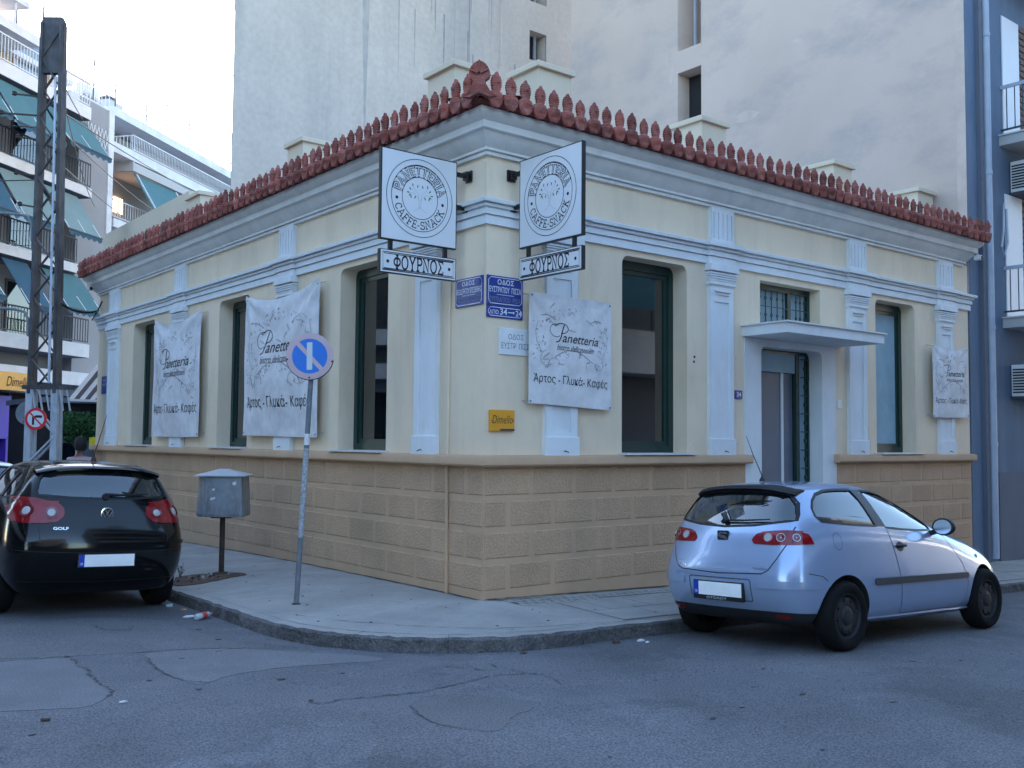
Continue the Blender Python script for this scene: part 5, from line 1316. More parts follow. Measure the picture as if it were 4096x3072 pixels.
def build_car(spec):
    P = spec
    t = thing(P['name'], P['label'], P['cat'], (0, 0, 0), group=P.get('group'))
    car_cage.glassx = P.get('glassx', ())
    v, f = car_cage(P['tab'], P['bow'], P['crown'], P['fbow'])
    base = mesh_obj(v, f, 'shell')
    sub = base.modifiers.new('s', 'SUBSURF'); sub.levels = 3; sub.render_levels = 3
    outer = bake(base); kill(base)
    skin = CarSkin(outer)
    # inner volume
    bm = bmesh.new(); bm.from_mesh(outer); bm.normal_update()
    for vv in bm.verts: vv.co -= vv.normal * 0.035
    for co, no in (((0, 0, P['cab'][0]), (0, 0, -1)), ((P['cab'][1], 0, 0), (-1, 0, 0)), ((P['cab'][2], 0, 0), (1, 0, 0))):
        g = bm.verts[:] + bm.edges[:] + bm.faces[:]
        r = bmesh.ops.bisect_plane(bm, geom=g, plane_co=co, plane_no=no, clear_outer=True)
        ed = [e for e in r['geom_cut'] if isinstance(e, bmesh.types.BMEdge)]
        bmesh.ops.edgeloop_fill(bm, edges=ed)
    bmesh.ops.recalc_face_normals(bm, faces=bm.faces)
    me = bpy.data.meshes.new('inner'); bm.to_mesh(me); bm.free()
    cut = [bpy.data.objects.new('inner', me)]; COL.objects.link(cut[0])
    for poly in P['side_windows']:
        mb = MB(); mb.prism([(x, -1.3, z) for x, z in poly], [(x, 1.3, z) for x, z in poly]); cut.append(mesh_obj(mb.v, mb.f))
    mb = MB(); mb.prism([(-.6, y, z) for y, z in P['rear_window']], [(.85, y, z) for y, z in P['rear_window']]); cut.append(mesh_obj(mb.v, mb.f))
    mb = MB(); mb.prism([(P['ws'][0], y, z) for y, z in P['windscreen']], [(P['ws'][1], y, z) for y, z in P['windscreen']]); cut.append(mesh_obj(mb.v, mb.f))
    for wx in P['wheels']:
        for s in (1, -1):
            mb = MB(); n = 40; r = P['arch']; y0, y1 = (.42, 1.3) if s > 0 else (-1.3, -.42)
            ring_ = [(wx + r * math.cos(2 * math.pi * k / n), P['wr'] + r * math.sin(2 * math.pi * k / n)) for k in range(n)]
            ring_ = [(x, z if z > P['wr'] - .02 else z - .2) for x, z in ring_]
            mb.prism([(x, y0, z) for x, z in ring_], [(x, y1, z) for x, z in ring_]); cut.append(mesh_obj(mb.v, mb.f))
    body = bpy.data.objects.new('body', outer); COL.objects.link(body)
    for c in cut:
        m = body.modifiers.new('b', 'BOOLEAN'); m.operation = 'DIFFERENCE'; m.object = c; m.solver = 'EXACT'
    me2 = bake(body)
    for c in cut: kill(c)
    bpy.data.objects.remove(body)
    me2.name = 'body'; me2.materials.clear(); me2.materials.append(MT[P['paint']]); me2.materials.append(MT['interior']); me2.materials.append(MT['plast'])
    idx = []; sm = []
    for p in me2.polygons:
        c = p.center; loc, n, i_, d = skin.bvh.find_nearest(c)
        on = d < 0.004
        low = P['lower'](c.x, c.z)
        idx.append(1 if not on else (2 if low else 0)); sm.append(on)
    me2.polygons.foreach_set('material_index', idx); me2.polygons.foreach_set('use_smooth', sm)
    me2.set_sharp_from_angle(angle=R(35))
    body = bpy.data.objects.new('body', me2); COL.objects.link(body); body.parent = t
    # glass
    for nm, ax, poly in [('side_window', a, q) for q in P['side_windows'] for a in ('R', 'L')] + [('rear_window', 'B', P['rear_window']), ('windscreen', 'F', P['windscreen'])]:
        g = obj(nm, skin.decal(ax, grow(poly, .012), -.007, .06, 0), 'carglass', t, smooth='all', local=True)
        obj('window_seal', skin.ribbon(ax, grow(poly, P.get('seal', .004)), .020, .0015, closed=True), 'black', g, recalc=False, local=True)
    for poly in P.get('pillars', ()):
        for a in ('R', 'L'): obj('pillar_trim', skin.decal(a, poly, .002, .05, 0), 'trimgrey', t, smooth='all', recalc=False, local=True)
    for a, line, w in P['gaps']:
        obj('panel_gap', skin.ribbon(a, line, w, .0015), 'black', body, recalc=False, local=True)
    for nm, ax, poly, off, m in P['decals']:
        obj(nm, skin.decal(ax, poly, off, .035, off + .01), m, t, smooth=True, local=True)
    P['skin'] = skin
    for wx in P['wheels']:
        for s in (1, -1): wheel(t, wx, s * P['track'], P['wr'], s, P['rimmat'], caps=P.get('caps', 0))
    # seats
    for sx, sy in P['seats']:
        mb = MB(); mb.add([(sx + dx, sy + dy, z) for z, w_, dx in ((.45, .24, 0), (.75, .25, -.05), (.98, .2, -.12)) for dy in (-w_, w_) for dx in (dx - .06, dx + .06)], [(0, 1, 3, 2), (4, 5, 7, 6), (8, 9, 11, 10), (0, 2, 6, 4), (1, 3, 7, 5), (0, 1, 5, 4), (2, 3, 7, 6), (4, 6, 10, 8), (5, 7, 11, 9), (4, 5, 9, 8), (6, 7, 11, 10)])
        st = obj('seat', mb, 'interior', t, smooth=False, local=True)
        mb = MB(); mb.lathe([(0, -.10), (.08, -.09), (.10, -.03), (.10, .04), (.07, .09), (0, .10)], (sx - .13, sy, 1.09), 'Z', 12, A=Z3, U=Vector((.55, 0, 0)), V=Vector((0, 1.25, 0))); obj('headrest', mb, 'interior', st, smooth=True, local=True)
    mb = MB(); mb.add([(P['cab'][2] - .55, -.6, .92), (P['cab'][2] - .55, .6, .92), (P['cab'][2] + .1, .6, .98), (P['cab'][2] + .1, -.6, .98)], [(0, 1, 2, 3)]); obj('dashboard', mb, 'interior', t, recalc=False, local=True)
    mb = MB()
    o0 = Vector((P['cab'][2] - .62, .36, .93)); ax_ = Vector((1, 0, .35)).normalized(); U2 = Vector((0, 1, 0)); mb.tube([o0 + (U2 * math.cos(a * .3927) + U2.cross(ax_) * math.sin(a * .3927)) * .17 for a in range(17)], .013, 6); obj('steering_wheel', mb, 'black', t, local=True, smooth=True)
    return t, body, skin
def num_plate(t, skin, yc, zc, tilt=0.06, w=.52, h=.115, text=None, frame=True):
    p, n = skin.hit('B', yc, zc); x = p.x - .012
    Fp = Fr((x, 0, 0), (0, -1, 0), (-1, 0, 0)); Y = -yc
    mb = MB(); mb.fbox(Fp, Y - w / 2 - .012, Y + w / 2 + .012, zc - h / 2 - (.038 if text else .01), zc + h / 2 + .01, -.03, .006); pf = obj('plate_frame', mb, 'black', t, local=True, bevel=.003)
    mb = MB(); mb.fbox(Fp, Y - w / 2, Y + w / 2, zc - h / 2, zc + h / 2, .006, .009); obj('number_plate', mb, 'platewhite', pf, local=True)
    mb = MB(); mb.fbox(Fp, Y - w / 2, Y - w / 2 + .05, zc - h / 2, zc + h / 2, .009, .011); obj('blue_strip', mb, 'plateblue', pf, local=True)
    fn = lambda a, b, d: Fp.P(a, b, d)
    mb = MB(); put_text(mb, 'GR', fn, Y - w / 2 + .010, Y - w / 2 + .04, zc - .04, zc - .018, d=.0125); obj('lettering', mb, 'platewhite', pf, local=True, recalc=False)
    if text:
        mb = MB(); put_text(mb, text, fn, Y - .12, Y + .10, zc - h / 2 - .030, zc - h / 2 - .010, d=.008); obj('lettering', mb, 'marble', pf, local=True, recalc=False)
    return Fp
def mirror_(t, x, y, z, s, m):
    mb = MB(); c = Vector((x, y * s, z))
    mb.lathe([(0, -.075), (.05, -.065), (.078, -.02), (.085, .02), (.08, .045), (0, .045)], c, 'X', 14, A=Vector((-1, 0, 0)), U=Vector((0, 1.3, 0)), V=Vector((0, 0, 1)))
    mb.bar(c + Vector((.0, -s * .04, -.03)), c + Vector((.02, -s * .17, -.07)), .05, .04)
    o = obj('wing_mirror', mb, m, t, smooth=True, local=True)
    mb = MB(); mb.lathe([(0, .046), (.068, .046)], c, A=Vector((-1, 0, 0)), U=Vector((0, 1.3, 0)), V=Vector((0, 0, 1)), n=14); obj('mirror_glass', mb, 'chrome', o, local=True, recalc=False)

# ---- silver three-door hatchback ------------------------------------
#  rows: bottom edge, low side, bumper line, shoulder, belt, roof edge / bonnet edge
tabA = [
 [(.17, .64, .23), (.30, .74, .205), (.95, .79, .20), (1.6, .80, .195), (2.3, .80, .19), (2.9, .79, .19), (3.45, .74, .20), (3.72, .60, .22), (3.86, .40, .24)],
 [(.06, .66, .40), (.22, .81, .40), (.95, .845, .40), (1.6, .85, .39), (2.3, .85, .39), (2.9, .84, .40), (3.45, .79, .40), (3.76, .62, .42), (3.92, .40, .44)],
 [(.00, .67, .62), (.20, .825, .63), (.80, .855, .63), (1.6, .855, .62), (2.3, .85, .62), (2.9, .84, .62), (3.45, .78, .60), (3.74, .60, .58), (3.88, .40, .57)],
 [(.09, .63, .87), (.28, .785, .89), (.80, .835, .89), (1.6, .835, .87), (2.3, .825, .85), (2.85, .79, .82), (3.35, .70, .755), (3.62, .54, .70), (3.76, .38, .67)],
 [(.14, .62, 1.06), (.36, .745, 1.075), (.80, .79, 1.06), (1.5, .80, 1.01), (2.1, .785, .985), (2.55, .74, .955), (3.15, .61, .865), (3.45, .47, .79), (3.58, .33, .75)],
 [(.34, .50, 1.365), (.50, .545, 1.395), (.85, .575, 1.41), (1.3, .58, 1.415), (1.78, .56, 1.345), (2.50, .62, .985), (3.00, .48, .91), (3.32, .38, .84), (3.46, .28, .79)]]
quarter = [(.47, 1.095), (.435, 1.14), (.445, 1.20), (.50, 1.265), (.60, 1.325), (.74, 1.355), (.92, 1.366), (1.15, 1.368), (1.18, 1.28), (1.225, 1.05), (1.0, 1.06), (.72, 1.075)]
doorw = [(1.30, 1.362), (1.48, 1.355), (1.68, 1.325), (1.86, 1.27), (2.02, 1.19), (2.14, 1.115), (2.22, 1.04), (2.215, 1.0), (1.95, 1.0), (1.65, 1.015), (1.375, 1.035), (1.335, 1.18)]
rwinA = [(-.625, 1.105), (-.615, 1.15), (-.575, 1.24), (-.50, 1.318), (-.25, 1.345), (0, 1.352), (.25, 1.345), (.50, 1.318), (.575, 1.24), (.615, 1.15), (.625, 1.105), (.3, 1.06), (0, 1.045), (-.3, 1.06)]
wsA = [(-.62, 1.02), (-.52, 1.33), (0, 1.365), (.52, 1.33), (.62, 1.02), (0, 1.0)]
def mir(p): return [(-a, b) for a, b in p][::-1]
lampA = [(-.305, .93), (-.315, .955), (-.345, .985), (-.40, 1.005), (-.50, 1.015), (-.60, 1.02), (-.685, 1.015), (-.70, .90), (-.50, .895), (-.33, .90)]
lampAs = [(.115, 1.015), (.20, 1.01), (.285, .99), (.30, .96), (.31, .905), (.20, .90), (.10, .90)]
hatchgap = [(-.64, 1.05), (-.615, .90), (-.56, .78), (-.50, .685), (-.44, .655), (0, .64), (.44, .655), (.50, .685), (.56, .78), (.615, .90), (.64, 1.05)]
specA = dict(name='silver_hatchback', label='silver-blue three-door hatchback parked along the right kerb, seen from behind', cat='car', paint='silver', tab=tabA,
    bow=[.05, .07, .07, .07, .07, .05], crown=[.035, .04, .045, .045, .04, .05, .05, .04, .03], fbow=.10, glassx=(), cab=(.74, .12, 2.62), ws=(1.72, 2.75), windscreen=wsA,
    side_windows=[quarter, doorw], rear_window=rwinA, wheels=(.655, 3.13), arch=.345, wr=.297, track=.75, rimmat='rim',
    lower=lambda x, z: z < .335 and x < .33 or z < .225, seats=[(1.62, .37), (1.62, -.37), (.85, .42), (.85, -.42)],
    pillars=[[(1.165, 1.372), (1.285, 1.368), (1.325, 1.20), (1.365, 1.035), (1.235, 1.045), (1.19, 1.25)]],
    gaps=[('R', [(1.375, 1.03), (1.385, .93), (1.43, .78), (1.475, .62), (1.50, .45), (1.505, .26)], .008), ('L', [(1.375, 1.03), (1.43, .78), (1.5, .45), (1.505, .26)], .008), ('R', [(1.505, .262), (2.55, .255), (2.68, .30), (2.74, .48), (2.66, .66), (2.46, .86), (2.38, .98)], .007),
          ('B', hatchgap, .009), ('R', [(.40, .60), (.34, .64), (.20, .665)], .006), ('R', [(3.0, .86), (3.2, .83), (3.45, .77)], .006), ('R', [(.20 + .055 * 0 + .385 + .055 * math.cos(R(a)), .925 + .072 * math.sin(R(a))) for a in range(0, 361, 20)], .004),
          ('B', [(-.40, .60), (-.40, .535), (-.70, .535)], .005), ('B', [(.40, .60), (.40, .535), (.70, .535)], .005)],
    decals=[('tail_lamp', 'B', lampA, .006, 'lampred'), ('tail_lamp', 'B', mir(lampA), .006, 'lampred'), ('tail_lamp_side', 'R', lampAs, .006, 'lampred'), ('tail_lamp_side', 'L', lampAs, .006, 'lampred'),
            ('side_strip', 'R', [(1.06, .545), (1.08, .535), (2.70, .525), (2.73, .54), (2.73, .57), (2.70, .58), (1.08, .595), (1.06, .585)], .018, 'trimgrey'), ('side_strip', 'L', [(1.06, .545), (2.73, .53), (2.73, .575), (1.06, .59)], .018, 'trimgrey'),
            ('reflector', 'B', [(-.50, .285), (-.62, .285), (-.62, .315), (-.50, .315)], .006, 'lampred2'), ('reflector', 'B', [(.50, .285), (.62, .285), (.62, .315), (.50, .315)], .006, 'lampred2'),
            ('bumper_insert', 'B', rrect(-.80, -.40, .535, .60, .012, 3), .010, 'silver'), ('bumper_insert', 'B', rrect(.40, .80, .535, .60, .012, 3), .010, 'silver'),
            ('sill_moulding', 'R', [(1.03, .205), (2.80, .20), (2.82, .235), (1.02, .25)], .012, 'silver'),
            ('door_handle_recess', 'R', [(1.52 + .06 * math.cos(R(a)), .86 + .045 * math.sin(R(a))) for a in range(0, 360, 30)], .002, 'trimgrey')])
carA, bodyA, skA = build_car(specA)
for a in ('R', 'L'):
    pass
for sgn in (1, -1):        # round elements inside the tail lamps
    for (y, z, r, m) in ((.455, .957, .034, 'lampclear'), (.565, .957, .034, 'lampred2'), (.665, .957, .030, 'lampred2')):
        p, n = skA.hit('B', y * sgn, z); mb = MB(); ref = Vector((0, 1, 0)); V2 = n.cross(ref).normalized(); U2 = V2.cross(n)
        mb.lathe([(r * 1.15, .004), (r * 1.12, .011), (r, .011), (r * .96, .008), (0, .007)], p, A=n, U=U2, V=V2, n=18); lr = obj('lamp_reflector', mb, m, carA, smooth=True, local=True)
        mb = MB(); mb.lathe([(r * 1.12, .003), (r * 1.10, .0125), (r * 1.02, .0125)], p, A=n, U=U2, V=V2, n=18); obj('lamp_ring', mb, 'chrome', lr, smooth=True, local=True)
        mb = MB(); mb.lathe([(r * .22, .010), (0, .012)], p, A=n, U=U2, V=V2, n=10); obj('bulb', mb, 'lampclear', lr, smooth=True, local=True)
mb = skA.ribbon('B', [(-.645, 1.008), (-.65, .91)], .005, .0065); obj('lamp_seam', mb, 'black', carA, recalc=False, local=True)
# spoiler lip over the rear window, badge, texts, wiper, handle, aerial
mb = MB(); pts = []
for k in range(13):
    y = -.54 + 1.08 * k / 12; e = abs(y / .54); z = 1.382 - .055 * e ** 3; p, n = skA.hit('B', y, z - .01)
    x = p.x
    pts.append([(x + .10, y, z + .035), (x - .03, y, z + .022), (x - .055, y, z - .004), (x - .03, y, z - .02), (x + .05, y, z - .02)])
mb.v = [Vector(q) for r_ in pts for q in r_]; mb.f = [(i * 5 + j, i * 5 + (j + 1) % 5, (i + 1) * 5 + (j + 1) % 5, (i + 1) * 5 + j) for i in range(12) for j in range(5)] + [tuple(range(5)), tuple(60 + j for j in range(5))]
obj('rear_spoiler', mb, 'black', carA, smooth=True, local=True)
p, n = skA.hit('B', 0, .955); FE = Fr((p.x - .004, 0, 0), (0, -1, 0), (-1, 0, 0)); fn = lambda a, b, d: FE.P(a, b, d)
mb = MB(); q = rrect(-.058, .058, .90, 1.005, .012, 3); mb.prism([FE.P(a, b, -.01) for a, b in q], [FE.P(a, b, .006) for a, b in q]); bd = obj('badge', mb, 'black', carA, local=True)
mb = MB(); stroke(mb, fn, [(.045, .985), (-.03, .985), (-.045, .965), (-.015, .95), (.04, .945)], .016, .007); stroke(mb, fn, [(-.045, .918), (.03, .918), (.045, .935), (.015, .955), (-.04, .958)], .016, .0075); stroke(mb, fn, [(-.03, .972), (.035, .93)], .008, .008); obj('badge_emblem', mb, 'chrome', bd, local=True, recalc=False)
for body_, a, b, z0, z1 in (('Stella', .36, .50, .685, .708), ('IBIZA', -.50, -.385, .682, .704), ('1.4', -.48, -.42, .722, .736)):
    mb = MB(); put_text(mb, body_, lambda u, v, d: (lambda h: h[0] + h[1] * .003)(skA.hit('B', -u, v)), a, b, z0, z1); obj('badge_lettering', mb, 'chrome', carA, local=True, recalc=False)
num_plate(carA, skA, 0, .50, text='\u039f\u03a4\u039f\u039b\u039f\u03a5')
obj('plate_recess', skA.ribbon('B', rrect(-.335, .335, .415, .60, .02, 3), .008, .002, closed=True), 'trimgrey', carA, recalc=False, local=True)
mb = MB()
h = [skA.hit('B', y, z) for y, z in ((.02, 1.085), (-.2, 1.088), (-.44, 1.10))]; mb.tube([q[0] + q[1] * .02 for q in h], [.012, .009, .006], 6); mb.bar(skA.hit('B', .03, 1.075)[0] + Vector((-.005, 0, 0)), skA.hit('B', .0, 1.10)[0] + Vector((-.02, 0, 0)), .05, .03); obj('rear_wiper', mb, 'black', carA, local=True)
h, n = skA.hit('R', 1.52, .865); mb = MB(); mb.tube([h + Vector((-.07, -.004, -.004)), h + Vector((-.04, -.03, 0)), h + Vector((.05, -.03, .004)), h + Vector((.075, -.004, .006))], .014, 8); obj('door_handle', mb, 'black', carA, local=True, smooth=True)
h, n = skA.hit('R', 3.02, .72); mb = MB(); mb.lathe([(0, .01), (.018, .008), (.03, 0)], h, A=n, U=Vector((1, 0, 0)), V=Z3, n=10); obj('side_indicator', mb, 'lampclear', carA, local=True)
mb = MB(); mb.lathe([(.028, -.01), (.025, .01), (.01, .03), (.006, .05)], (.62, 0, 1.455), 'Z', 10); mb.tube([(.62, 0, 1.50), (.50, .0, 1.68), (.40, 0, 1.86)], [.005, .004, .002], 5); obj('roof_aerial', mb, 'black', carA, local=True)
mirror_(carA, 2.16, .925, 1.03, -1, 'plast'); mirror_(carA, 2.16, .925, 1.03, 1, 'plast')
mb = skA.decal('R', [(3.40, .66), (3.60, .60), (3.66, .66), (3.45, .76), (3.30, .79)], .004, .04, .01); obj('headlamp', mb, 'lampclear', carA, local=True)
# place on the sloping road: rear wheels near X=1.42, kerb side lower
def seat(t, x, y, rz, wb, w0, tr):
    """rest the four wheels on the road"""
    c, s = math.cos(rz), math.sin(rz)
    def wp(a, b): X = x + a * c - b * s; Y = y + a * s + b * c; return X, Y, z_road(X, Y)
    rl, rr, fl, fr = wp(w0, tr), wp(w0, -tr), wp(w0 + wb, tr), wp(w0 + wb, -tr)
    pitch = math.atan2((rl[2] + rr[2] - fl[2] - fr[2]) / 2, wb); roll = math.atan2((rl[2] + fl[2] - rr[2] - fr[2]) / 2, 2 * tr)
    zc = (rl[2] + rr[2] + fl[2] + fr[2]) / 4 + math.tan(pitch) * (w0 + wb / 2)
    t.location = (x, y, zc); t.rotation_euler = (roll, pitch, rz)
seat(carA, .765, -2.455, 0.0, 2.475, .655, .75)

# ---- black five-door hatchback --------------------------------------
tabB = [
 [(.20, .66, .22), (.34, .76, .20), (1.0, .82, .20), (1.7, .83, .20), (2.4, .83, .20), (3.1, .82, .20), (3.65, .77, .20), (3.95, .62, .22), (4.08, .42, .24)],
 [(.06, .72, .40), (.24, .86, .40), (1.0, .875, .40), (1.7, .88, .40), (2.4, .88, .40), (3.1, .87, .40), (3.65, .82, .40), (3.98, .64, .42), (4.13, .42, .44)],
 [(.00, .74, .70), (.20, .875, .70), (.90, .88, .68), (1.7, .885, .66), (2.4, .88, .66), (3.1, .87, .65), (3.65, .80, .64), (3.95, .62, .60), (4.08, .42, .58)],
 [(.10, .70, .92), (.28, .845, .93), (.90, .865, .93), (1.7, .865, .91), (2.4, .855, .89), (3.0, .82, .86), (3.55, .72, .80), (3.82, .56, .74), (3.95, .40, .70)],
 [(.17, .66, 1.12), (.36, .785, 1.13), (.90, .815, 1.09), (1.6, .82, 1.05), (2.25, .805, 1.03), (2.75, .76, 1.0), (3.32, .63, .91), (3.62, .49, .84), (3.76, .36, .79)],
 [(.36, .56, 1.425), (.52, .60, 1.455), (.95, .61, 1.47), (1.45, .61, 1.475), (1.95, .59, 1.42), (2.72, .64, 1.04), (3.2, .50, .955), (3.5, .40, .89), (3.62, .30, .83)]]
rwinB = [(-.60, 1.175), (-.605, 1.22), (-.575, 1.32), (-.52, 1.395), (-.25, 1.415), (0, 1.42), (.25, 1.415), (.52, 1.395), (.575, 1.32), (.605, 1.22), (.60, 1.175), (.3, 1.155), (0, 1.15), (-.3, 1.155)]
qB = [(.52, 1.16), (.60, 1.28), (.70, 1.36), (.83, 1.395), (.90, 1.12)]
dB1 = [(.97, 1.11), (.92, 1.40), (1.1, 1.415), (1.50, 1.42), (1.54, 1.08)]
dB2 = [(1.64, 1.075), (1.60, 1.42), (1.75, 1.405), (1.95, 1.36), (2.15, 1.27), (2.32, 1.16), (2.40, 1.06)]
lampB = [(-.40, .965), (-.385, 1.0), (-.39, 1.05), (-.43, 1.09), (-.52, 1.115), (-.62, 1.14), (-.72, 1.15), (-.77, 1.14), (-.80, 1.10), (-.815, .96), (-.81, .915), (-.74, .905), (-.56, .905), (-.45, .92)]
lampBs = [(.13, 1.11), (.24, 1.135), (.33, 1.12), (.37, 1.05), (.36, .93), (.2, .915), (.08, .915)]
wsB = [(-.66, 1.08), (-.55, 1.39), (0, 1.42), (.55, 1.39), (.66, 1.08), (0, 1.06)]
hg = [(-.62, 1.15), (-.62, .92), (-.60, .72), (0, .70), (.60, .72), (.62, .92), (.62, 1.15)]
specB = dict(name='black_hatchback', label='black hatchback parked at the left kerb, cut off by the left edge', cat='car', paint='blackpaint', tab=tabB,
    bow=[.05, .08, .09, .09, .08, .06], crown=[.04, .045, .05, .05, .045, .05, .05, .04, .03], fbow=.10, cab=(.80, .14, 2.85), ws=(1.9, 3.0), windscreen=wsB,
    side_windows=[qB, dB1, dB2], rear_window=rwinB, wheels=(.76, 3.34), arch=.355, wr=.31, track=.77, rimmat='chrome', caps=1,
    lower=lambda x, z: z < .20, seats=[(1.75, .38), (1.75, -.38), (.95, .42), (.95, -.42)], seal=.006,
    gaps=[('B', hg, .008), ('R', [(1.56, 1.42), (1.59, 1.0), (1.58, .3)], .008), ('R', [(.93, 1.08), (.95, .85), (1.1, .66)], .008), ('B', [(-.84, .655), (-.4, .635), (0, .63), (.4, .635), (.84, .655)], .007), ('B', [(-.80, .36), (0, .345), (.80, .36)], .01)],
    decals=[('tail_lamp', 'B', lampB, .008, 'lampred'), ('tail_lamp', 'B', mir(lampB), .008, 'lampred'), ('tail_lamp_side', 'R', lampBs, .008, 'lampred'), ('tail_lamp_side', 'L', lampBs, .008, 'lampred'),
            ('bumper_lip', 'B', [(-.80, .70), (-.40, .685), (0, .68), (.40, .685), (.80, .70), (.80, .735), (.4, .72), (0, .715), (-.4, .72), (-.80, .735)], .018, 'blackpaint')])
carB, bodyB, skB = build_car(specB)
# a second car of the same build, in white, stands in front of the black one
carW = copy_tree(carB)
for ch in list(carW.children):
    if ch.type != 'MESH': continue
    if ch.data.materials and ch.data.materials[0] and ch.data.materials[0].name == 'black_car_paint':
        ch.data = ch.data.copy(); ch.data.materials[0] = MT['whitepaint']
carW.name = 'white_hatchback'; carW['label'] = 'white hatchback parked ahead of the black one, only its roof showing at the left edge'
for sgn in (1, -1):
    for (y, z, r, m) in ((.50, 1.005, .062, 'lampred2'), (.70, 1.02, .068, 'lampred2')):
        p, n = skB.hit('B', y * sgn, z); mb = MB(); ref = Vector((0, 1, 0)); V2 = n.cross(ref).normalized(); U2 = V2.cross(n)
        mb.lathe([(r, .006), (r, .014), (r * .9, .014), (r * .6, .011)], p, A=n, U=U2, V=V2, n=20); lr = obj('lamp_reflector', mb, m, carB, smooth=True, local=True, recalc=False)
        mb = MB(); mb.lathe([(r * .6, .011), (r * .5, .014), (0, .013)], p, A=n, U=U2, V=V2, n=16); obj('lamp_centre', mb, 'lampclear', lr, smooth=True, local=True, recalc=False)
mb = MB(); pts = []
for k in range(13):
    y = -.60 + 1.20 * k / 12; e = abs(y / .60); z = 1.45 - .06 * e ** 3; p, n = skB.hit('B', y, z - .03)
    x = p.x; pts.append([(x + .10, y, z + .025), (x - .02, y, z + .012), (x - .05, y, z - .012), (x - .03, y, z - .03), (x + .05, y, z - .03)])
mb.v = [Vector(q) for r_ in pts for q in r_]; mb.f = [(i * 5 + j, i * 5 + (j + 1) % 5, (i + 1) * 5 + (j + 1) % 5, (i + 1) * 5 + j) for i in range(12) for j in range(5)] + [tuple(range(5)), tuple(60 + j for j in range(5))]
obj('rear_spoiler', mb, 'blackpaint', carB, smooth=True, local=True)
p, n = skB.hit('B', 0, 1.0); FE2 = Fr((p.x - .004, 0, 0), (0, -1, 0), (-1, 0, 0)); fn = lambda a, b, d: FE2.P(a, b + 1.0, d)
mb = MB(); mb.lathe([(0, -.01), (.062, -.005), (.062, .006), (.052, .008), (0, .006)], FE2.P(0, 1.0, 0), A=Vector((-1, 0, 0)), U=Vector((0, 1, 0)), V=Z3, n=24); bd = obj('badge', mb, 'chrome', carB, smooth=True, local=True)
mb = MB(); disc(mb, fn, 0, 0, .05, .05, .0085, 24); obj('badge_field', mb, 'black', bd, local=True, recalc=False)
mb = MB(); stroke(mb, fn, [(-.022, .042), (-.002, .006), (.002, .006), (.022, .042)], .009, .0095); stroke(mb, fn, [(-.044, .018), (-.022, -.034), (-.002, -.002), (.002, -.002), (.022, -.034), (.044, .018)], .009, .0095); obj('badge_emblem', mb, 'chrome', bd, local=True, recalc=False)
mb = MB(); put_text(mb, 'GOLF', lambda u, v, d: (lambda h: h[0] + h[1] * .004)(skB.hit('B', -u, v)), -.49, -.355, .845, .872, offset=.02); obj('badge_lettering', mb, 'chrome', carB, local=True, recalc=False)
num_plate(carB, skB, 0, .555, w=.52)
mb = MB(); h = [skB.hit('B', y, z) for y, z in ((.0, 1.172), (-.2, 1.17), (-.42, 1.18))]; mb.tube([q[0] + q[1] * .025 for q in h], [.018, .012, .007], 6); mb.lathe([(0, .03), (.03, .03), (.035, 0)], skB.hit('B', .0, 1.165)[0], A=Vector((-1, 0, 0)), U=Vector((0, 1, 0)), V=Z3, n=10); obj('rear_wiper', mb, 'black', carB, local=True)
mb = MB(); mb.lathe([(.03, -.01), (.026, .012), (.01, .05), (.006, .07)], (.62, 0, 1.515), 'Z', 10); mb.tube([(.62, 0, 1.57), (.42, .0, 1.80), (.28, 0, 1.98)], [.005, .004, .002], 5); obj('roof_aerial', mb, 'rust', carB, local=True)
mirror_(carB, 2.45, .97, 1.08, -1, 'blackpaint'); mirror_(carB, 2.45, .97, 1.08, 1, 'blackpaint')
seat(carB, -3.17, 1.96, math.pi / 2, 2.58, .76, .77)
seat(carW, -3.42, 6.9, math.pi / 2, 2.58, .76, .77)
# ================================================================= NEIGHBOURING BUILDINGS
# blue-grey apartment house on the right; its blind side wall rises behind the cream house
BX = 10.22
bb = thing('blue_apartment_house', 'blue-grey apartment house at the right edge with a tall blind pinkish side wall', 'building', (BX, 0, -0.4))
FP = Fr((BX, 0, 0), (0, 1, 0), (-1, 0, 0))      # blind wall, u = Y
HT = 24.0
mb = MB()
holes = [[(5.82, 8.75), (6.5, 8.75), (6.5, 9.85), (5.82, 9.85)], [(5.82, 10.35), (6.5, 10.35), (6.5, 22.0), (5.82, 22.0)]]
mb.holed(FP, [(0.0, 4.0), (10.05, 4.0), (10.05, HT), (0.0, HT)], holes, 0.0, 0.75)
sw = obj('side_wall', mb, 'wallpink', bb, recalc=False)
mb = MB(); mb.fbox(FP, 10.0, 10.05, 4.0, HT, -1.0, -.004); obj('wall_end', mb, 'wallpink', sw)
mb = MB(); mb.fbox(FP, 5.75, 6.6, 8.6, 22.2, -.80, -.75); obj('recess_back', mb, 'wallgrey', sw)
mb = MB(); mb.fbox(FP, 5.83, 6.49, 8.76, 9.84, -.42, -.38); obj('opening_shade_plane', mb, 'dark', sw)  # near-black plane stands in for the shade inside the opening
for z in (12.4, 15.4, 18.4):
    mb = MB(); mb.fbox(FP, 5.95, 6.40, z, z + 1.0, -.75, -.68); w = obj('window', mb, 'whitemetal', sw)
    mb = MB(); mb.fbox(FP, 6.0, 6.35, z + .05, z + .95, -.685, -.675); obj('pane', mb, 'winglass', w)
mb = MB(); mb.tube([FP.P(6.42, 10.4, -.5), FP.P(6.42, 22, -.5)], .04, 8); obj('pipe', mb, 'pipegrey', sw)
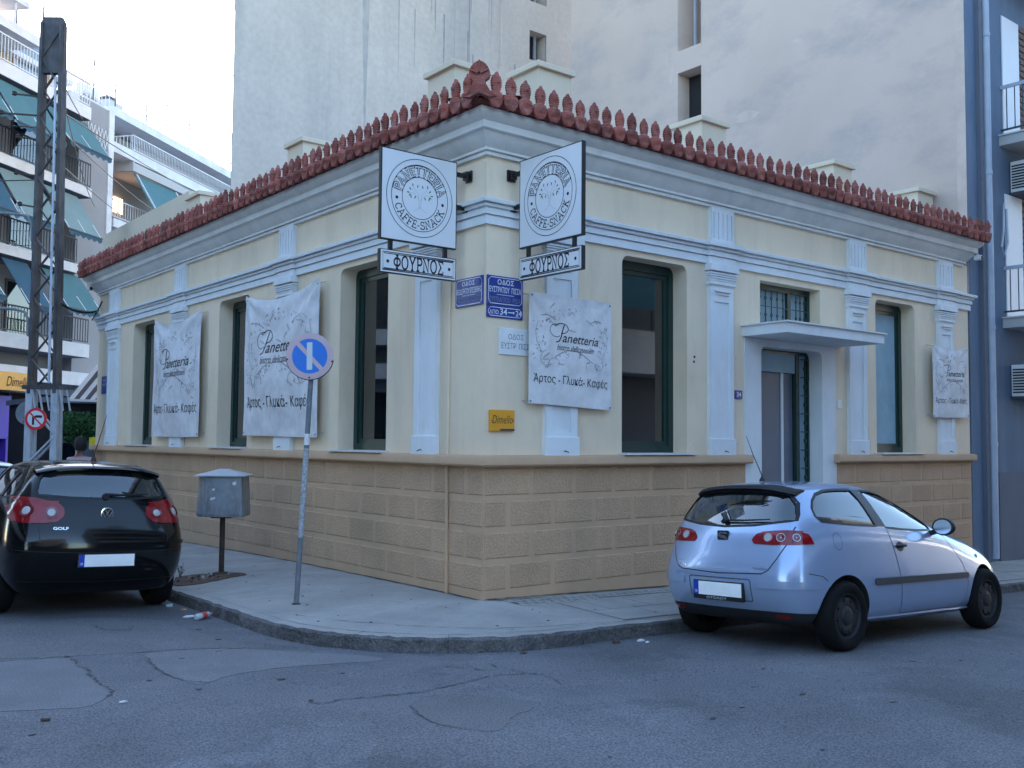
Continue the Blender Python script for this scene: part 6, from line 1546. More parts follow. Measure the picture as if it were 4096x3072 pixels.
# front: corner pier, deep loggias with slabs, railings
def bf(u0, u1, z0, z1, d0, d1, name, m, par=bb, bev=0.0):
    mb = MB(); mb.fbox(FX, u0, u1, z0, z1, d0, d1); return obj(name, mb, m, par, bevel=bev)
bf(BX + .004, 11.50, -0.8, HT, -0.5, 0.0, 'wall', 'bluewall')
bf(11.05, 11.50, -0.8, HT, -10.0, -0.5, 'wall', 'bluewall')
bf(BX + .004, 11.2, -0.8, 4.1, -10.0, -0.5, 'wall', 'bluewall')
bf(11.12, 20.0, -0.8, 1.15, -.1, 0.03, 'base_wall', 'bluewall2')
bf(11.50, 20.0, -0.8, HT, -10.0, -0.004, 'wall', 'bluewall')
bf(10.60, 10.72, -0.5, HT, 0.0, 0.07, 'wall_strip', 'bluewall2')
mb = MB(); mb.tube([FX.P(10.84, -0.3, .07), FX.P(10.84, HT, .07)], .065, 10); pp = obj('downpipe', mb, 'pipegrey', bb, smooth=True)
for z in (1.6, 3.6, 6.3, 8.75, 11.5): mb = MB(); mb.tube([FX.P(10.84, z, .07), FX.P(10.84, z + .07, .07)], .075, 10); obj('pipe_collar', mb, 'pipegrey', pp)
for k, z in enumerate((3.68, 6.94, 10.2, 13.4, 16.6, 19.8)):
    sl = bf(11.42, 20.0, z, z + .17, -.01, 1.2, 'balcony_slab', 'concrete')
    bf(11.39, 20.02, z + .17, z + .195, -.01, 1.23, 'slab_edge', 'marble', sl)
    rl = bf(11.49, 11.53, z + 1.04, z + 1.10, 0.0, 1.18, 'railing', 'pipegrey')
    bf(11.495, 11.525, z + .28, z + .31, 0.0, 1.18, 'lower_rail', 'trimgrey', rl)
    bf(11.53, 20, z + 1.04, z + 1.10, 1.14, 1.18, 'front_rail', 'pipegrey', rl)
    for q in range(8): bf(11.503, 11.517, z + .31, z + 1.04, .10 + q * .14, .114 + q * .14, 'baluster', 'trimgrey', rl)
    bf(11.57, 12.22, z + .195, z + 2.42, 0.0, 0.02, 'white_panel', 'signwhite')
    s2 = bf(12.23, 13.9, z + .195, z + 2.42, 0.0, 0.012, 'shutter', 'brownshut')
    for q in range(18): bf(12.25, 13.88, z + .26 + q * .12, z + .31 + q * .12, 0.012, 0.035, 'shutter_slat', 'brownshut', s2)
def aircon(u, z, d, label, F=FX, s=1.0):
    t = thing('air_conditioner', label, 'air conditioner', tuple(F.P(u + .4 * s, z, d)), group='outdoor air conditioner units')
    mb = MB(); mb.fbox(F, u, u + .8 * s, z, z + .56 * s, d, d + .28); b = obj('casing', mb, 'signwhite', t, bevel=.012)
    mb = MB(); mb.fbox(F, u + .06, u + .56 * s, z + .05, z + .5 * s, d + .28, d + .283); obj('grille_back', mb, 'dark', b)
    for k in range(9): mb = MB(); mb.fbox(F, u + .06, u + .56 * s, z + .06 + k * .05 * s, z + .075 + k * .05 * s, d + .283, d + .293); obj('grille_bar', mb, 'signwhite', b)
    for k in range(9): mb = MB(); mb.fbox(F, u - .012, u - .002, z + .06 + k * .05 * s, z + .085 + k * .05 * s, d + .03, d + .25); obj('side_louvre', mb, 'dark', b)
    mb = MB(); mb.fbox(F, u + .29 * s, u + .31 * s, z + .05, z + .5 * s, d + .285, d + .296); obj('grille_bar', mb, 'signwhite', b)
    mb = MB(); mb.fbox(F, u - .01, u + .82 * s, z - .04, z, d - .3, d + .32); obj('bracket', mb, 'darkmetal', t)
    return t
aircon(11.78, 6.15, .02, 'white air conditioner under the upper balcony of the blue house')
aircon(11.66, 2.48, .02, 'white air conditioner under the lower balcony of the blue house')
mb = MB(); a = FX.P(11.45, 5.9, .05); mb.tube([a, a + Vector((-.1, -.03, -.5)), a + Vector((-.18, -.03, -.8)), a + Vector((-.08, -.03, -.95)), a + Vector((.05, -.03, -.7)), a + Vector((.02, -.03, -.1))], .02, 6); tag(obj('cable', mb, 'pipegrey'), 'looped grey pipe insulation hanging beside the upper air conditioner', 'cable')

# weathered grey building behind
gb = thing('grey_party_wall_building', 'tall weathered grey building behind the cream house, blind wall with dark rain streaks', 'building', (8, 13.65, -0.4))
FG = Fr((0, 13.66, 0), (1, 0, 0), (0, -1, 0))
mb = MB(); sl_ = [[(11.80, 12.75), (12.45, 12.75), (12.45, 13.62), (11.80, 13.62)], [(11.80, 14.5), (12.45, 14.5), (12.45, 15.6), (11.8, 15.6)], [(11.80, 16.5), (12.45, 16.5), (12.45, 23), (11.8, 23)]]
mb.holed(FG, [(2.86, 4.0), (13.6, 4.0), (13.6, 24), (2.86, 24)], sl_, 0.0, .6); gw = obj('wall', mb, 'wallgrey', gb, recalc=False)
mb = MB(); mb.fbox(FG, 11.7, 12.6, 12.5, 23.5, -.66, -.6); obj('recess_back', mb, 'bluewall2', gw)
mb = MB(); mb.fbox(FG, 11.82, 12.25, 12.78, 13.6, -.35, -.31); obj('opening_shade_plane', mb, 'dark', gw)  # dark plane added to paint the shade within this recess
mb = MB(); mb.fbox(FG, 12.2, 12.24, 12.75, 15.6, -.3, -.22); obj('pipe', mb, 'pipegrey', gw)
mb = MB(); mb.fbox(FG, 10.72, 10.80, 4, 24, 0.0, 0.05); obj('wall_edge', mb, 'wallgrey', gw)
mb = MB(); mb.fbox(FG, 10.80, 13.6, 4, 24, 0.0, 0.03)
mb.v = []; mb.f = []; mb.holed(FG, [(10.80, 4.0), (13.6, 4.0), (13.6, 24), (10.8, 24)], sl_, 0.03, .05); obj('wall_offset', mb, 'wallgrey', gw, recalc=False)
FH = Fr((2.86, 13.665, 0), (.767, .641, 0), (-.641, .767, 0))
mb = MB(); mb.prism([Vector((2.87, 13.70, -.8)), Vector((13.6, 13.70, -.8)), Vector((13.6, 22.6, -.8))], [Vector((2.87, 13.70, 24)), Vector((13.6, 13.70, 24)), Vector((13.6, 22.6, 24))]); mb.v = [v for v in mb.v]; mb.f = [f for f in mb.f if not (len(f) == 4 and 0 in f and 1 in f)]; obj('wall', mb, 'wallgrey', gb)
random.seed(21)
for i in range(26):      # thin dark rain streaks starting high on the wall
    u = random.choice([7.6, 7.75, 8.4, 8.9, 9.5, 9.62, 9.75, 10.25, 10.4, 5.2, 6.1, 11.2]) + random.uniform(-.12, .12); z1 = random.uniform(12.2, 17.5); l = random.uniform(.6, 3.0)
    mb = MB(); w = random.uniform(.008, .028)
    mb.add([FG.P(u - w, z1, .034 if u > 10.7 else .004), FG.P(u + w, z1, .034 if u > 10.7 else .004), FG.P(u + w * .2, z1 - l, .034 if u > 10.7 else .004), FG.P(u - w * .2, z1 - l, .034 if u > 10.7 else .004)], [(0, 1, 2, 3)]); obj('rain_streak', mb, 'streak', gw, recalc=False)
for z in (8.6, 11.9, 15.2, 18.5):
    mb = MB(); mb.fbox(FH, .5, 9, z, z + .3, 0, .28); sl3 = obj('balcony_slab', mb, 'concrete', gb)
    mb = MB(); mb.fbox(FH, .5, .55, z + 1.15, z + 1.2, 0, .26)
    for q in range(4): mb.fbox(FH, .51, .53, z + .3, z + 1.15, .04 + q * .06, .055 + q * .06)
    rr_ = obj('railing', mb, 'whitemetal', gb); rr_['kind'] = 'stuff'
mb = MB(); mb.tube([FH.P(.5, 10.3, .25), FH.P(.4, 10.45, .85), FH.P(.5, 12.4, .3)], .02, 6); obj('clothes_line_arm', mb, 'whitemetal', gb)

# ---------------------------------------------------------------- skewed apartment blocks across the far end of the left street
AU = Vector((-.767, .0, 0)) ; AU = Vector((-.767, -.641, 0)).normalized(); AN = Vector((.641, -.767, 0)).normalized()
FA = Fr((5.27, 32.7, 0), AU, AN)       # u runs to the left, d towards the viewer; d=0 is the balcony front
def awning(F, u0, u1, z1, z0, dtop, dbot, m, par, scal=True, splits=1):
    n = max(6, int((u1 - u0) / .35)); mb = MB()
    mb.add([F.P(u0, z1, dtop), F.P(u1, z1, dtop), F.P(u1, z0, dbot), F.P(u0, z0, dbot)], [(0, 1, 2, 3)])
    mb.add([F.P(u0, z1, dtop - .02), F.P(u1, z1, dtop - .02), F.P(u1, z0 - .01, dbot - .02), F.P(u0, z0 - .01, dbot - .02)], [(3, 2, 1, 0)])
    a = obj('awning', mb, m, par, recalc=False)
    if scal:
        mb = MB(); vs = []; fs = []
        for i in range(n * 2 + 1):
            u = u0 + (u1 - u0) * i / (n * 2); vs += [F.P(u, z0, dbot), F.P(u, z0 - (.22 if i % 2 else .13), dbot + .01)]
        fs = [(2 * i, 2 * i + 2, 2 * i + 3, 2 * i + 1) for i in range(n * 2)]
        mb.add(vs, fs); obj('valance', mb, 'awning3', a, recalc=False)
        mb = MB(); mb.bar(F.P(u0, z0, dbot), F.P(u1, z0, dbot), .05); obj('front_bar', mb, 'darkmetal', a)
    return a
def railing(F, u0, u1, z, d, m, par, step=.16, h=1.0, cap=260):
    mb = MB(); mb.fbox(F, u0, u1, z + h - .05, z + h, d - .05, d); mb.fbox(F, u0, u1, z + .08, z + .12, d - .04, d - .01)
    r = obj('railing', mb, m, par)
    n = int((u1 - u0) / step); mb = MB()
    for i in range(n + 1): u = u0 + (u1 - u0) * i / max(n, 1); mb.fbox(F, u - .012, u + .012, z + .12, z + h - .05, d - .035, d - .012)
    b = obj('balusters', mb, m, r); b['kind'] = 'stuff'
    return r
ab = thing('apartment_block', 'grey apartment block with teal awnings over its balconies at the left edge', 'building', tuple(FA.P(7, -.5, -1.5)))
W0, W1 = -1.9, 22.0
mb = MB(); mb.fbox(FA, W0, W1, -0.8, 15.0, -12, -1.5); obj('wall', mb, 'awall', ab)
mb = MB(); mb.fbox(FA, W0, .35, -0.8, 15.3, -1.5, -0.75); obj('corner_pier', mb, 'awall', ab)
mb = MB(); mb.fbox(FA, W0, -1.55, 3, 15.35, -.78, -.70); obj('pier_strip', mb, 'fascia', ab)
floors = [(4.74, 5.26), (7.95, 8.30), (11.06, 11.42), (14.12, 14.62)]
for i, (z0, z1) in enumerate(floors):
    ue = [.33, 1.2, .5, .7][i]
    mb = MB(); mb.fbox(FA, ue, W1, z0, z1, -1.6, 0.0); sl4 = obj('balcony_slab', mb, 'fascia', ab)
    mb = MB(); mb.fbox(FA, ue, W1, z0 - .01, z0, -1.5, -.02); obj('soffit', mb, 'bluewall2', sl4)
    railing(FA, ue, W1, z1, -.06, 'whitemetal' if i >= 3 else 'darkmetal', ab)
    # doors and windows in the recess
    u = 1.8; k = 0
    while u < W1 - 2:
        mb = MB(); mb.fbox(FA, u, u + 1.5, z1, z1 + 2.2, -1.52, -1.46); dr = obj('balcony_door', mb, 'darkmetal' if i < 3 else 'whitemetal', ab)
        mb = MB(); mb.fbox(FA, u + .1, u + 1.4, z1 + .1, z1 + 2.1, -1.47, -1.45); obj('pane', mb, 'winglass', dr)
        u += 3.4
    if i >= 3:
        mb = MB(); mb.fbox(FA, ue + .5, W1, z1, z1 + 2.2, -1.6, -1.55); obj('recess_wall', mb, 'sunlitbeige', ab)  # sunlit look of the top recess comes from this wall colour
# awnings: (right, left, top z, bottom z, projection)
for (a, b, z1, z0, mm) in ((.75, 3.3, 13.95, 12.5, 'awning'), (3.5, 6.1, 14.0, 12.3, 'awning'), (6.3, 10, 14.0, 12.4, 'awning'),
                           (1.2, 3.2, 10.95, 9.25, 'awning2'), (3.5, 5.6, 10.95, 9.2, 'awning2'), (5.8, 9.0, 10.95, 9.2, 'awning3'),
                           (.9, 3.1, 7.85, 6.35, 'awning'), (3.9, 5.2, 7.85, 6.2, 'awning3'), (6.3, 9.0, 7.85, 6.3, 'awning')):
    aw = awning(FA, a, b, z1, z0, -.15, 1.0, mm, ab)
    for q in (a + .06, (a + b) / 2, b - .06):
        mb = MB(); mb.bar(FA.P(q, z1 - .02, -.16), FA.P(q, z0 + .0, .98), .035); obj('awning_arm', mb, 'whitemetal', aw)
# ground floor: canopy fascia and dark shopfronts, purple shop
mb = MB(); mb.fbox(FA, -1.9, W1, 3.62, 4.12, -1.6, 0.05); obj('shop_fascia', mb, 'fascia', ab)
mb = MB(); mb.fbox(FA, -1.9, W1, -.6, 3.6, -1.5, -1.0); obj('shopfront', mb, 'dark', ab)
mb = MB(); mb.fbox(FA, -1.9, W1, 3.2, 3.62, -1.6, -.3); obj('shutter_box', mb, 'bluewall2', ab)
for k in range(6):
    mb = MB(); mb.fbox(FA, -1.5 + k * 1.0, -1.42 + k * 1.0, -.6, 3.2, -1.0, -.92); obj('shopfront_post', mb, 'darkmetal', ab)
mb = MB(); mb.fbox(FA, 4.3, 8.2, 1.55, 3.05, -1.0, -.25); pps = obj('shop_sign_panel', mb, 'purple', ab)
fnA = lambda x, z, d: FA.P(8.2 - x, z, -.25 + d)
for body_, a, b, z0, z1 in (('ST', 2.2, 2.95, 2.15, 2.6), ('Store', 2.1, 2.95, 1.9, 2.05)):
    mb = MB(); put_text(mb, body_, fnA, a, b, z0, z1, d=.02); obj('lettering', mb, 'enamelwhite', pps, recalc=False)
mb = MB(); stroke(mb, fnA, [(1.6, 3.0), (2.2, 2.85), (3.1, 2.35)], .05, .02); obj('sign_line', mb, 'enamelwhite', pps, recalc=False)
for u in (3.95, 7.9): mb = MB(); mb.fbox(FA, u, u + .55, -.6, 1.6, -1.0, -.25); obj('shop_pier', mb, 'purple', ab)
mb = MB(); mb.fbox(FA, 4.5, 7.9, -.6, 1.5, -.98, -.9); obj('shop_glass', mb, 'winglass', ab)
t = thing('yellow_shop_sign', 'yellow-orange shop sign board above the purple shop at the left edge', 'shop sign', tuple(FA.P(5.4, 3.15, .3)))
mb = MB(); mb.fbox(FA, 3.95, 7.2, 3.22, 3.85, .12, .32); yb = obj('board', mb, 'orange', t)
mb = MB(); put_text(mb, 'Dimello', lambda x, z, d: FA.P(7.2 - x, z, .32 + d), 1.9, 3.05, 3.36, 3.7, shear=.3, d=.01); obj('lettering', mb, 'soil', yb, recalc=False)
# roof terrace level
mb = MB(); mb.fbox(FA, 3.8, W1, 15.80, 16.15, -6, 0.05); obj('terrace_slab', mb, 'fascia', ab)
mb = MB(); mb.fbox(FA, 4.2, W1, 14.6, 15.85, -6, -3.2); obj('upper_wall', mb, 'sunlitbeige', ab)
railing(FA, 1.0, 3.8, 14.62, -.9, 'whitemetal', ab)
mb = MB(); mb.fbox(FA, .2, 3.9, 15.75, 15.95, -5, -1.2); obj('terrace_slab', mb, 'fascia', ab)
mb = MB(); mb.fbox(FA, 4.3, W1, 16.15, 17.5, -6, -3.0); obj('roof_room', mb, 'brick', ab)
mb = MB(); mb.fbox(FA, 3.4, W1, 17.5, 17.7, -6.5, -.8); obj('roof_canopy', mb, 'fascia', ab)
for u in (4.0, 6.2): mb = MB(); mb.fbox(FA, u, u + .06, 16.15, 17.5, -.95, -.89); obj('canopy_post', mb, 'whitemetal', ab)
mb = MB(); mb.fbox(FA, -1.85, .9, 14.9, 15.35, -5, -.8); obj('parapet', mb, 'fascia', ab)
railing(FA, -1.8, 1.0, 15.35, -.9, 'whitemetal', ab, .25, .7)
mb = MB()
for k in range(7):
    a = -1.8 + k * .24; mb.bar(FA.P(a, 13.6, -.72), FA.P(a + .24, 14.4, -.72), .03); mb.bar(FA.P(a + .24, 13.6, -.72), FA.P(a, 14.4, -.72), .03)
obj('trellis', mb, 'whitemetal', ab)['kind'] = 'stuff'

# second block, set back, with long white balcony
FB2 = Fr((7.9, 38.3, 0), AU, AN)
b2 = thing('set_back_apartment_block', 'apartment block with long white balcony railing behind the first block, partly hidden by the roof', 'building', tuple(FB2.P(-8, -.5, -2)))
mb = MB(); mb.fbox(FB2, -34, 4, -.8, 16.2, -12, -1.6); obj('wall', mb, 'awall', b2)
mb = MB(); mb.fbox(FB2, -34, 2.0, 14.62 - .5 + .5, 15.08, -1.7, 0); s5 = obj('balcony_slab', mb, 'fascia', b2)
FB2o = -5.27 + 5.27
# u on FB2 measured from its own origin: a' = a - a0
a0 = (FB2.O - FA.O).dot(AU)
def ub(a): return a - a0
mb = MB(); mb.fbox(FB2, ub(-30), ub(-6.3), 14.15, 14.55, -1.7, 0); s5 = obj('balcony_slab', mb, 'concrete', b2)
railing(FB2, ub(-30), ub(-6.3), 15.08, -.05, 'whitemetal', b2, .14, .8)
FB2s = Fr(FB2.P(ub(-6.35), 0, 0), -AN, AU)
mb = MB(); mb.fbox(FB2s, 0, 1.6, 14.15, 15.08, -.05, .0); obj('balcony_side', mb, 'fascia', b2)
mb = MB(); mb.fbox(FB2s, 0, 1.6, 15.82, 15.88, -.04, .0); mb.fbox(FB2s, 0, 1.6, 15.12, 15.16, -.04, 0)
for k in range(9): mb.fbox(FB2s, k * .19, k * .19 + .03, 15.1, 15.85, -.035, -.01)
rs = obj('railing', mb, 'whitemetal', b2); rs['kind'] = 'stuff'
mb = MB(); mb.fbox(FB2, ub(-30), ub(-4.8), 16.35, 16.75, -8, -.1); obj('roof_slab', mb, 'fascia', b2)
railing(FB2, ub(-30), ub(-8.0), 16.75, -.6, 'whitemetal', b2, .3, .8)
aw = awning(FB2, ub(-10.4), ub(-6.5), 14.1, 12.3, -.1, 1.0, 'awning', b2)
for q in (ub(-6.7), ub(-10.2)): mb = MB(); mb.bar(FB2.P(q, 14.1, -.08), FB2.P(q, 12.3, 1.03), .06); obj('awning_arm', mb, 'whitemetal', aw)
mb = MB(); mb.fbox(FB2, ub(-30), ub(-4.9), 11.2, 11.6, -1.6, 0); obj('balcony_slab', mb, 'fascia', b2)
railing(FB2, ub(-30), ub(-4.9), 11.6, -.05, 'whitemetal', b2, .2, .9)
mb = MB(); mb.fbox(FB2, ub(-7.9), ub(-7.2), 12.5, 13.2, -1.6, -1.55); lw_ = obj('window', mb, 'sunreflect', b2)  # sun reflection painted as a glowing pane, no lamp inside
mb = MB(); mb.fbox(FB2, ub(-7.57), ub(-7.53), 12.5, 13.2, -1.55, -1.52); obj('window_bar', mb, 'brownshut', lw_)
t = thing('air_conditioner', 'air conditioner on the recessed wall of the set-back block', 'air conditioner', tuple(FB2.P(ub(-6.2), 13.1, -1.5)), group='outdoor air conditioner units')
mb = MB(); mb.fbox(FB2, ub(-6.6), ub(-5.8), 13.1, 13.7, -1.6, -1.3); obj('casing', mb, 'signwhite', t)
mb = MB(); mb.lathe([(.22, 0), (.2, .02), (0, .01)], FB2.P(ub(-6.3), 13.4, -1.3), A=AN, U=AU, V=Z3, n=16); obj('fan_guard', mb, 'dark', t)
# roof clutter: water heaters, chimney, aerials
def aerial(p, h, label, arms=4):
    t = thing('tv_aerial', label, 'aerial', tuple(p), group='television aerials on the far roofs')
    mb = MB(); mb.tube([p, Vector(p) + Z3 * h], .042, 5); obj('mast', mb, 'trimgrey', t)
    for k in range(arms):
        z = h - .12 - k * .16; mb = MB(); w = .55 - .08 * k; c = Vector(p) + Z3 * z; d = AU * math.cos(k) + AN * math.sin(k * 1.3 + .4); mb.bar(c - d * w / 2, c + d * w / 2, .022); obj('element', mb, 'trimgrey', t)
    return t
A_B = lambda a, z, d=-2.0: FB2.P(ub(a), z, d)
aerial(FA.P(2.6, 15.9, -2), 5.6, 'tallest thin television mast left of the others on the near roof')
for i, (a, h, lb) in enumerate(((-3.6, 4.6, 'tall aerial just left of the roof water heater'), (-7.4, 3.4, 'aerial right beside the roof water heater'), (-9.2, 2.8, 'aerial between the water heater and the chimney'), (-12.0, 3.3, 'aerial just right of the chimney'), (-14.0, 3.6, 'aerial in the middle of the far roof'), (-16.4, 3.3, 'aerial left of the second water heater'), (-19.2, 2.6, 'rightmost aerial of the far roof'))):
    aerial(A_B(a, 16.7, -3), h, lb, 4 if i % 2 else 2)
def heater(c, label):
    t = thing('solar_water_heater', label, 'water heater', tuple(c), group='solar water heaters on the far roof')
    mb = MB(); c = Vector(c); mb.tube([c + AU * .6 + Z3 * 1.3, c - AU * .6 + Z3 * 1.3], .3, 12); obj('tank', mb, 'signwhite', t, smooth=True)
    mb = MB(); mb.prism([c + AU * .5 + Z3 * 1.05 + AN * .1, c - AU * .5 + Z3 * 1.05 + AN * .1, c - AU * .5 + AN * 1.5 + Z3 * .1, c + AU * .5 + AN * 1.5 + Z3 * .1], [c + AU * .5 + Z3 * .95 + AN * .1, c - AU * .5 + Z3 * .95 + AN * .1, c - AU * .5 + AN * 1.5, c + AU * .5 + AN * 1.5]); obj('collector', mb, 'trimgrey', t)
    mb = MB(); mb.bar(c + Z3 * 1.1, c, .06); obj('stand', mb, 'darkmetal', t)
heater(A_B(-8.3, 17.6, -4), 'solar water heater near the chimney on the far roof'); heater(A_B(-17.6, 17.0, -4), 'solar water heater further right on the far roof')
mb = MB(); mb.fbox(FB2, ub(-9.8), ub(-6.6), 16.7, 18.0, -6, -3); obj('roof_block', mb, 'concrete', b2)
mb = MB(); mb.fbox(FB2, ub(-11.4), ub(-10.2), 16.7, 19.2, -5, -4); ch_ = obj('chimney', mb, 'concrete', b2)
mb = MB(); mb.fbox(FB2, ub(-11.1), ub(-10.5), 19.2, 19.5, -4.8, -4.2); obj('chimney_pot', mb, 'darkmetal', ch_)
# overhead cables
def cable(a, b, sag, label, r=.012):
    a, b = Vector(a), Vector(b); mb = MB(); mb.tube([a.lerp(b, i / 12) - Z3 * sag * 4 * (i / 12) * (1 - i / 12) for i in range(13)], r, 5)
    tag(obj('overhead_cable', mb, 'black', origin=tuple(a)), label, 'cable', 'overhead cables')
P_ = lambda z, s=1: legpos(z, s, 1)
cable(P_(8.9), FA.P(-1.2, 13.9, -.6), .3, 'highest cable running from the pole head to the far block')
cable(P_(8.3), A_B(-24, 15.4, 0), .6, 'long cable from the pole rising right across the far balcony', .014)
cable(P_(7.9), A_B(-12, 12.5, .5), .5, 'cable sagging from the pole down behind the roof tiles, upper one')
cable(P_(7.2), A_B(-10.5, 11.6, .5), .5, 'cable sagging from the pole down behind the roof tiles, lower one')
cable(P_(8.6), FA.P(-.6, 11.0, -.6), .3, 'cable from the pole crossing the light corner pier')
cable(P_(4.35), (-0.06, 13.45, 4.28), .10, 'thick cable from the pole to the left end of the cream house', .022)
t = thing('cable_end', 'splayed black cable ends fixed at the left corner of the cream house', 'cable', (-0.06, 13.45, 4.2))
for k in range(5):
    mb = MB(); a = Vector((-.06, 13.45, 4.28)); mb.tube([a, a + Vector((-.08 + .04 * k, -.06, -.12 + .09 * k)), a + Vector((-.14 + .07 * k, -.1, -.22 + .14 * k))], .014, 5); obj('cable_tail', mb, 'black', t)
cable(P_(8.0, -1), Vector((-16, 8, 7.0)), .8, 'cable leaving the pole to the left, upper')
cable(P_(6.9, -1), Vector((-16, 9, 6.0)), .8, 'cable leaving the pole to the left, lower')
# shop with a striped awning on the grey building's street side, and things below it
st = thing('striped_awning', 'brown and cream striped shop awning just beyond the left end of the house', 'awning', (1.4, 19.2, 2.5))
p0, p1, q0, q1 = Vector((0.98, 19.55, 2.62)), Vector((3.4, 19.6, 2.62)), Vector((2.5, 22.0, 3.95)), Vector((5.2, 22.0, 3.95))
for k in range(18):
    a, b = k / 18, (k + 1) / 18; mb = MB(); th = Z3 * .01
    v4 = [p0.lerp(p1, a), p0.lerp(p1, b), q0.lerp(q1, b), q0.lerp(q1, a)]; mb.prism(v4, [v - th for v in v4]); obj('stripe', mb, 'stripe_d' if k % 2 else 'stripe_l', st)
mb = MB(); mb.bar(p0 - Z3 * .02, p1 - Z3 * .02, .06); obj('front_bar', mb, 'whitemetal', st)
sh = thing('corner_shop', 'dark low shopfront under the striped awning beyond the house', 'shop', (3, 22, 0))
mb = MB(); mb.box(.9, 9.0, 22.0, 26, -.8, 2.6); obj('wall', mb, 'dark', sh)
mb = MB(); mb.box(.8, 9.0, 21.8, 26, 2.6, 2.75); obj('roof', mb, 'bluewall2', sh)
mb = MB(); mb.box(1.2, 4.0, 21.93, 22.0, -.4, 2.2); sg = obj('shop_window', mb, 'darkmetal', sh)
mb = MB(); mb.box(1.3, 3.9, 21.9, 21.93, -.3, 2.1); obj('pane', mb, 'winglass', sg)
# round clipped tree
tr = thing('clipped_tree', 'small round clipped street tree beyond the left end of the house', 'tree', (1.18, 19.2, -.4))
mb = MB(); mb.tube([(1.15, 19.25, -.45), (1.18, 19.2, .6), (1.16, 19.25, 1.5)], [.07, .06, .05], 8)
for a in range(5): mb.tube([(1.16, 19.25, 1.3), (1.16 + .35 * math.cos(a * 1.25), 19.25 + .35 * math.sin(a * 1.25), 1.75)], [.035, .015], 5)
obj('trunk', mb, 'bark', tr)
mb = MB(); random.seed(9); c = Vector((1.16, 19.3, 1.88))
for i in range(2600):
    d = Vector((random.gauss(0, 1), random.gauss(0, 1), random.gauss(0, 1))).normalized(); r_ = .60 * random.random() ** .25 * (1 + .10 * math.sin(d.x * 6 + d.z * 5))
    p = c + Vector((d.x * r_, d.y * r_, d.z * r_ * .72)); n_ = Vector((random.uniform(-1, 1), random.uniform(-1, 1), random.uniform(-.4, 1))).normalized(); a = n_.orthogonal().normalized() * .045; b = n_.cross(a) * .6
    mb.add([p - a, p + b, p + a, p - b], [(0, 1, 2, 3)])
obj('crown', mb, 'foliage', tr, recalc=False)['kind'] = 'stuff'
t = thing('street_cabinet', 'blue street cabinet standing under the awning beyond the house', 'cabinet', (1.9, 20.6, -.5))
mb = MB(); mb.box(1.55, 2.15, 20.3, 20.8, -.5, 1.45); obj('cabinet_body', mb, 'bluebin', t, bevel=.02)
mb = MB(); mb.box(1.6, 2.1, 20.27, 20.3, .2, 1.3); obj('cabinet_door', mb, 'bluewall', t)
t = thing('yellow_box', 'small yellow box fixed on a thin post beside the far end of the house', 'sign', (.42, 15.2, -.4))
mb = MB(); mb.tube([(.42, 15.2, -.4), (.42, 15.2, 1.35)], .02, 6); obj('post', mb, 'darkmetal', t)
mb = MB(); mb.box(.36, .48, 15.1, 15.3, 1.35, 1.62); obj('box_body', mb, 'yellow', t, bevel=.01)
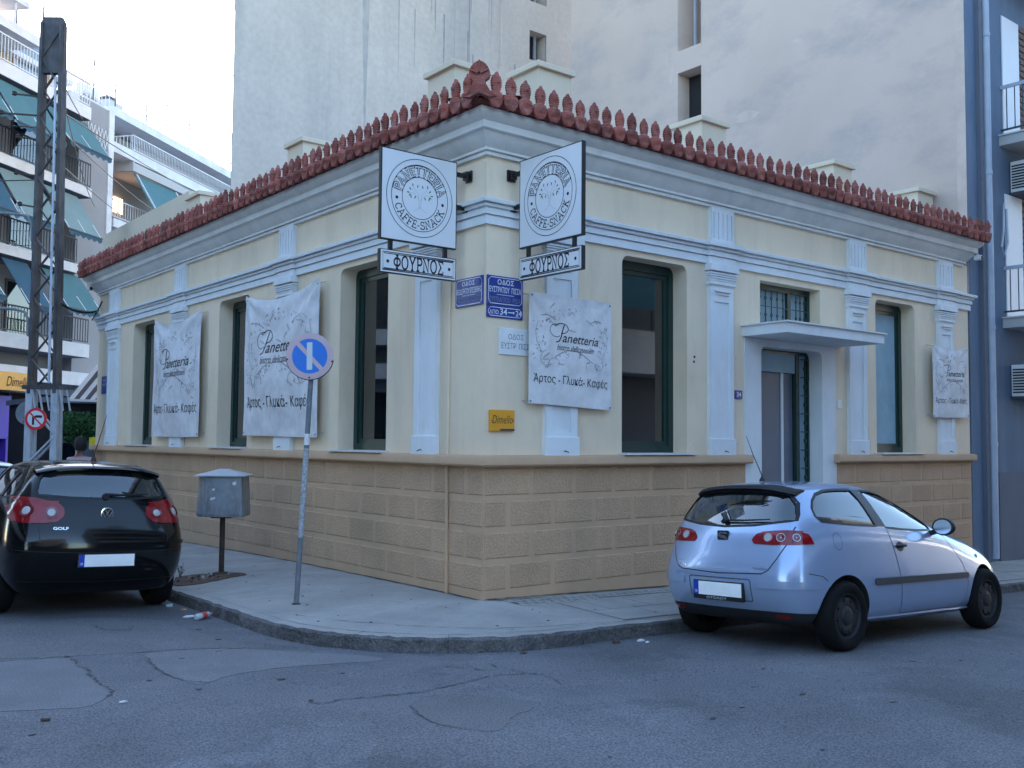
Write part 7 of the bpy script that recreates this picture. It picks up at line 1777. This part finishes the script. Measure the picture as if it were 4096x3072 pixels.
# person behind the black car (dark hair), walking away on the pavement
def person(loc, rz, label):
    t = thing('person', label, 'person', loc, rz)
    J = {'pel': (0, 0, .94), 'che': (0, .0, 1.28), 'nec': (0, 0, 1.46), 'hd': (0, .02, 1.60), 'hd2': (0, .02, 1.72), 'shl': (-.18, 0, 1.40), 'ell': (-.23, .02, 1.12), 'wrl': (-.22, .12, .90), 'hal': (-.21, .15, .82),
         'shr': (.18, 0, 1.40), 'elr': (.24, -.06, 1.14), 'wrr': (.22, -.12, .93), 'har': (.21, -.14, .85), 'hil': (-.09, 0, .90), 'knl': (-.10, .12, .50), 'anl': (-.10, .05, .10), 'tol': (-.10, .20, .04), 'hir': (.09, 0, .90), 'knr': (.10, -.02, .50), 'anr': (.10, -.22, .14), 'tor': (.10, -.12, .04)}
    Rr_ = {'pel': .15, 'che': .16, 'nec': .06, 'hd': .085, 'hd2': .075, 'shl': .07, 'ell': .045, 'wrl': .03, 'hal': .035, 'shr': .07, 'elr': .045, 'wrr': .03, 'har': .035, 'hil': .10, 'knl': .065, 'anl': .04, 'tol': .035, 'hir': .10, 'knr': .065, 'anr': .04, 'tor': .035}
    E_ = [('pel', 'che'), ('che', 'nec'), ('nec', 'hd'), ('hd', 'hd2'), ('che', 'shl'), ('shl', 'ell'), ('ell', 'wrl'), ('wrl', 'hal'), ('che', 'shr'), ('shr', 'elr'), ('elr', 'wrr'), ('wrr', 'har'), ('pel', 'hil'), ('hil', 'knl'), ('knl', 'anl'), ('anl', 'tol'), ('pel', 'hir'), ('hir', 'knr'), ('knr', 'anr'), ('anr', 'tor')]
    ks = list(J); me = bpy.data.meshes.new('body'); me.from_pydata([J[k] for k in ks], [(ks.index(a), ks.index(b)) for a, b in E_], [])
    o = bpy.data.objects.new('body', me); COL.objects.link(o); m = o.modifiers.new('s', 'SKIN'); sv = me.skin_vertices[0].data
    for i, k in enumerate(ks): sv[i].radius = (Rr_[k], Rr_[k]); sv[i].use_root = (k == 'pel')
    s_ = o.modifiers.new('u', 'SUBSURF'); s_.levels = 2
    me2 = bake(o); bpy.data.objects.remove(o); me2.name = 'body'; me2.materials.clear()
    for k in ('skin', 'shirt', 'jeans', 'black'): me2.materials.append(MT[k])
    for p in me2.polygons:
        z = p.center.z; p.use_smooth = True
        p.material_index = 0 if z > 1.47 or (abs(p.center.x) > .18 and z < 1.1) else (1 if z > .95 else (2 if z > .12 else 3))
    b = bpy.data.objects.new('body', me2); COL.objects.link(b); b.parent = t
    mb = MB(); mb.lathe([(0, .13), (.07, .115), (.105, .05), (.108, -.02), (.09, -.10), (.07, -.12), (0, -.12)], (0, -.02, 1.69), 'Z', 14); obj('hair', mb, 'hair', b, smooth=True, local=True)
person((-1.28, 9.9, z_side(-1.28, 9.9)), R(5), 'person with dark hair and pink top walking away behind the black car')
# buildings across the two streets, behind the viewer: they shade the street and show in the glass
def opposite(name, label, O, U, N, W, H, m, seed):
    F = Fr(O, U, N); rnd = random.Random(seed); t = thing(name, label, 'building', tuple(F.P(W / 2, -.5, -1)), group='apartment houses across the streets')
    mb = MB(); mb.fbox(F, 0, W, -.9, H, -9, -1.2); obj('wall', mb, m, t)
    z = 3.6
    while z < H - 2.5:
        mb = MB(); mb.fbox(F, .3, W - .3, z, z + .35, -1.3, 0); obj('balcony_slab', mb, 'fascia', t)
        mb = MB(); mb.fbox(F, .3, W - .3, z + .35, z + 1.25, -.06, -.02); obj('balcony_front', mb, rnd.choice(['fascia', 'darkmetal', 'darkmetal']), t)
        u = 1.2
        while u < W - 2:
            mb = MB(); mb.fbox(F, u, u + 1.6, z + .35, z + 2.6, -1.25, -1.16); w = obj('window', mb, 'darkmetal', t)
            if rnd.random() < .4: awning(F, u - .4, u + 2.2, z + 3.0, z + 1.7, -.1, .9, rnd.choice(['awning', 'awning2']), t, False)
            u += 3.3
        z += 3.1
    return t
opposite('apartment_house', 'apartment house across the right-hand street, behind the viewer', (52, -11.2, 0), (-1, 0, 0), (0, 1, 0), 52, 13, 'bluewall2', 1)
opposite('apartment_house', 'apartment house across the left-hand street, left of the viewer', (-12.0, -4.0, 0), (0, 1, 0), (1, 0, 0), 19, 12, 'bluewall2', 2)
opposite('apartment_house', 'apartment house on the opposite corner, behind the viewer', (-3.0, -15, 0), (-1, 0, 0), (0, 1, 0), 20, 9, 'bluewall2', 3)

# small fixings on the facade
for i, (u, z) in enumerate(((3.25, 2.68), (3.24, 2.62), (3.23, 1.62), (4.05, 2.72), (4.08, 1.62), (7.15, 1.62))):
    mb = MB(); mb.lathe([(0, .008), (.014, .006), (.018, 0)], FX.P(u, z, 0), A=Vector((0, -1, 0)), U=Vector((1, 0, 0)), V=Z3, n=7); obj('wall_plug', mb, 'rust' if i < 2 else 'cornice', house)
for F, lst in ((FX, pil_r), (FY, pil_l)):
    for a, b in lst:
        c = (a + b) / 2 + .02; mb = MB(); mb.tube([F.P(c, 1.515, .07), F.P(c, 1.515, .10), F.P(c + .035, 1.50, .105)], .006, 6); obj('hook', mb, 'rust', house)

# older repairs and damp marks on the blind rear walls
random.seed(5)
def wall_blot(F, u, z, w, h, d, m, par, name):
    n = 14; pts = [(u + w * math.cos(2 * math.pi * k / n) * random.uniform(.55, 1.1), z + h * math.sin(2 * math.pi * k / n) * random.uniform(.55, 1.1)) for k in range(n)]
    mb = MB(); mb.add([F.P(a, b, d) for a, b in pts], geometry.tessellate_polygon([[Vector((a, b, 0)) for a, b in pts]])); obj(name, mb, m, par, recalc=False)
for u, z, w, h in ((1.3, 13.2, .35, .10), (5.6, 12.0, .12, .9), (2.6, 11.0, .18, .10), (6.7, 10.1, .10, .5), (8.6, 9.3, .3, .12), (4.6, 8.4, .35, .12), (0.35, 12.4, .12, .5), (3.4, 9.6, .22, .08)):
    wall_blot(FP, u, z, w, h, .0022, 'repair', sw, 'repair_patch')
mb = MB(); mb.fbox(FP, 0.0, 0.16, 4.0, 24.0, 0.0, .006); obj('edge_render', mb, 'repair', sw)
for u, w, z1, z2 in ((6.35, .16, 9.0, 16.5), (7.35, .05, 11.0, 17.5), (9.15, .035, 10.0, 17)):
    pts = [(u - w, z2), (u + w, z2), (u + w * .7, (z1 + z2) / 2), (u + w * .15, z1), (u - w * .5, (z1 + z2) / 2 - .6)]
    mb = MB(); mb.add([FG.P(a, b, .0035) for a, b in pts], [tuple(range(5))]); obj('damp_streak', mb, 'damp', gw, recalc=False)
